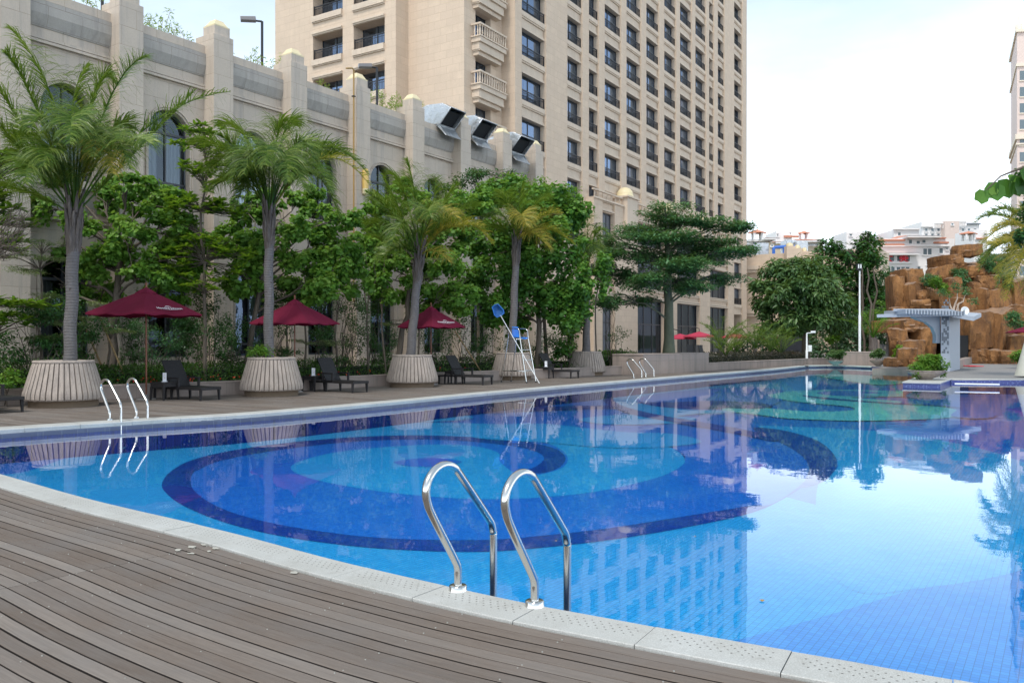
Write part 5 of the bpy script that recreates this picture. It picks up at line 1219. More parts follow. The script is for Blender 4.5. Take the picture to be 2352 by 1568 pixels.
for (a,b) in PO:
    for (z0,z1) in ((.25,5.35),(6.4,9.55),(10.3,12.3)):
        w=b-a; m=MB()
        for x in (a+.05,a+w*.36,a+w*.66,b-.05): m.fb(FT,x-.05,x+.05,VP-.52,VP-.42,z0,z1)
        if z1-z0>3: m.fb(FT,a,b,VP-.51,VP-.43,z0+(z1-z0)*.55,z0+(z1-z0)*.55+.08)
        m.fb(FT,a,b,VP-.53,VP-.41,z1-.1,z1); wd=m.build('window',M_frame,pod)
        lv=(a<62)
        m=MB(); m.add([FT.pt(a,VP-.47,z0),FT.pt(b,VP-.47,z0),FT.pt(b,VP-.47,z1),FT.pt(a,VP-.47,z1)],[(0,1,2,3)]); m.build('pane',plain('grey_louvre_panel',(.11,.12,.14),.5) if lv else M_glass2,wd,fixn=False)
        m=MB(); m.fb(FT,a,b,VP-.70,VP-.66,z0+(z1-z0)*.55,z1) ; m.build('curtain',plain('teal_blind',(.12,.2,.2),.8) if z0<1 else M_lace,wd)
m=MB()
for s0,s1 in zip((60.9,64.5,69.4,76.6,80.5,86.5,91),(64.0,66.5,75.5,79.5,85.5,90.5,95)):
    pass
for i in range(46): m.lathe([(.07,0),(.04,.1),(.07,.25),(.04,.5),(.05,.55)],FT.pt(60.6+i*.8,VP-.1,13.32),6)
m.fb(FT,60.3,97.2,VP-.2,VP,13.87,14.0); m.build('balustrade',M_tower2,pod)
for i,s in enumerate((67.2,77.2,87.2,96.4)):
    m=MB(); m.fb(FT,s-1.1,s+1.1,VP-1.2,VP+.35,12.6 if i else 11.5,14.05); m.fb(FT,s-1.3,s+1.3,VP-1.35,VP+.5,14.05,14.2); p=m.build('pier',M_tower2,pod)
    c=FT.pt(s,VP-.4,14.2); m=MB(); m.lathe([(.78,0),(.80,.1),(.74,.16),(.74,.3),(.66,.55),(.45,.78),(.2,.9),(.0001,.94)],c,20); m.build('gold_dome',M_gold,p)
# ---- rear wing to the right of the tower -------------------------------------------------
wg=empty('rear_wing',FL.pt(-25,-110,0),0,'plain beige wing right of the tower, with blue pipes and tanks on its roof','building')
m=MB(); m.fb(FL,-34,-16,-118,-110,-.1,13.0); m.build('wall',M_tower,wg)
m=MB(); 
for z in (11.0,5.2): m.fb(FL,-33,-30.6,-109.998,-109.2,z,z+.5); m.fb(FL,-33,-30.9,-109.998,-109.4,z-.4,z)
m.build('ledge',M_tower2,wg)
m=MB(); m.tube([P(1777,584,112),P(1777,571,112),P(1780,568,112),P(1800,567,112),P(1826,567,112)],.22,8); m.tube([P(1801,567,112),P(1801,584,112)],.2,8); m.build('blue_pipe',M_pipeblue,wg)
for x0,x1,y0,y1,dd in ((1799,1822,553,573,114),(1822,1849,556,576,113),(1735,1760,560,583,115)):
    a,b=P(x0,y1,dd),P(x1,y0,dd); m=MB(); m.box(((a.x+b.x)/2,dd,(a.z+b.z)/2-1.0),(b.x-a.x,2.5,b.z-a.z+2.0)); m.build('water_tank',M_galv,wg,bev=.1)
for x0,x1,y0 in ((1804,1824,566),(1823,1840,571),(1841,1854,577)):
    a=P((x0+x1)/2,y0,107); m=MB(); m.box((a.x,a.y,6.5),(1.1,1.1,a.z*2-13+.0)); r=(x1-x0)*107/F0/2; m=MB(); m.box((a.x,a.y,a.z/2),(r*2,r*2,a.z)); p=m.build('pier',M_tower,wg)
    m=MB(); m.lathe([(r*.9,0),(r*.8,.3),(r*.45,.45),(.001,.5)],a,4); m.build('gold_cap',M_gold,p)
# ================================================================= right hand tower block
rt=empty('residential_tower',Vector((100,150,0)),0,'distant pink and cream high-rise cut off by the right edge','building')
A=Vector(((2336-CX)/F0*150,150,0)); Bk=Vector(((2322-CX)/F0*166,166,0)); Cr=A+Vector((30,-4,0)); Dd=Bk+Vector((30,-4,0)); ZT=58.0
m=MB(); m.prism([(p.x,p.y) for p in (A,Cr,Dd,Bk)],-.1,ZT); m.build('wall',M_rwall,rt)
ux=(Cr-A).normalized(); fn=Vector((ux.y,-ux.x,0)); m=MB()
for z,h,p in ((ZT,.5,.4),(ZT-6.2,.5,.3),(ZT-19,.9,.5),(ZT-20.6,.3,.3)):
    q=[A-ux*p+fn*p,Cr+fn*p,Dd,Bk-ux*p]; m.prism([(k.x,k.y) for k in q],z-h,z)
m.lathe([(.6,0),(.6,1.2),(.25,1.4),(.2,2.6),(.0001,3)],A+Vector((.8,.8,ZT)),8)
m.build('cornice',M_rtrim,rt)
pw=None
for k in range(18):
    z=ZT-9.2-k*2.95
    for j in range(3):
        x=.45+j*4.2
        if pw is None: 
            m=MB(); q=[fn*.03,ux*3.0+fn*.03,ux*3.0-fn*.05,-fn*.05]; m.hexa([v+Vector((0,0,0)) for v in q]+[v+Vector((0,0,1.75)) for v in q]); pw=m.build('window',M_hwin); w=pw
            m=MB(); q=[fn*.16-ux*.1,ux*3.1+fn*.16,ux*3.1,-ux*.1]; m.hexa([v+Vector((0,0,-.2)) for v in q]+[v+Vector((0,0,0)) for v in q]); m.build('sill',M_rtrim,w)
        else: w=copy_tree(pw)
        w.matrix_basis=Matrix.Translation(A+ux*x+Vector((0,0,z))); w.parent=rt; w.matrix_parent_inverse=wm(rt).inverted()
# ================================================================= hillside houses
m=MB(); vs=[]; nx_,ny_=40,24
for j in range(ny_+1):
    for i in range(nx_+1):
        d_=125+j*12; x=-40+i*9.0; h=max(0,(d_-130)/150)**.9*27+2.0*math.sin(i*.7+j*.4)*min(1,j/6); vs.append((x,d_,min(h,40)-1.0+(3 if j==ny_ else 0)))
m.add(vs,[(j*(nx_+1)+i,j*(nx_+1)+i+1,(j+1)*(nx_+1)+i+1,(j+1)*(nx_+1)+i) for j in range(ny_) for i in range(nx_)],True); h_=m.build('hill',M_ground,fixn=False); tag(h_,kind='structure')
HWM={}
def house(x0,x1,y0,y1,d,label,wins=(),roof=None,depth=9,mat=None,bands=(),name='hill_house'):
    a,b=P(x0,y1,d),P(x1,y0,d); c=(a+b)/2; r=empty(name,Vector((c.x,d,a.z)),0,label,'house','white houses on the hillside')
    W_=b.x-a.x; H_=b.z-a.z; m=MB(); m.box((c.x,d+depth/2,c.z-2),(W_,depth,H_+4)); m.build('wall',mat or M_hwall,r)
    k=d/F0
    def roofs(q,nm='roof'):
        rx0,rx1,ry0,ry1,ov=q; p0,p1=P(rx0,ry1,d),P(rx1,ry0,d); h=p1.z-p0.z; w2=(p1.x-p0.x)/2; cx_=(p0.x+p1.x)/2; dp=depth/2+ov; m=MB(); ins=min(w2*.8,h*2.2)
        q=[Vector((cx_-w2,d-ov,p0.z)),Vector((cx_+w2,d-ov,p0.z)),Vector((cx_+w2,d+depth+ov,p0.z)),Vector((cx_-w2,d+depth+ov,p0.z))]
        t2=[Vector((cx_-w2+ins,d+dp-ov-.2,p1.z)),Vector((cx_+w2-ins,d+dp-ov-.2,p1.z)),Vector((cx_+w2-ins,d+dp-ov+.2,p1.z)),Vector((cx_-w2+ins,d+dp-ov+.2,p1.z))]
        m.hexa(q+t2); ro=m.build(nm,M_roof,r); m=MB(); m.box((cx_,d+depth/2,p0.z-.2),(w2*2-.2,depth+2*ov-.2,.4)); m.build('eaves',M_hwall,ro)
    for q in (roof or []): roofs(q)
    for (bx0,bx1,by0,by1,mt) in bands:
        p0,p1=P(bx0,by1,d-.3),P(bx1,by0,d-.3); m=MB(); m.box(((p0.x+p1.x)/2,d-.2,(p0.z+p1.z)/2),(p1.x-p0.x,.8,p1.z-p0.z)); m.build('terrace_band',mt,r)
    for wq in wins:
        p0,p1=P(wq[0],wq[3],d),P(wq[1],wq[2],d); m=MB(); m.box(((p0.x+p1.x)/2,d-.03,(p0.z+p1.z)/2),(p1.x-p0.x,.12,p1.z-p0.z)); w=m.build('window',M_hwin,r)
        m=MB(); nb=max(1,int((wq[1]-wq[0])/9)); fw=.1
        for i in range(nb+1): x=p0.x+(p1.x-p0.x)*i/nb; m.box((x,d-.12,(p0.z+p1.z)/2),(.16,.1,p1.z-p0.z+.2))
        m.box(((p0.x+p1.x)/2,d-.13,p0.z-.1),(p1.x-p0.x+.3,.3,.22)); m.box(((p0.x+p1.x)/2,d-.12,p1.z+.05),(p1.x-p0.x+.2,.1,.14)); m.build('frame',M_hwall,w)
    return r
def grid(x0,x1,nx,y0,y1,ny,fx=.55,fy=.55):
    out=[]
    for j in range(ny):
        for i in range(nx):
            w=(x1-x0)/nx; h=(y1-y0)/ny; out.append((x0+w*(i+.5-fx/2),x0+w*(i+.5+fx/2),y0+h*(j+.5-fy/2),y0+h*(j+.5+fy/2)))
    return out
house(2117,2250,509,560,238,'white terraced block highest on the hill, with rooftop frames',grid(2120,2246,9,522,546,2,.5,.55),depth=14,bands=[(2115,2146,519,521.5,M_hwall),(2218,2252,513,515.5,M_mural)])
m=MB(); d=237
for x0,x1,y0,y1 in ((2145,2167,513,524),(2201,2218,509,519)):
    a,b=P(x0,y1,d),P(x1,y0,d); m.tube([a,Vector((a.x,a.y,b.z)),b,Vector((b.x,b.y,a.z))],.35,4)
fr_=m.build('roof_frame',M_hwall); tag(fr_,'white empty rooftop frames on the highest block','roof frame')
house(2170,2203,507,530,236,'narrow cream stair tower on the highest block',[(2184,2190,513,517)],depth=8,mat=M_rwall)
house(2053,2111,527,560,200,'white flat roofed house with one small dark window, behind the big orange roof',[(2061,2069,534,541)],bands=[(2051,2113,525,527.5,M_hwall)])
house(2018,2192,548,690,178,'large white apartment house with two orange tiled roofs and red sign characters',
  [(2028,2054,587,600),(2059,2090,587,600),(2026,2055,613,631),(2058,2089,613,631),(2033,2055,641,652),(2059,2075,641,652),(2119,2140,571,585),(2156,2166,570,582),(2172,2177,569,574),(2127,2139,594,608),(2156,2165,592,602),(2106,2114,612,624),(2086,2095,551,560),(2104,2113,553,560),(2117,2126,551,558)],
  roof=[(2016,2103,573,583,2.2),(2072,2151,533,544,2.4),(2165,2190,589,597,1.2)],bands=[(2018,2078,550,553.5,M_roof),(2012,2076,560,564,M_roof),(2145,2172,545.5,548,M_roof),(2145,2178,555.5,559,M_roof),(2009,2080,564,566.5,M_hwall),(2080,2182,562,566,M_hwall),(2022,2094,601.5,605.5,M_hwall),(2022,2094,632,636,M_hwall)],depth=14)
house(1944,2002,532,575,205,'white box house rising behind the two dark trees',[(1950,1957,537,542)],roof=[(1996,2021,541,549,1)])
house(1820,1890,553,600,190,'beige house with a broad orange hipped roof, above the blue pipes',[(1850,1880,560,563)],roof=[(1818,1890,543,553,1.5)],mat=M_beige)
house(1783,1819,530,556,205,'white cubic roof house left of the broad orange roof',[(1784,1788,537,543),(1814,1817,534,539)],bands=[(1801,1835,541,545.5,M_roof)])
house(1720,1762,551,600,185,'white house nearest the tower edge on the hill',[(1728,1738,556,561),(1742,1750,557,562)],roof=[(1716,1768,545,551,1.0)])
house(1762,1824,556,600,183,'low beige house under small orange hip roofs',[(1770,1776,562,566)],roof=[(1779,1806,549,556,.8),(1752,1782,540,547,.8)],mat=M_beige)
house(2236,2268,527,575,215,'white house at the right end of the hill, half behind the palm',[(2259,2266,536,541)],bands=[(2240,2266,546.5,549,M_roof)])
def kiosk(x0,x1,y0,y1,yb,d,label):
    a,b=P(x0,y1,d),P(x1,y0,d); r=empty('roof_pavilion',a,0,label,'roof pavilion','small orange roof pavilions on the hill'); w2=(b.x-a.x)/2; cx_=(a.x+b.x)/2; m=MB()
    m.lathe([(w2*1.414,0),(w2*1.3,.25),(.3,b.z-a.z),(.001,b.z-a.z+.2)],(cx_,d,a.z),4,sm=False); m.build('roof',M_roof,r)
    zb=P(0,yb,d).z
    for sx in (-1,1):
        for sy in (-1,1): m=MB(); m.box((cx_+sx*w2*.55,d+sy*w2*.55,(a.z+zb)/2),(.5,.5,a.z-zb)); m.build('post',M_hwall,r)
kiosk(1724,1755,528,536,552,180,'orange topped roof pavilion closest to the tower edge'); kiosk(1835,1858,531,537,547,192,'small orange roof pavilion above the beige house')
kiosk(2209,2240,532,538,552,210,'small orange roof pavilion left of the big palm crown')
for ch,x,y,sz,nm in (('太',2040,601,2.1,'left'),('美',2076,600,2.1,'right')):
    me=text_mesh(ch,sz,'sign_character',M_red,bold=.05); v=P(x,y,177.5)
    for q in me.vertices: q.co=Vector((v.x+q.co.x,v.y,v.z+q.co.y))
    o=bpy.data.objects.new('sign_character',me); COL.objects.link(o); tag(o,nm+' red written character in front of the white house windows','sign')
# ================================================================= trees of the garden bed
def bedp(x,yb): p=G(x,yb); p.z=-.08; return p
def gtree(x,yb,d,ytop,r0,lst,label,n,size,mat,bark=M_bark,shape='round',grp=None,cat='tree',name='tree',th=.8,xt=None,**k):
    b=P(x,784,d); b.z=-.1; tp=P(xt or x,ytop,d); return tree(name,label,cat,b,tp,r0,PB(lst,d,th),n,size,mat,bark,shape,grp,**k)
BG='round leaved trees along the garden bed'
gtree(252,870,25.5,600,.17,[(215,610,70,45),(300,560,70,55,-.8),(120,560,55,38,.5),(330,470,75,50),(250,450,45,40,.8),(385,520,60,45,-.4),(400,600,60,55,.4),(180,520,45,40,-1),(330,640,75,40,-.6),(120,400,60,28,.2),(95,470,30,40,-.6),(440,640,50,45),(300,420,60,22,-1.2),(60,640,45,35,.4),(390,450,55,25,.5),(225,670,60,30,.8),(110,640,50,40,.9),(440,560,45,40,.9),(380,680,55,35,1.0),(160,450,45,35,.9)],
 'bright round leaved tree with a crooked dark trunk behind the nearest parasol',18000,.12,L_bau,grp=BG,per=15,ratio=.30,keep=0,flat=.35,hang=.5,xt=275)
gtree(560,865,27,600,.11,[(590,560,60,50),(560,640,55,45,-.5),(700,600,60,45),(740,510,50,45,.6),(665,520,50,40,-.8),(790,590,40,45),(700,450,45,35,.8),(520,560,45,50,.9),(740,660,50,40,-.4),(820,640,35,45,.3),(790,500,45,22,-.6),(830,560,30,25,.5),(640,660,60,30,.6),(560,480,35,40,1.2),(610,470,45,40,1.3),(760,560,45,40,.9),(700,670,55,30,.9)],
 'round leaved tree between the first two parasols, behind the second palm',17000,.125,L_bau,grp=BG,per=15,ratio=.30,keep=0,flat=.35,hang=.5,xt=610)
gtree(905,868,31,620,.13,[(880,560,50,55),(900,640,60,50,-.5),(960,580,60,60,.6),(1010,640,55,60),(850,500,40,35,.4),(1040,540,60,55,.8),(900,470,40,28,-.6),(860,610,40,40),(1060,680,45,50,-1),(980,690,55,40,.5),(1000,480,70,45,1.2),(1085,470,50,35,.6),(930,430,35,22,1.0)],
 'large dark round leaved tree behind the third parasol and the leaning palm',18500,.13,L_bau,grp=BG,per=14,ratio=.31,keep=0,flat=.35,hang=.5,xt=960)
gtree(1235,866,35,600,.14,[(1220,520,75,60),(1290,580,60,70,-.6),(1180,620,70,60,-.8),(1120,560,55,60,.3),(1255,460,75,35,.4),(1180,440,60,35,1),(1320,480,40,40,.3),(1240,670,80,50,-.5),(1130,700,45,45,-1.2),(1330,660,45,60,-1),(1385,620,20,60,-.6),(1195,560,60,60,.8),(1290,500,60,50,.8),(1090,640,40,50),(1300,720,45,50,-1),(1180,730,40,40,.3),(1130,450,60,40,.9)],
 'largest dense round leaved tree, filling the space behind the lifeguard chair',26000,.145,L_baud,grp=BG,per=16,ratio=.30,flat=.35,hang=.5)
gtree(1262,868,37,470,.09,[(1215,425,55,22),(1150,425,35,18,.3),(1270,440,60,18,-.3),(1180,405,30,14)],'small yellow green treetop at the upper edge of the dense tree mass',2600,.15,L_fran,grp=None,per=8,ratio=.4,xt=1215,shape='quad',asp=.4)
gtree(1098,868,38,450,.09,[(1080,410,45,20),(1130,440,45,22,.4),(1040,430,40,20,.6),(1100,395,22,12,.2),(1160,400,26,16,.4)],'grey green feathery treetop right of the third parasol, against the wall',2400,.16,L_dark,per=8,ratio=.42,shape='quad',asp=.4)
# rosette leaved slender trees: leaf whorls at twig ends
def rosette_tree(x,d,ytop,lv,label,r0=.06,nros=150,size=.2,mat=L_fran,per=14,grp=None,xs=None):
    b=P(x,784,d); b.z=-.1; tp=P(xs or x,ytop,d); root=empty('tree',b,0,label,'tree',grp)
    m=MB(); tr_=wig(b,tp,10,.012); m.tube(tr_,[r0*(1-.75*i/10) for i in range(11)],8); m.build('trunk',M_bark,root)
    m=MB(); ce=[];di=[];nr=[]
    for (cx_,cy_,rx,ry,nn) in lv:
        nn=int(nn*1.6)
        c=P(cx_,cy_,d); rX,rZ=rx*d/F0,ry*d/F0; orig=min(tr_,key=lambda q:abs(q.z-(c.z-rX*.55)))
        for _ in range(nn):
            a=random.uniform(0,2*PI); f=random.uniform(.25,1); e=c+Vector((math.cos(a)*rX*f,math.sin(a)*rX*f,random.uniform(-1,1)*rZ)); m.tube(wig(orig,e,4,.06),[.018,.014,.011,.009,.006],4)
            for k in range(per):
                aa=2*PI*k/per+random.random(); el=random.uniform(-.15,.65); v=Vector((math.cos(aa)*math.cos(el),math.sin(aa)*math.cos(el),math.sin(el))); ce.append(e+v*.01); di.append(v); nr.append(Vector((-v.x*.5*math.sin(el),-v.y*.5*math.sin(el),1)))
    m.build('branches',M_bark,root); leafmesh('crown',ce,di,size*RNG.uniform(.7,1.2,(len(ce),1)),mat,root,'lance',norm=nr); return root
rosette_tree(470,25,300,[(470,300,45,10,9),(500,340,60,14,10),(440,330,45,10,8),(470,395,60,10,14),(530,380,45,14,9),(455,470,65,22,26),(520,480,50,20,16),(420,505,35,12,10),(470,560,70,18,22),(530,600,50,30,18),(420,600,40,25,14),(470,650,60,18,14)],'slender straight tree with yellow green leaf rosettes between the first two palms',.065,150,.24)
rosette_tree(-20,20.5,330,[(20,370,60,18,14),(-10,440,60,22,14),(30,500,70,22,16),(90,380,35,15,7),(20,560,55,20,12),(60,700,60,12,12),(10,735,50,14,10)],'yellow green rosette tree reaching in at the left edge below the tallest palm',.09,150,.25,xs=-10)
rosette_tree(1660-1000,29,560,[(650,590,40,14,10),(620,700,40,14,8),(690,650,50,14,9)],'short rosette leaved sapling behind the second parasol',.04,60,.2)
m=MB(); b=P(-30,600,19); r=empty('bare_shrub',P(-30,784,19),0,'leafless twiggy branches at the left edge above the sun lounger','shrub')
for i in range(26): e=P(random.uniform(10,88),random.uniform(485,600),19+random.uniform(-.6,.6)); w=wig(b,e,6,.12); m.tube(w,[.02,.016,.012,.009,.007,.005,.003],4); [m.tube(wig(w[random.choice([3,4,5])],e+Vector((random.gauss(0,.15),random.gauss(0,.15),random.uniform(0,.4))),3,.1),[.007,.005,.003,.002],4) for _ in range(3)]
m.tube([P(-30,784,19)+Vector((0,0,-1.5)),b],.03,5); m.build('twigs',M_bark,r)
# flat tiered variegated saplings
def tiered(x,d,yb,lst,label,n,size=.055,mat=L_var,r0=.045,grp='tiered variegated saplings',bark=M_bark,cat='sapling',name='tiered_sapling',flat=1.4):
    b=P(x,784,d); b.z=-.1; ys=min(q[1] for q in lst); tp=P(x,ys-8,d); root=empty(name,b,0,label,cat,grp); m=MB(); tr_=wig(b,tp,8,.02); m.tube(tr_,[r0*(1-.8*i/8) for i in range(9)],7); m.build('trunk',bark,root)
    m=MB(); bl=[]
    for (cx_,cy_,rx) in lst:
        c=P(cx_,cy_,d); o_=min(tr_,key=lambda q:abs(q.z-c.z+.12)); R_=rx*d/F0
        for _ in range(9):
            a=random.uniform(0,2*PI); f=random.uniform(.4,.95); e=c+Vector((math.cos(a)*R_*f,math.sin(a)*R_*f,random.uniform(-.04,.06))); m.tube(wig(o_,e,4,.05),[.013,.010,.008,.006,.003],4); bl.append((np.array(e),(R_*.33,R_*.33,.055)))
    m.build('branches',bark,root); p,u,t_=blobpts(bl,n,.1); k=len(p); leafmesh('crown',p,unit(k)*[1,1,.25],size*RNG.uniform(.6,1.2,(k,1)),mat,root,'quad',np.clip(.3*t_+.7*RNG.random(k),0,1),unit(k)*.5+[0,0,flat],asp=.6); return root
tiered(95,22,0,[(95,560,40),(60,592,65),(110,596,55),(50,622,70),(100,680,60),(60,720,70),(140,745,60),(90,775,70)],'pale variegated tiered sapling behind the left side of the nearest planter',6500)
tiered(250,24,0,[(235,700,45),(200,730,55),(270,760,50)],'variegated sapling in the shade behind the nearest palm trunk',2600)
tiered(700,28.5,0,[(700,592,50),(740,590,35),(680,650,45),(700,785,60),(760,790,40)],'pale tiered sapling just behind the second parasol',3800)
tiered(960,31,0,[(890,592,45),(955,603,60),(1015,598,50),(985,640,40),(900,745,35)],'pale tiered sapling behind the third parasol',3800)
tiered(1370,39,0,[(1372,520,35),(1400,545,45)],'thin grey green tiered treetop right of the thin palm',1200,.07,L_layer)
# bed shrubs and saplings with grey stems
def shrub(x,d,lst,label,n,size,mat,stems=5,grp='dark shrubs in the garden bed',cat='shrub',name='shrub',shape='quad',asp=.55,h0=-.08,th=.8,flat=.5):
    b=P(x,784,d); b.z=h0; root=empty(name,b,0,label,cat,grp); bl=PB(lst,d,th); m=MB()
    for c,r in bl:
        for _ in range(stems): m.tube(wig(b+Vector((random.gauss(0,.12),random.gauss(0,.12),0)),Vector(c)+Vector(unit(1)[0]*np.array(r)*.6),5,.08),[.018,.015,.012,.010,.007,.004],5)
    m.build('stems',M_bark,root); foliage(root,bl,n,size,mat,shape,8,.4,flat,.2,'leaves',asp); return root
shrub(90,21.5,[(60,720,70,30),(130,790,60,30),(20,800,60,35)],'dark leafy shrub behind the nearest planter on the left',3600,.085,L_dark)
shrub(330,25,[(330,760,40,30),(395,780,45,30),(345,810,45,20)],'sparse small leaved shrub behind the nearest parasol pole',2400,.06,L_layer)
shrub(410,25.5,[(440,740,50,35),(500,770,40,50),(430,800,45,30)],'dark shrub right of the nearest parasol, behind the lounger back',3600,.08,L_dark)
shrub(545,27,[(540,760,40,45),(590,790,30,30)],'shrub in the gap left of the second palm trunk',1800,.08,L_dark)
shrub(790,30,[(800,700,40,35),(830,750,35,40),(790,790,30,25),(815,660,22,30)],'upright twiggy shrub right of the second parasol',3000,.07,L_dark)
shrub(880,31.5,[(905,760,30,35),(870,800,30,20)],'low twiggy shrub left of the leaning palm trunk',1500,.07,L_layer)
shrub(1060,34,[(1060,740,35,40),(1095,790,30,30),(1020,760,30,35)],'dark shrub under the third parasol rim',2200,.09,L_dark)
shrub(1310,37,[(1310,740,35,50),(1300,800,30,25)],'hanging leafy shrub left of the thin palm trunk',1800,.12,L_baud,shape='round')
for i_,(x,d,lst,n_,lb) in enumerate((
 (160,23.5,[(150,700,50,40),(210,760,45,45),(170,820,50,25)],3200,'behind the nearest palm trunk'),(300,26.5,[(290,740,40,50),(340,700,40,35),(300,810,45,25)],2800,'in the shade right behind the crooked trunk'),
 (480,27.5,[(480,690,50,35),(450,760,40,45),(520,820,45,25)],3200,'at the foot of the slender rosette tree'),(640,28,[(640,740,40,45),(660,690,45,35),(650,810,45,22)],3000,'behind the second palm trunk'),
 (740,29.5,[(740,760,40,45),(720,700,40,30),(760,820,40,18)],2600,'between the second parasol and its lounger'),(850,31,[(850,700,40,40),(840,780,40,40),(880,825,40,15)],2800,'left of the third planter'),
 (1000,33,[(1000,780,45,40),(960,740,40,40),(1010,825,45,14)],2600,'behind the leaning palm trunk'),(1130,35,[(1130,760,45,40),(1170,790,40,30),(1110,815,50,16)],2800,'between the third parasol and the lifeguard chair'),
 (1250,36.5,[(1255,780,40,32),(1220,800,40,25)],1800,'right of the lifeguard chair'),(1410,41,[(1420,770,30,20),(1400,700,30,30)],1200,'at the corner left of the stone block'))):
    shrub(x,d,lst,'shaded dark green shrub '+lb,n_,.085,L_dark,4,'shaded shrubs in front of the hotel wing')
for (x,xt,yt,d,lb) in ((778,772,640,29.5,'thin grey sapling stem right of the second parasol'),(845,842,560,30,'thin bare sapling left of the leaning palm'),(885,870,540,30.5,'forked bare stem beside the leaning palm')):
    b=P(x,784,d); b.z=-.1; r=empty('bare_sapling',b,0,lb,'sapling','bare sapling stems in the bed'); m=MB(); k=P((x+xt)/2,720,d); m.tube(wig(b,k,5,.04),[.05,.045,.04,.035,.03,.028],6)
    for q in range(4): m.tube(wig(k,P(xt+random.uniform(-28,28),yt+random.uniform(-30,40),d+random.uniform(-.4,.4)),6,.08),[.022,.018,.015,.012,.009,.006,.004],5)
    m.build('stem',M_bark,r)
for i,(x0,y0,x1,y1,d,lb) in enumerate(((305,880,232,735,23.6,'left of the crooked trunk'),(262,855,186,830,23.8,'crossing left behind the nearest palm'),(655,900-30,608,740,26.5,'behind the second palm'),(1118,860,1045,760,33,'right of the third parasol'),(1330,850,1352,720,37,'beside the thin palm'))):
    a=P(x0,y0,d); a.z=-.05; b=P(x1,y1 if i!=1 else 728,d+.4); r=empty('prop_pole',a,0,'slanting cane prop '+lb,'prop pole','slanting cane props staking the trees'); m=MB(); m.tube([a,b],.028,6); m.build('cane',M_cane,r)
# clipped hedges and ground cover (nobody could count them)
def hedge(name,label,pts,w,h,n,size,mat,cat='hedge',kind=None,z0=-.1,rnd_h=.12,core=True,grp=None):
    root=empty(name,pts[0],0,label,cat,grp)
    if kind: root['kind']=kind
    ce=[];nr=[];m=MB()
    for a,b in zip(pts,pts[1:]):
        a,b=Vector(a),Vector(b); d=(b-a).normalized(); s=Vector((-d.y,d.x,0)); L=(b-a).length
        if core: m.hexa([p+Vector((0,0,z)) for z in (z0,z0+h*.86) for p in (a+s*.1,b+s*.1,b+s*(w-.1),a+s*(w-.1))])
        k=int(n*L/sum((q-p).length for p,q in zip(pts,pts[1:])))
        for _ in range(k):
            t_=random.random(); f=random.random(); hh=h*(1+rnd_h*math.sin(t_*L*1.7+f*5)+random.gauss(0,rnd_h*.45)); 
            if random.random()<.45: p=a.lerp(b,t_)+s*(w*f)+Vector((0,0,z0+hh)); nn=(0,0,1)
            else: p=a.lerp(b,t_)+s*(random.gauss(0,.05)+(0 if random.random()<.8 else w))+Vector((0,0,z0+hh*random.random())); nn=-s
            ce.append(p); nr.append(nn)
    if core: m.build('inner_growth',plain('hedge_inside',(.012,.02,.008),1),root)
    k=len(ce); nr=np.array(nr)+unit(k)*.8; leafmesh('leaves',ce,unit(k)+[0,0,.5],size*RNG.uniform(.6,1.3,(k,1)),mat,root,'quad',norm=nr,asp=.5); return root
def along(pts,off): 
    out=[]
    for p in pts: out.append(p+FB.n*(-off))
    return out
GW=gwp
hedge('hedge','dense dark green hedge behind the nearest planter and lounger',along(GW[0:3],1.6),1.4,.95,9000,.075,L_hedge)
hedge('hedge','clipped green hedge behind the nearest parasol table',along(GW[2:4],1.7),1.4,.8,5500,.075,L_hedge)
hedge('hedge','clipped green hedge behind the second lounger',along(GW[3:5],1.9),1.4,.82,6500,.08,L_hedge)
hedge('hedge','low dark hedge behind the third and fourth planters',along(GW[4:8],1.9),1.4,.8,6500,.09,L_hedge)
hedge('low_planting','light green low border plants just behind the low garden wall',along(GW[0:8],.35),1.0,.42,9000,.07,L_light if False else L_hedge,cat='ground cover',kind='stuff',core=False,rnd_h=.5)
fl=[(902,1110+1000,0)]
r=empty('red_flowers',along([GW[3]],.8)[0],0,'scattered small red flowers in the border behind the low garden wall','flowers'); r['kind']='stuff'; ce=[]
for _ in range(70):
    i=random.choice([2,2,3,3,3,4,4,5]); p=GW[i].lerp(GW[i+1],random.random()) if i+1<len(GW) else GW[i]; q=p-FB.n*random.uniform(.3,1.2)+Vector((0,0,random.uniform(.28,.5))); 
    for _ in range(3): ce.append(q+Vector((random.gauss(0,.03),random.gauss(0,.03),random.gauss(0,.02))))
leafmesh('petals',ce,unit(len(ce)),.05,M_flower,r,'quad',norm=unit(len(ce))+[0,0,.6],asp=.8)
shrub(-5,19.2,[(12,868,30,20)],'light yellow green bush at the left edge behind the cut off lounger',1300,.07,L_light,3,None)
shrub(596,22.9,[(590,808,28,9),(606,800,18,8)],'small green weeds growing on the rim of the second planter',420,.12,L_light,3,None,'weeds','weeds',asp=.3,h0=1.0,th=.3)
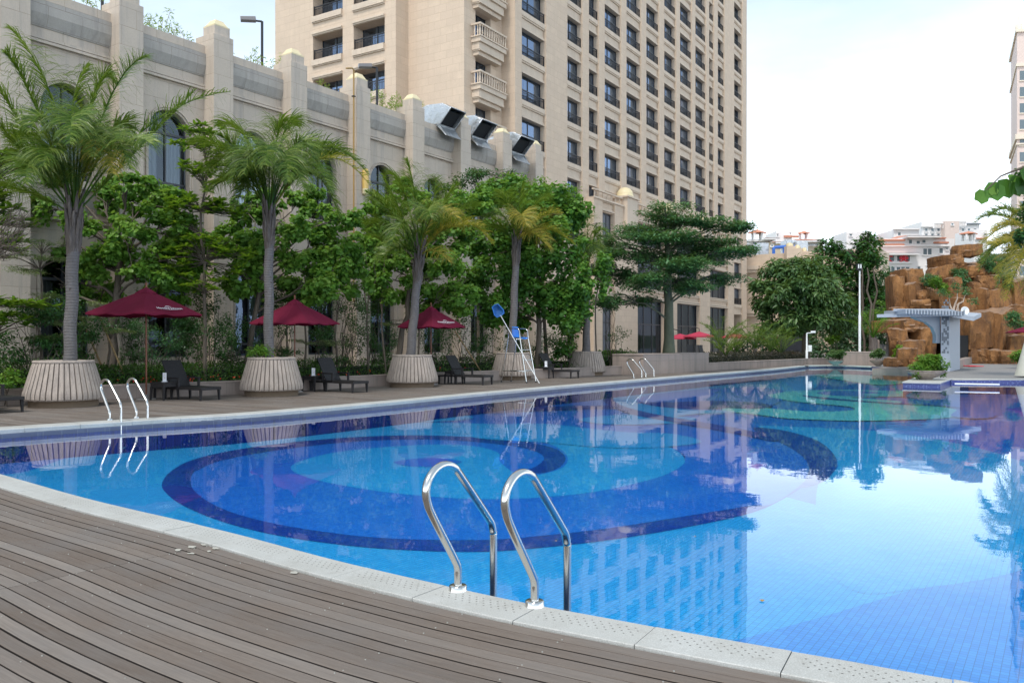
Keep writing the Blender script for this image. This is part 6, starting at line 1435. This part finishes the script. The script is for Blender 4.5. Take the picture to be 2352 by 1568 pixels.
# ---- layered tree over the stone block
b=G(1536,850); b=P(1536,784,40.5); b.z=.7
tree('tree','tall tree with horizontal tiers of dark leaves rising from the long stone block','tree',b,P(1532,560,40.5),.27,
 PB([(1530,490,60,18),(1590,505,60,13,-.6),(1660,515,60,14,.3),(1700,520,35,12),(1470,530,55,16,.4),(1530,540,75,20,-.8),(1610,560,75,18,.5),(1690,580,45,12,-.5),(1725,570,22,8),(1440,580,60,20,-.5),(1500,590,70,22,.8),(1580,610,80,20,-.9),(1660,640,45,12,.6),(1420,640,45,20,.3),(1480,645,65,20,-1.2),(1560,650,60,18,1),(1600,660,45,14,-1.4),(1400,690,40,16,-.4),(1460,690,45,14,.5),(1380,560,45,18,.8),(1620,590,60,18,1.2),(1390,620,45,18,1.0),(1550,515,40,14,1)],40.5,1.5),
 46000,.18,L_layer,M_greenbark,'quad',None,per=11,ratio=.5,flat=1.3,hang=.1,asp=.45,br=.22)
# ---- background trees right of the tower
b=P(1851,784,58); b.z=0
tree('tree','broad rounded dark tree with olive tips in front of the rear wing','tree',b,P(1845,700,58),.30,
 PB([(1815,620,50,32),(1870,640,55,45,-.6),(1780,660,45,38),(1910,690,48,38,-.4),(1830,700,60,45,-1),(1760,700,35,30,.4),(1870,720,60,38,-.8),(1800,745,50,25),(1925,740,30,28,.5),(1850,600,30,18,.3),(1900,650,35,30,.8),(1750,655,25,20),(1840,660,50,40,-1.4),(1940,700,20,25)],58,.9),15000,.42,L_mango,M_bark,'lance',None,per=10,ratio=.36,flat=.5,hang=.4)
b=P(1975,784,78); b.z=0
tree('tree','tall twin crowned dark tree against the sky behind the white pole','tree',b,P(1985,600,78),.4,
 PB([(1990,560,35,26),(2000,590,35,35,-.8),(1975,620,40,30),(1905,570,38,20,.4),(1910,600,42,28),(1930,640,45,25),(2000,640,35,35,.5),(1965,680,50,40,1),(2005,690,35,40),(1890,625,30,18),(1995,545,14,14),(1950,590,25,20,.6),(2015,720,40,40,1.5),(1960,740,50,40,1.5)],78,.9),13000,.40,L_dark,M_bark,'quad',None,per=10,ratio=.36,asp=.5,flat=.6)
b=P(2040,784,66); b.z=0
tree('tree','light green young tree left of the rocks, above the gate','tree',b,P(2040,720,66),.16,PB([(2045,700,28,12),(2020,725,30,14),(2055,725,20,14,.4),(2035,745,40,12,.4),(2000,760,25,12,.8)],66,.9),2600,.2,L_light,M_bark,'quad',None,per=8,asp=.5)
shrub(1925,62,[(1920,770,14,18),(1905,780,12,12)],'olive green bush between the two right trunks',1100,.16,L_fran,3,None)
o=foliage(None,PB([(1960,790,60,40,2),(2030,790,50,40,3),(1900,790,60,35,6),(2040,660,30,45,18),(1990,740,60,40,10),(2062,668,22,18,26),(1780,780,90,40,16),(2060,720,40,40,14),(1850,760,80,40,14)],66,1.2),16000,.34,L_far,'quad',9,.42,.5,.2,'background_greenery',.5)
tag(o,'dark mass of background greenery between the rear wing and the rocks','greenery',kind='stuff')
b=P(1990,784,60); b.z=0; m=MB()
for x,xt,d in ((1998,1992,60),(1985,1980,61),(2012,2006,62)):
    q=P(x,784,d); q.z=0; r=empty('slim_tree',q,0,['slim grey trunk right of the round dark tree','second slim trunk beside the tall white pole','slim trunk left of the gate'][(x,).index(x) if x==1998 else (1 if x==1985 else 2)],'tree','slim background trunks'); m=MB(); m.tube(wig(q,P(xt,615,d),6,.03),[.10,.095,.09,.08,.07,.06,.04],7); m.build('trunk',M_bark,r)
# sago and cane palms
def tuft(x,yb,ytop,d,label,nf,fl,mat,ll,grp=None,trunk=.25,name='cane_palm',cat='palm',spread=.9):
    b=P(x,784,d); b.z=0.1; tp=P(x,ytop,d); r=empty(name,b,0,label,cat,grp); m=MB(); m.tube([b,tp],[trunk,trunk*.8],8); m.build('trunk',M_boot,r)
    for i in range(nf):
        a=2*PI*i*.382+random.random()*.3; el=random.uniform(.25,1.25); el=random.uniform(.7,1.35); v=Vector((math.cos(a)*math.cos(el),math.sin(a)*math.cos(el),math.sin(el))); L=fl*random.uniform(.85,1.3)
        frond(r,tp,tp+v*L*.8,tp+v*L*1.1+Vector((math.cos(a),math.sin(a),-.9))*L*.25,30,ll*.9,mat,droop=.2,pet=.15,rr=.02)
    return r
tuft(2006,835,775,56,'sago palm with yellow green fronds left of the gate',16,1.9,L_fran,.45,None,.35,'sago_palm')
for x,y0,d,nf,fl,lb in ((1655,800,50,14,1.6,'tallest cane palm just right of the stone block'),(1690,812,51,12,1.3,'cane palm clump second from the stone block'),(1735,800,52,14,1.6,'cane palm clump in the middle of the row'),(1770,808,53,12,1.5,'cane palm clump left of the dark screen'),(1668,818,48,9,1.0,'low cane palm at the foot of the tallest one'),(1795,812,55,10,1.2,'cane palm at the right end of the row')):
    tuft(x,0,y0,d,lb,nf,fl*1.15,L_palm,.55,'cane palms on the terrace',.12)
b1=G(1628,849); b1=P(1632,784,46.0); b2=P(1850,784,57); b1.z=b2.z=0
hedge('hedge','low purplish dark hedge behind the long low wall',[b1,b2],1.3,.72,5500,.11,leafmat('purple_dark_leaf',(.02,.022,.016),(.05,.045,.035),(.09,.075,.05),.15),z0=0)
hedge('hedge','green bush row left of the stone block',[Vector((P(1385,784,41).x,41,0)),Vector((P(1470,784,43.5).x,43.5,0))],1.3,.95,2600,.12,L_hedge,z0=-.1)
# terrace umbrellas, chairs, screen
def cant(x,y,d,label,w=2.3,mx_=1):
    b=P(x+28*mx_,784,d); b.z=.1; r=empty('terrace_umbrella',b,0,label,'parasol','faded red terrace umbrellas'); c=P(x,y,d); m=MB(); n_=8
    vs=[c]+[c+Vector((w/2*math.cos(2*PI*k/n_),w/2*math.sin(2*PI*k/n_),-.42)) for k in range(n_)]+[c+Vector((w/2*math.cos(2*PI*k/n_),w/2*math.sin(2*PI*k/n_),-.52)) for k in range(n_)]
    m.add(vs,[(0,1+k,1+(k+1)%n_) for k in range(n_)]+[(1+k,1+n_+k,1+n_+(k+1)%n_,1+(k+1)%n_) for k in range(n_)]); m.build('canopy',M_pink,r,fixn=False)
    m=MB(); m.tube([b,Vector((b.x,b.y,c.z-.3)),(b+c)/2+Vector((0,0,.0)) if False else Vector(((b.x*2+c.x)/3,b.y,c.z+.25)),Vector(((b.x+c.x)/2,b.y,c.z+.4)),c+Vector((0,0,.25)),c],.04,6); m.build('arm',M_black,r)
cant(1562,766,76,'faded red terrace umbrella just right of the layered tree trunk',3.0,-1); cant(1606,761,74,'faded red terrace umbrella in front of the second tall window',2.9,-1)
cant(1688,764,80,'faded red terrace umbrella seen between the cane palms',2.8,1); cant(1771,768,84,'faded red terrace umbrella right of the cane palms',2.8,1)
def tchair(x,d,label,rz):
    b=P(x,784,d); b.z=.1; r=empty('terrace_chair',b,rz,label,'chair','black chairs on the far terrace'); M=Matrix.Rotation(rz,3,'Z'); 
    def q(v): return M@Vector(v)+b
    m=MB(); m.box(q((0,0,.45)),(.55,.55,.05),rz); m.build('seat',M_black,r); m=MB(); m.hexa([q((-.28,.25,.45)),q((.28,.25,.45)),q((.28,.29,.45)),q((-.28,.29,.45)),q((-.28,.42,1.12)),q((.28,.42,1.12)),q((.28,.46,1.12)),q((-.28,.46,1.12))]); m.build('backrest',M_black,r)
    for sx in (-1,1):
        for sy in (-1,1): m=MB(); m.tube([q((sx*.25,sy*.25,0)),q((sx*.25,sy*.25,.45))],.022,5); m.build('leg',M_black,r)
for x,lb,rz in ((1590,'left of the three black terrace chairs',.3),(1606,'middle black terrace chair under the umbrellas',-.2),(1619,'right black terrace chair beside the cane palms',.8)): tchair(x,66,lb,rz)
a=P(1812,784,68); r=empty('dark_screen',Vector((a.x,a.y,0)),0,'large dark grey display screen behind the cane palms','screen'); m=MB(); p0,p1=P(1793,810,68),P(1843,742,68); m.box(((p0.x+p1.x)/2,68,(p0.z+p1.z)/2),(p1.x-p0.x,.4,p1.z-p0.z)); m.build('panel',plain('charcoal_panel',(.02,.023,.032),.6),r,bev=.02)
m=MB(); m.box(((p0.x+p1.x)/2,67.9,p0.z/2+.05),(p1.x-p0.x-.4,.3,p0.z)); m.build('plinth',plain('dark_red_brick',(.10,.045,.035),.8),r)
# poles
def pole(x,yb,yt,d,r0,label,name='lamp_pole'):
    b=P(x,784,d); b.z=-.02 if yb>830 else .8; r=empty(name,b,0,label,'pole'); t_=P(x,yt,d); m=MB(); m.tube([b,b.lerp(t_,.45),b.lerp(t_,.46),t_],[r0,r0,r0*.75,r0*.6],10); m.build('post',M_white,r); return r,t_
r,t_=pole(1974.5,812,622,54,.078,'tall white pole with a small lamp head rising from the raised planter box')
m=MB(); m.box(t_+Vector((-.05,0,.25)),(.34,.2,.42)); m.box(t_+Vector((-.12,-.12,.28)),(.1,.05,.3)); m.build('lamp_head',M_black,r,bev=.01); m=MB(); m.box(t_+Vector((-.13,-.15,.28)),(.07,.02,.26)); m.box(t_+Vector((.03,-.12,.28)),(.07,.02,.26)); m.build('lens',M_white,r)
r,t_=pole(1853,838,765,54.5,.075,'short white post with a small camera in front of the round dark tree','camera_post')
m=MB(); m.tube([t_,t_+Vector((.35,0,.02))],.04,6); m.box(t_+Vector((.42,0,.08)),(.3,.14,.14)); m.build('camera',M_white,r,bev=.02); m=MB(); m.box(t_+Vector((.18,-.05,-1.0)),(.22,.16,.42)); m.build('switch_box',M_white,r)
# gate, steps
r=empty('garden_gate',P(2030,784,60),0,'grey metal double gate between two stone posts left of the rocks','gate')
for x in (2014,2044):
    a=P(x-3.5,818,60); c=P(x+3.5,790-3,60); m=MB(); m.box(((a.x+c.x)/2,60,(c.z)/2+.1),(c.x-a.x,.45,c.z+.0)); p=m.build('post',M_wallst,r,bev=.02); m=MB(); m.lathe([(.2,0),(.17,.1),(.0001,.18)],((a.x+c.x)/2,60,c.z+.1),8); m.build('post_cap',M_wallst,p)
for x0,x1 in ((2018,2028.5),(2029.5,2040)):
    a,b=P(x0,815,60),P(x1,791,60); m=MB()
    for i in range(8): x=a.x+(b.x-a.x)*i/7; m.tube([(x,60,.45),(x,60,b.z)],.018,5)
    for z in (.5,b.z*.5,b.z): m.tube([(a.x,60,z),(b.x,60,z)],.022,5)
    m.build('gate_leaf',plain('grey_gate_paint',(.35,.36,.38),.5,.3),r)
m=MB(); 
for i in range(4): a=P(2010,784,54+i*1.2); b=P(2062,784,54+i*1.2); m.box(((a.x+b.x)/2,54+i*1.2+.6,.0+.11*i),(b.x-a.x,1.2,.22+.22*i*.0+.0))
s_=m.build('steps',M_pave,bev=.01); tag(s_,kind='structure')
# bowls with plants
def bowl(c,R_,h,pl,label,lst,n,size,mat,d,plabel):
    r=empty('plant_bowl',c,0,label,'planter','wide stone plant bowls'); m=MB(); m.lathe([(.0001,0),(R_*.34,0),(R_*.36,h*.12),(R_*.62,h*.36),(R_*.88,h*.66),(R_*.96,h*.74),(R_*.985,h*.80),(R_*.985,h*.97),(R_,h),(R_*.93,h),(R_*.90,h*.85),(.001,h*.85)],c,36); m.build('bowl',M_plantst,r)
    m=MB(); N=44
    for i in range(N):
        a=2*PI*i/N; m.tube([Vector(c)+Vector((R_*math.cos(a+(.05 if k%2 else -.05)),R_*math.sin(a+(.05 if k%2 else -.05)),h*(.8+.04*k))) for k in range(5)],R_*.014,4,cap=False)
    m.build('greek_key_band',M_plantst,r)
    r2=empty('bowl_plant',Vector(c)+Vector((0,0,h*.85)),0,plabel,'plant','leafy plants in stone bowls'); foliage(r2,PB(lst,d,.95),n,size,mat,'quad',9,.36,.6,.3,'leaves',.5,keep=.3)
cb=(PLa+PLb+PLc+PLd)/4; bd=cb.y
bowl(Vector((cb.x+.05,cb.y+.25,.012)),.70,.37,0,'large pale stone bowl with a carved rim band on the blue tiled platform',[(2130,838,32,22),(2112,848,22,16,-.2),(2155,843,20,20,.2),(2128,822,20,12),(2150,828,16,12,-.1)],5200,.10,L_light,bd+.2,'large yellow green leafy plant in the big bowl on the tiled platform')
bowl(P(1919,784,52)*1+Vector((0,0,-P(1919,784,52).z+.0)),.47,.34,0,'small stone bowl on the far bank, right of the camera post',[(1917,810,18,10),(1908,814,12,8),(1930,813,12,9)],1500,.13,L_mango,52,'dark leafy plant in the far left stone bowl')
bowl(P(2017,784,51)*1+Vector((0,0,-P(2017,784,51).z+.0)),.46,.34,0,'small stone bowl in front of the steps',[(2016,810,16,10),(2008,814,10,7),(2026,812,10,8)],1300,.13,L_mango,51,'plant in the small bowl in front of the steps')
shrub(2068,50,[(2068,806,17,14)],'bush with orange tinted leaves at the foot of the low rock',900,.14,L_fran,3,None)
# ---- rock waterfall
rk=empty('rock_formation',P(2200,784,56),0,'towering orange brown artificial rock formation behind the pavilion','rock formation')
def boulder(x0,x1,y0,y1,d,dep=3.0,rot=None,rough=.16,sq=.30,parent=rk,name='boulder'):
    a,b=P(x0,y1,d),P(x1,y0,d); c=(a+b)/2; hx,hz=(b.x-a.x)/2*1.04,(b.z-a.z)/2*1.04; me=bpy.data.meshes.new(name); bm=bmesh.new(); bmesh.ops.create_cube(bm,size=2); bmesh.ops.subdivide_edges(bm,edges=bm.edges,cuts=8,use_grid_fill=True)
    sd=random.random()*50; from mathutils import noise as mn_
    rz=random.uniform(-.45,.45) if rot is None else rot; tx,tz=random.uniform(-.12,.12),random.uniform(-.15,.15)
    for v in bm.verts:
        p=v.co.copy(); l=p.length; cube=p; sph=p.normalized()*1.15; p=cube*(1-sq)+sph*sq
        nz_=mn_.noise_vector(Vector((p.x*1.1+sd,p.y*1.1,p.z*.7)),noise_basis='PERLIN_ORIGINAL')*.30; n2=mn_.noise_vector(p*3.1+Vector((sd,0,3)))*rough*.55+mn_.noise_vector(p*8+Vector((sd,0,3)))*.035
        p=p+nz_*.55+n2; st=math.floor(p.z*2.2+mn_.noise(Vector((p.x+sd,p.y,0))))*.035; p.x+=st*math.copysign(1,p.x)*.35+tz*p.z; p.z+=tx*p.x
        q=Vector((p.x*hx,p.y*dep/2,p.z*hz)); q=Matrix.Rotation(rz,3,'Z')@q; v.co=q+Vector((c.x,d+dep/2,c.z))
    bmesh.ops.recalc_face_normals(bm,faces=bm.faces); bm.to_mesh(me); bm.free(); me.materials.append(M_rock)
    for p in me.polygons: p.use_smooth=True
    me.set_sharp_from_angle(angle=R(38))
    o=bpy.data.objects.new(name,me); COL.objects.link(o); setp(o,parent); return o
BO=[(2065,2092,631,712,60),(2080,2123,616,664,60.5),(2080,2123,651,712,59.5),(2112,2155,687,712,58.5),(2118,2141,665,692,59),(2112,2166,660,690,60.2),(2143,2168,641,663,60.6),(2158,2211,609,656,61),(2178,2211,583,611,62),(2209,2263,560,588,64),(2189,2220,636,690,59.8),(2220,2250,647,672,60),(2227,2270,608,636,62.5),
 (2247,2283,665,718,58.8),(2268,2332,631,666,60.5),(2283,2332,665,715,58.6),(2224,2283,716,804,57),(2283,2330,711,807,56.8),(2322,2368,700,770,57.6),(2330,2380,770,836,56),(2240,2280,800,836,56.6),(2283,2332,803,836,56),(2056,2105,733,762,57.5),(2062,2105,756,801,57),(2102,2131,753,794,57.6),(2079,2135,782,836,56),(2064,2100,705,740,58.8),(2100,2140,705,760,59),
 (2135,2165,690,760,60.5),(2165,2195,660,720,60),(2195,2230,685,760,58.8),(2130,2162,760,838,59),(2235,2262,668,720,60.3),(2250,2300,610,640,65),(2330,2400,640,710,60.5),(2225,2240,715,790,58.5),(2300,2352,805,838,55.6),(2205,2226,588,640,64),(2075,2090,600+40,660,61.5),
 (2080,2165,690,838,62.5,3),(2160,2360,660,838,62.8,3),(2215,2300,600,665,66.5,3)]
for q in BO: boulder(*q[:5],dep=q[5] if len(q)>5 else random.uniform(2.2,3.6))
r2=empty('boulder_group',P(2085,784,48),0,'free standing pale topped boulder in front of the steps, left of the pavilion','boulder')
for q in [(2078,2118,800,845,48.6),(2100,2140,820,846,48.2),(2060,2085,822,842,48.8)]: boulder(*q,dep=1.8,parent=r2)
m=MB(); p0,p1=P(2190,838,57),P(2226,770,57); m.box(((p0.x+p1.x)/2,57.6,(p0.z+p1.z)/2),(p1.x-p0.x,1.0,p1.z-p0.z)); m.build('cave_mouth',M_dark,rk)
for x,y,d,s_,lb in ((2150,690-40,60,.0,'small bush growing on the rocks, upper left'),(2205,630,62,0,'bush in the gap between the upper rocks'),(2265,600,64,0,'bush on the rocks under the big palm'),(2330,730,57,0,'green bush on the right side of the rocks'),(2338,815,54.5,0,'yellow leaved bush at the foot of the rocks on the right'),(2135,640,61,0,'shrub rooted behind the leftmost rock pillar'),(2300,640,62,0,'trailing bush on the upper right rocks below the palm'),(2285,600,66,0,'leafy bush crowning the rocks behind the palm fronds')):
    shrub(x,d-1.5,[(x,y,20,16),(x+14,y+14,14,12)],lb,1100,.16,L_light if 'yellow' in lb or 'small' in lb else L_layer,2,'bushes on the rocks',h0=P(x,y+25,d-1.5).z)
r=empty('bare_tree',P(2195,735,56),0,'small pale branched tree with sparse leaves on the rocks above the pavilion','tree'); m=MB(); b=P(2188,738,55.5)
for e in ((2168,700),(2178,680),(2210,690),(2222,672),(2200,665)): 
    m.tube(wig(b,P(*e,55.5),6,.12),[.10,.085,.07,.055,.04,.03,.015],6)
m.build('branches',plain('pale_bark',(.42,.34,.28),.9),r); foliage(r,PB([(2172,672,18,9),(2215,668,22,9),(2195,655,15,8),(2235,690,12,10)],55.5,.9),650,.15,L_layer,'quad',6,.4,.5,.2,'leaves',.5,keep=0)
# ---- pavilion with sloping planar roof
pvd=43.5; r=empty('pavilion',P(2180,784,pvd),0,'pale blue grey shelter with a thin wing shaped roof on one mosaic column','pavilion')
def PV(x,y,dd=0): return P(x,y,pvd+dd)
def slab(p,th,name,mat=M_pavil,par=None):
    m=MB(); m.hexa([Vector(q)-Vector((0,0,th)) for q in p]+[Vector(q) for q in p]); return m.build(name,mat,par or r,bev=.01)
slab([PV(2014,722,-1.2),PV(2190,718.5,-2.4),PV(2220,715,2.2),PV(2050,722,3.0)],.16,'roof_slab')
slab([PV(2188,718.5,-2.4),PV(2236,727,-2.0),PV(2254,719,2.0),PV(2200,716,2.6)],.22,'roof_slab')
slab([PV(2052,709,-1.6),PV(2180,709,-1.6),PV(2206,716,-.6),PV(2062,716,-.2)],.14,'upper_roof')
m=MB()
for i in range(20):
    t_=i/19; a=PV(2056,712,-1.3).lerp(PV(2186,716,-1.5),t_); m.box(a+Vector((0,0,-.12)),(.06,2.4,.22))
m.build('slats',M_pavil,r)
m=MB(); pr=[(2088,727),(2130,736),(2150,752),(2152,775),(2148,787),(2148,760),(2140,748),(2122,739)]
pr=[(2090,724),(2160,724),(2160,788),(2150,788),(2150,768),(2143,752),(2128,740),(2108,734)]
q0=[PV(x,y,-1.2) for x,y in pr]; q1=[p+Vector((0,.35,0)) for p in q0]; n_=len(q0); m.add(q0+q1,[tuple(range(n_)),tuple(range(n_,2*n_))[::-1]]+[(i,(i+1)%n_,n_+(i+1)%n_,n_+i) for i in range(n_)]); m.build('bracket',M_pavil,r)
ca,cb2=PV(2161,848,-1.4),PV(2181,848,-1.4); cc=PV(2205,843,1.8); 
ca.z=cb2.z=cc.z=0; cd=ca+(cc-cb2); top=PV(2170,724,-1).z
m=MB(); m.hexa([Vector((p.x,p.y,-.03)) for p in (ca,cb2,cc,cd)]+[Vector((p.x,p.y,top)) for p in (ca,cb2,cc,cd)]); m.build('column',M_pavil,r,bev=.01)
m=MB(); d_=(cb2-ca); W_=d_.length; dn=d_.normalized(); o_=Vector((dn.y,-dn.x,0))*.012
for j in range(26):
    for i in range(4):
        if random.random()<.52: a=ca+dn*(W_*(.1+.2*i))+o_; b=a+dn*(W_*.2); z=.9+j*.105; m.hexa([a+Vector((0,0,z)),b+Vector((0,0,z)),b-o_*1.5+Vector((0,0,z)),a-o_*1.5+Vector((0,0,z)),a+Vector((0,0,z+.105)),b+Vector((0,0,z+.105)),b-o_*1.5+Vector((0,0,z+.105)),a-o_*1.5+Vector((0,0,z+.105))])
m.build('mosaic_blocks',M_mural,r)
w2=G(2150,848),G(2182,851)
m=MB(); a,b=G(2156,848),G(2183,851); c_=G(2233,834); 
m.hexa([Vector((p.x,p.y,z)) for z in (-.03,.55) for p in (a,b,b+Vector((.25,.6,0)),a+Vector((.25,.6,0)))]); m.hexa([Vector((p.x,p.y,z)) for z in (-.03,.42) for p in (b,c_,c_+Vector((-.4,.15,0)),b+Vector((-.4,.15,0)))]); m.build('low_wall',M_wallst,r,bev=.01)
m=MB(); c_=PV(2212,722,-1.0); c_.z+=.15; m.lathe([(.03,0),(.06,.05),(.2,.18),(.22,.2),(.19,.19),(.05,.1)],(0,0,0),16); 
hn=m.build('horn_loudspeaker',M_white,None); hn.matrix_basis=Matrix.Translation(c_)@Matrix.Rotation(R(80),4,'X'); hn['label']='white round horn loudspeaker on the shelter roof'; hn['category']='loudspeaker'
m=MB(); p0,p1=P(2226,836,50),P(2236,834,50); m.box(((p0.x+p1.x)/2,50,.02),(p1.x-p0.x+.6,1.2,.03)); o=m.build('red_mat',M_red); tag(o,'small red mat at the dark opening beside the shelter','mat')
# ---- right edge: lounger end and folded pale parasol, maroon parasol rim
p=P(2355,784,37); p.z=-.02; o=copy_tree(LOUNG); o.location=p; o.rotation_euler=(0,0,R(-95)); tag(o,'dark woven sun lounger end at the right edge of the photograph','lounger','dark woven sun loungers')
pb=P(2368,784,35.5); pb.z=-.02; r=empty('folded_parasol',pb,0,'pale folded cover at the right edge in front of the lounger','parasol'); m=MB(); m.lathe([(.62,.05),(.60,.12),(.45,.7),(.25,1.5),(.12,2.0),(.0001,2.1)],pb,14); m.build('cover',plain('cream_cloth',(.55,.55,.48),.8),r); m=MB(); m.tube([pb,pb+Vector((0,0,.2))],.05,8); m.build('foot',M_black,r)
pb=P(2385,784,46); pb.z=-.02; umbrella(pb,1.6,2.05,2.55,R(20),'maroon parasol rim entering at the right edge in front of the rocks',None)
# ---- right side palm and near branch
palm('large drooping yellow green palm at the right edge above the rocks',(P(2400,784,36).x,36,0),P(2385,560,36),.22,.2,pf(36,[
 (2330,500,2262,600,.3,L_palmy,70,1),(2340,470,2255,560,-.6,L_palmy,70,1),(2350,490,2290,640,-1,L_palmy,70,1),(2330,540,2290,660,.8,L_palm,70,1),(2320,440,2270,500,1.4,L_palm),(2390,450,2330,600,-1.2,L_palmy,70,1),(2400,480,2350,680,.2,L_palm,70,1),(2300,540,2262,590,1.2,L_palm),(2360,430,2310,520,.5,L_palmy),(2420,450,2440,560,0,L_palm),(2340,540,2275,560,-1.4,L_palmy),(2350,520,2300,620,1.4,L_palm),(2370,500,2320,650,-1.6,L_palmy),(2310,500,2250,620,.1,L_palm),(2350,560,2310,690,-.4,L_palmy),(2330,480,2285,530,-.3,L_palmy),(2300,460,2240,510,.8,L_palm)]),1.0,90,.8,None,L_palmy,.03)
b=P(2400,784,30); b.z=0
tree('tree','dark leafy tree at the right edge below the high-rise','tree',b,P(2390,560,30),.2,PB([(2370,480,30,40),(2385,420,30,40),(2360,540,25,30),(2360,400,14,25)],30,.9),2600,.16,L_dark,M_bark,'quad')
bt=Vector((3.3,.9,-.02)); r=empty('overhanging_branch',bt,0,'round leaved branch reaching in from the right edge against the sky','branch'); DL=3.0
m=MB(); st_=[bt,Vector((3.3,.95,1.2)),Vector((3.0,1.6,2.1)),Vector((2.4,2.6,2.45)),P(2370,378,DL+.07),P(2330,392,DL),P(2298,405,DL),P(2262,440,DL)]; m.tube(st_,[.05,.042,.028,.010,.007,.004,.003,.0015],8); m.build('stem',M_bark,r)
lf=[(2263,438,-2.2,.17,.6),(2290,418,-1.9,.23,.5),(2312,410,-1.75,.24,.2),(2334,402,-1.65,.26,.1),(2352,385,-1.3,.24,.3),(2347,405,-1.6,.24,.05),(2318,400,-1.2,.12,.7),(2372,378,-1.7,.27,.2),(2385,370,-1.2,.27,.1),(2280,430,-1.4,.10,.9),(2400,360,-1.8,.27,.1)]
leafmesh('leaves',[P(x,y,DL) for x,y,*_ in lf],[(math.cos(a)*.9,random.uniform(-.25,.25),math.sin(a)) for _,_,a,_,_ in lf],np.array([l[3]*.31 for l in lf]),L_baud,r,'round',rnd=np.array([l[4] for l in lf]),norm=[(random.gauss(.1,.2),-1,.35) for _ in lf])
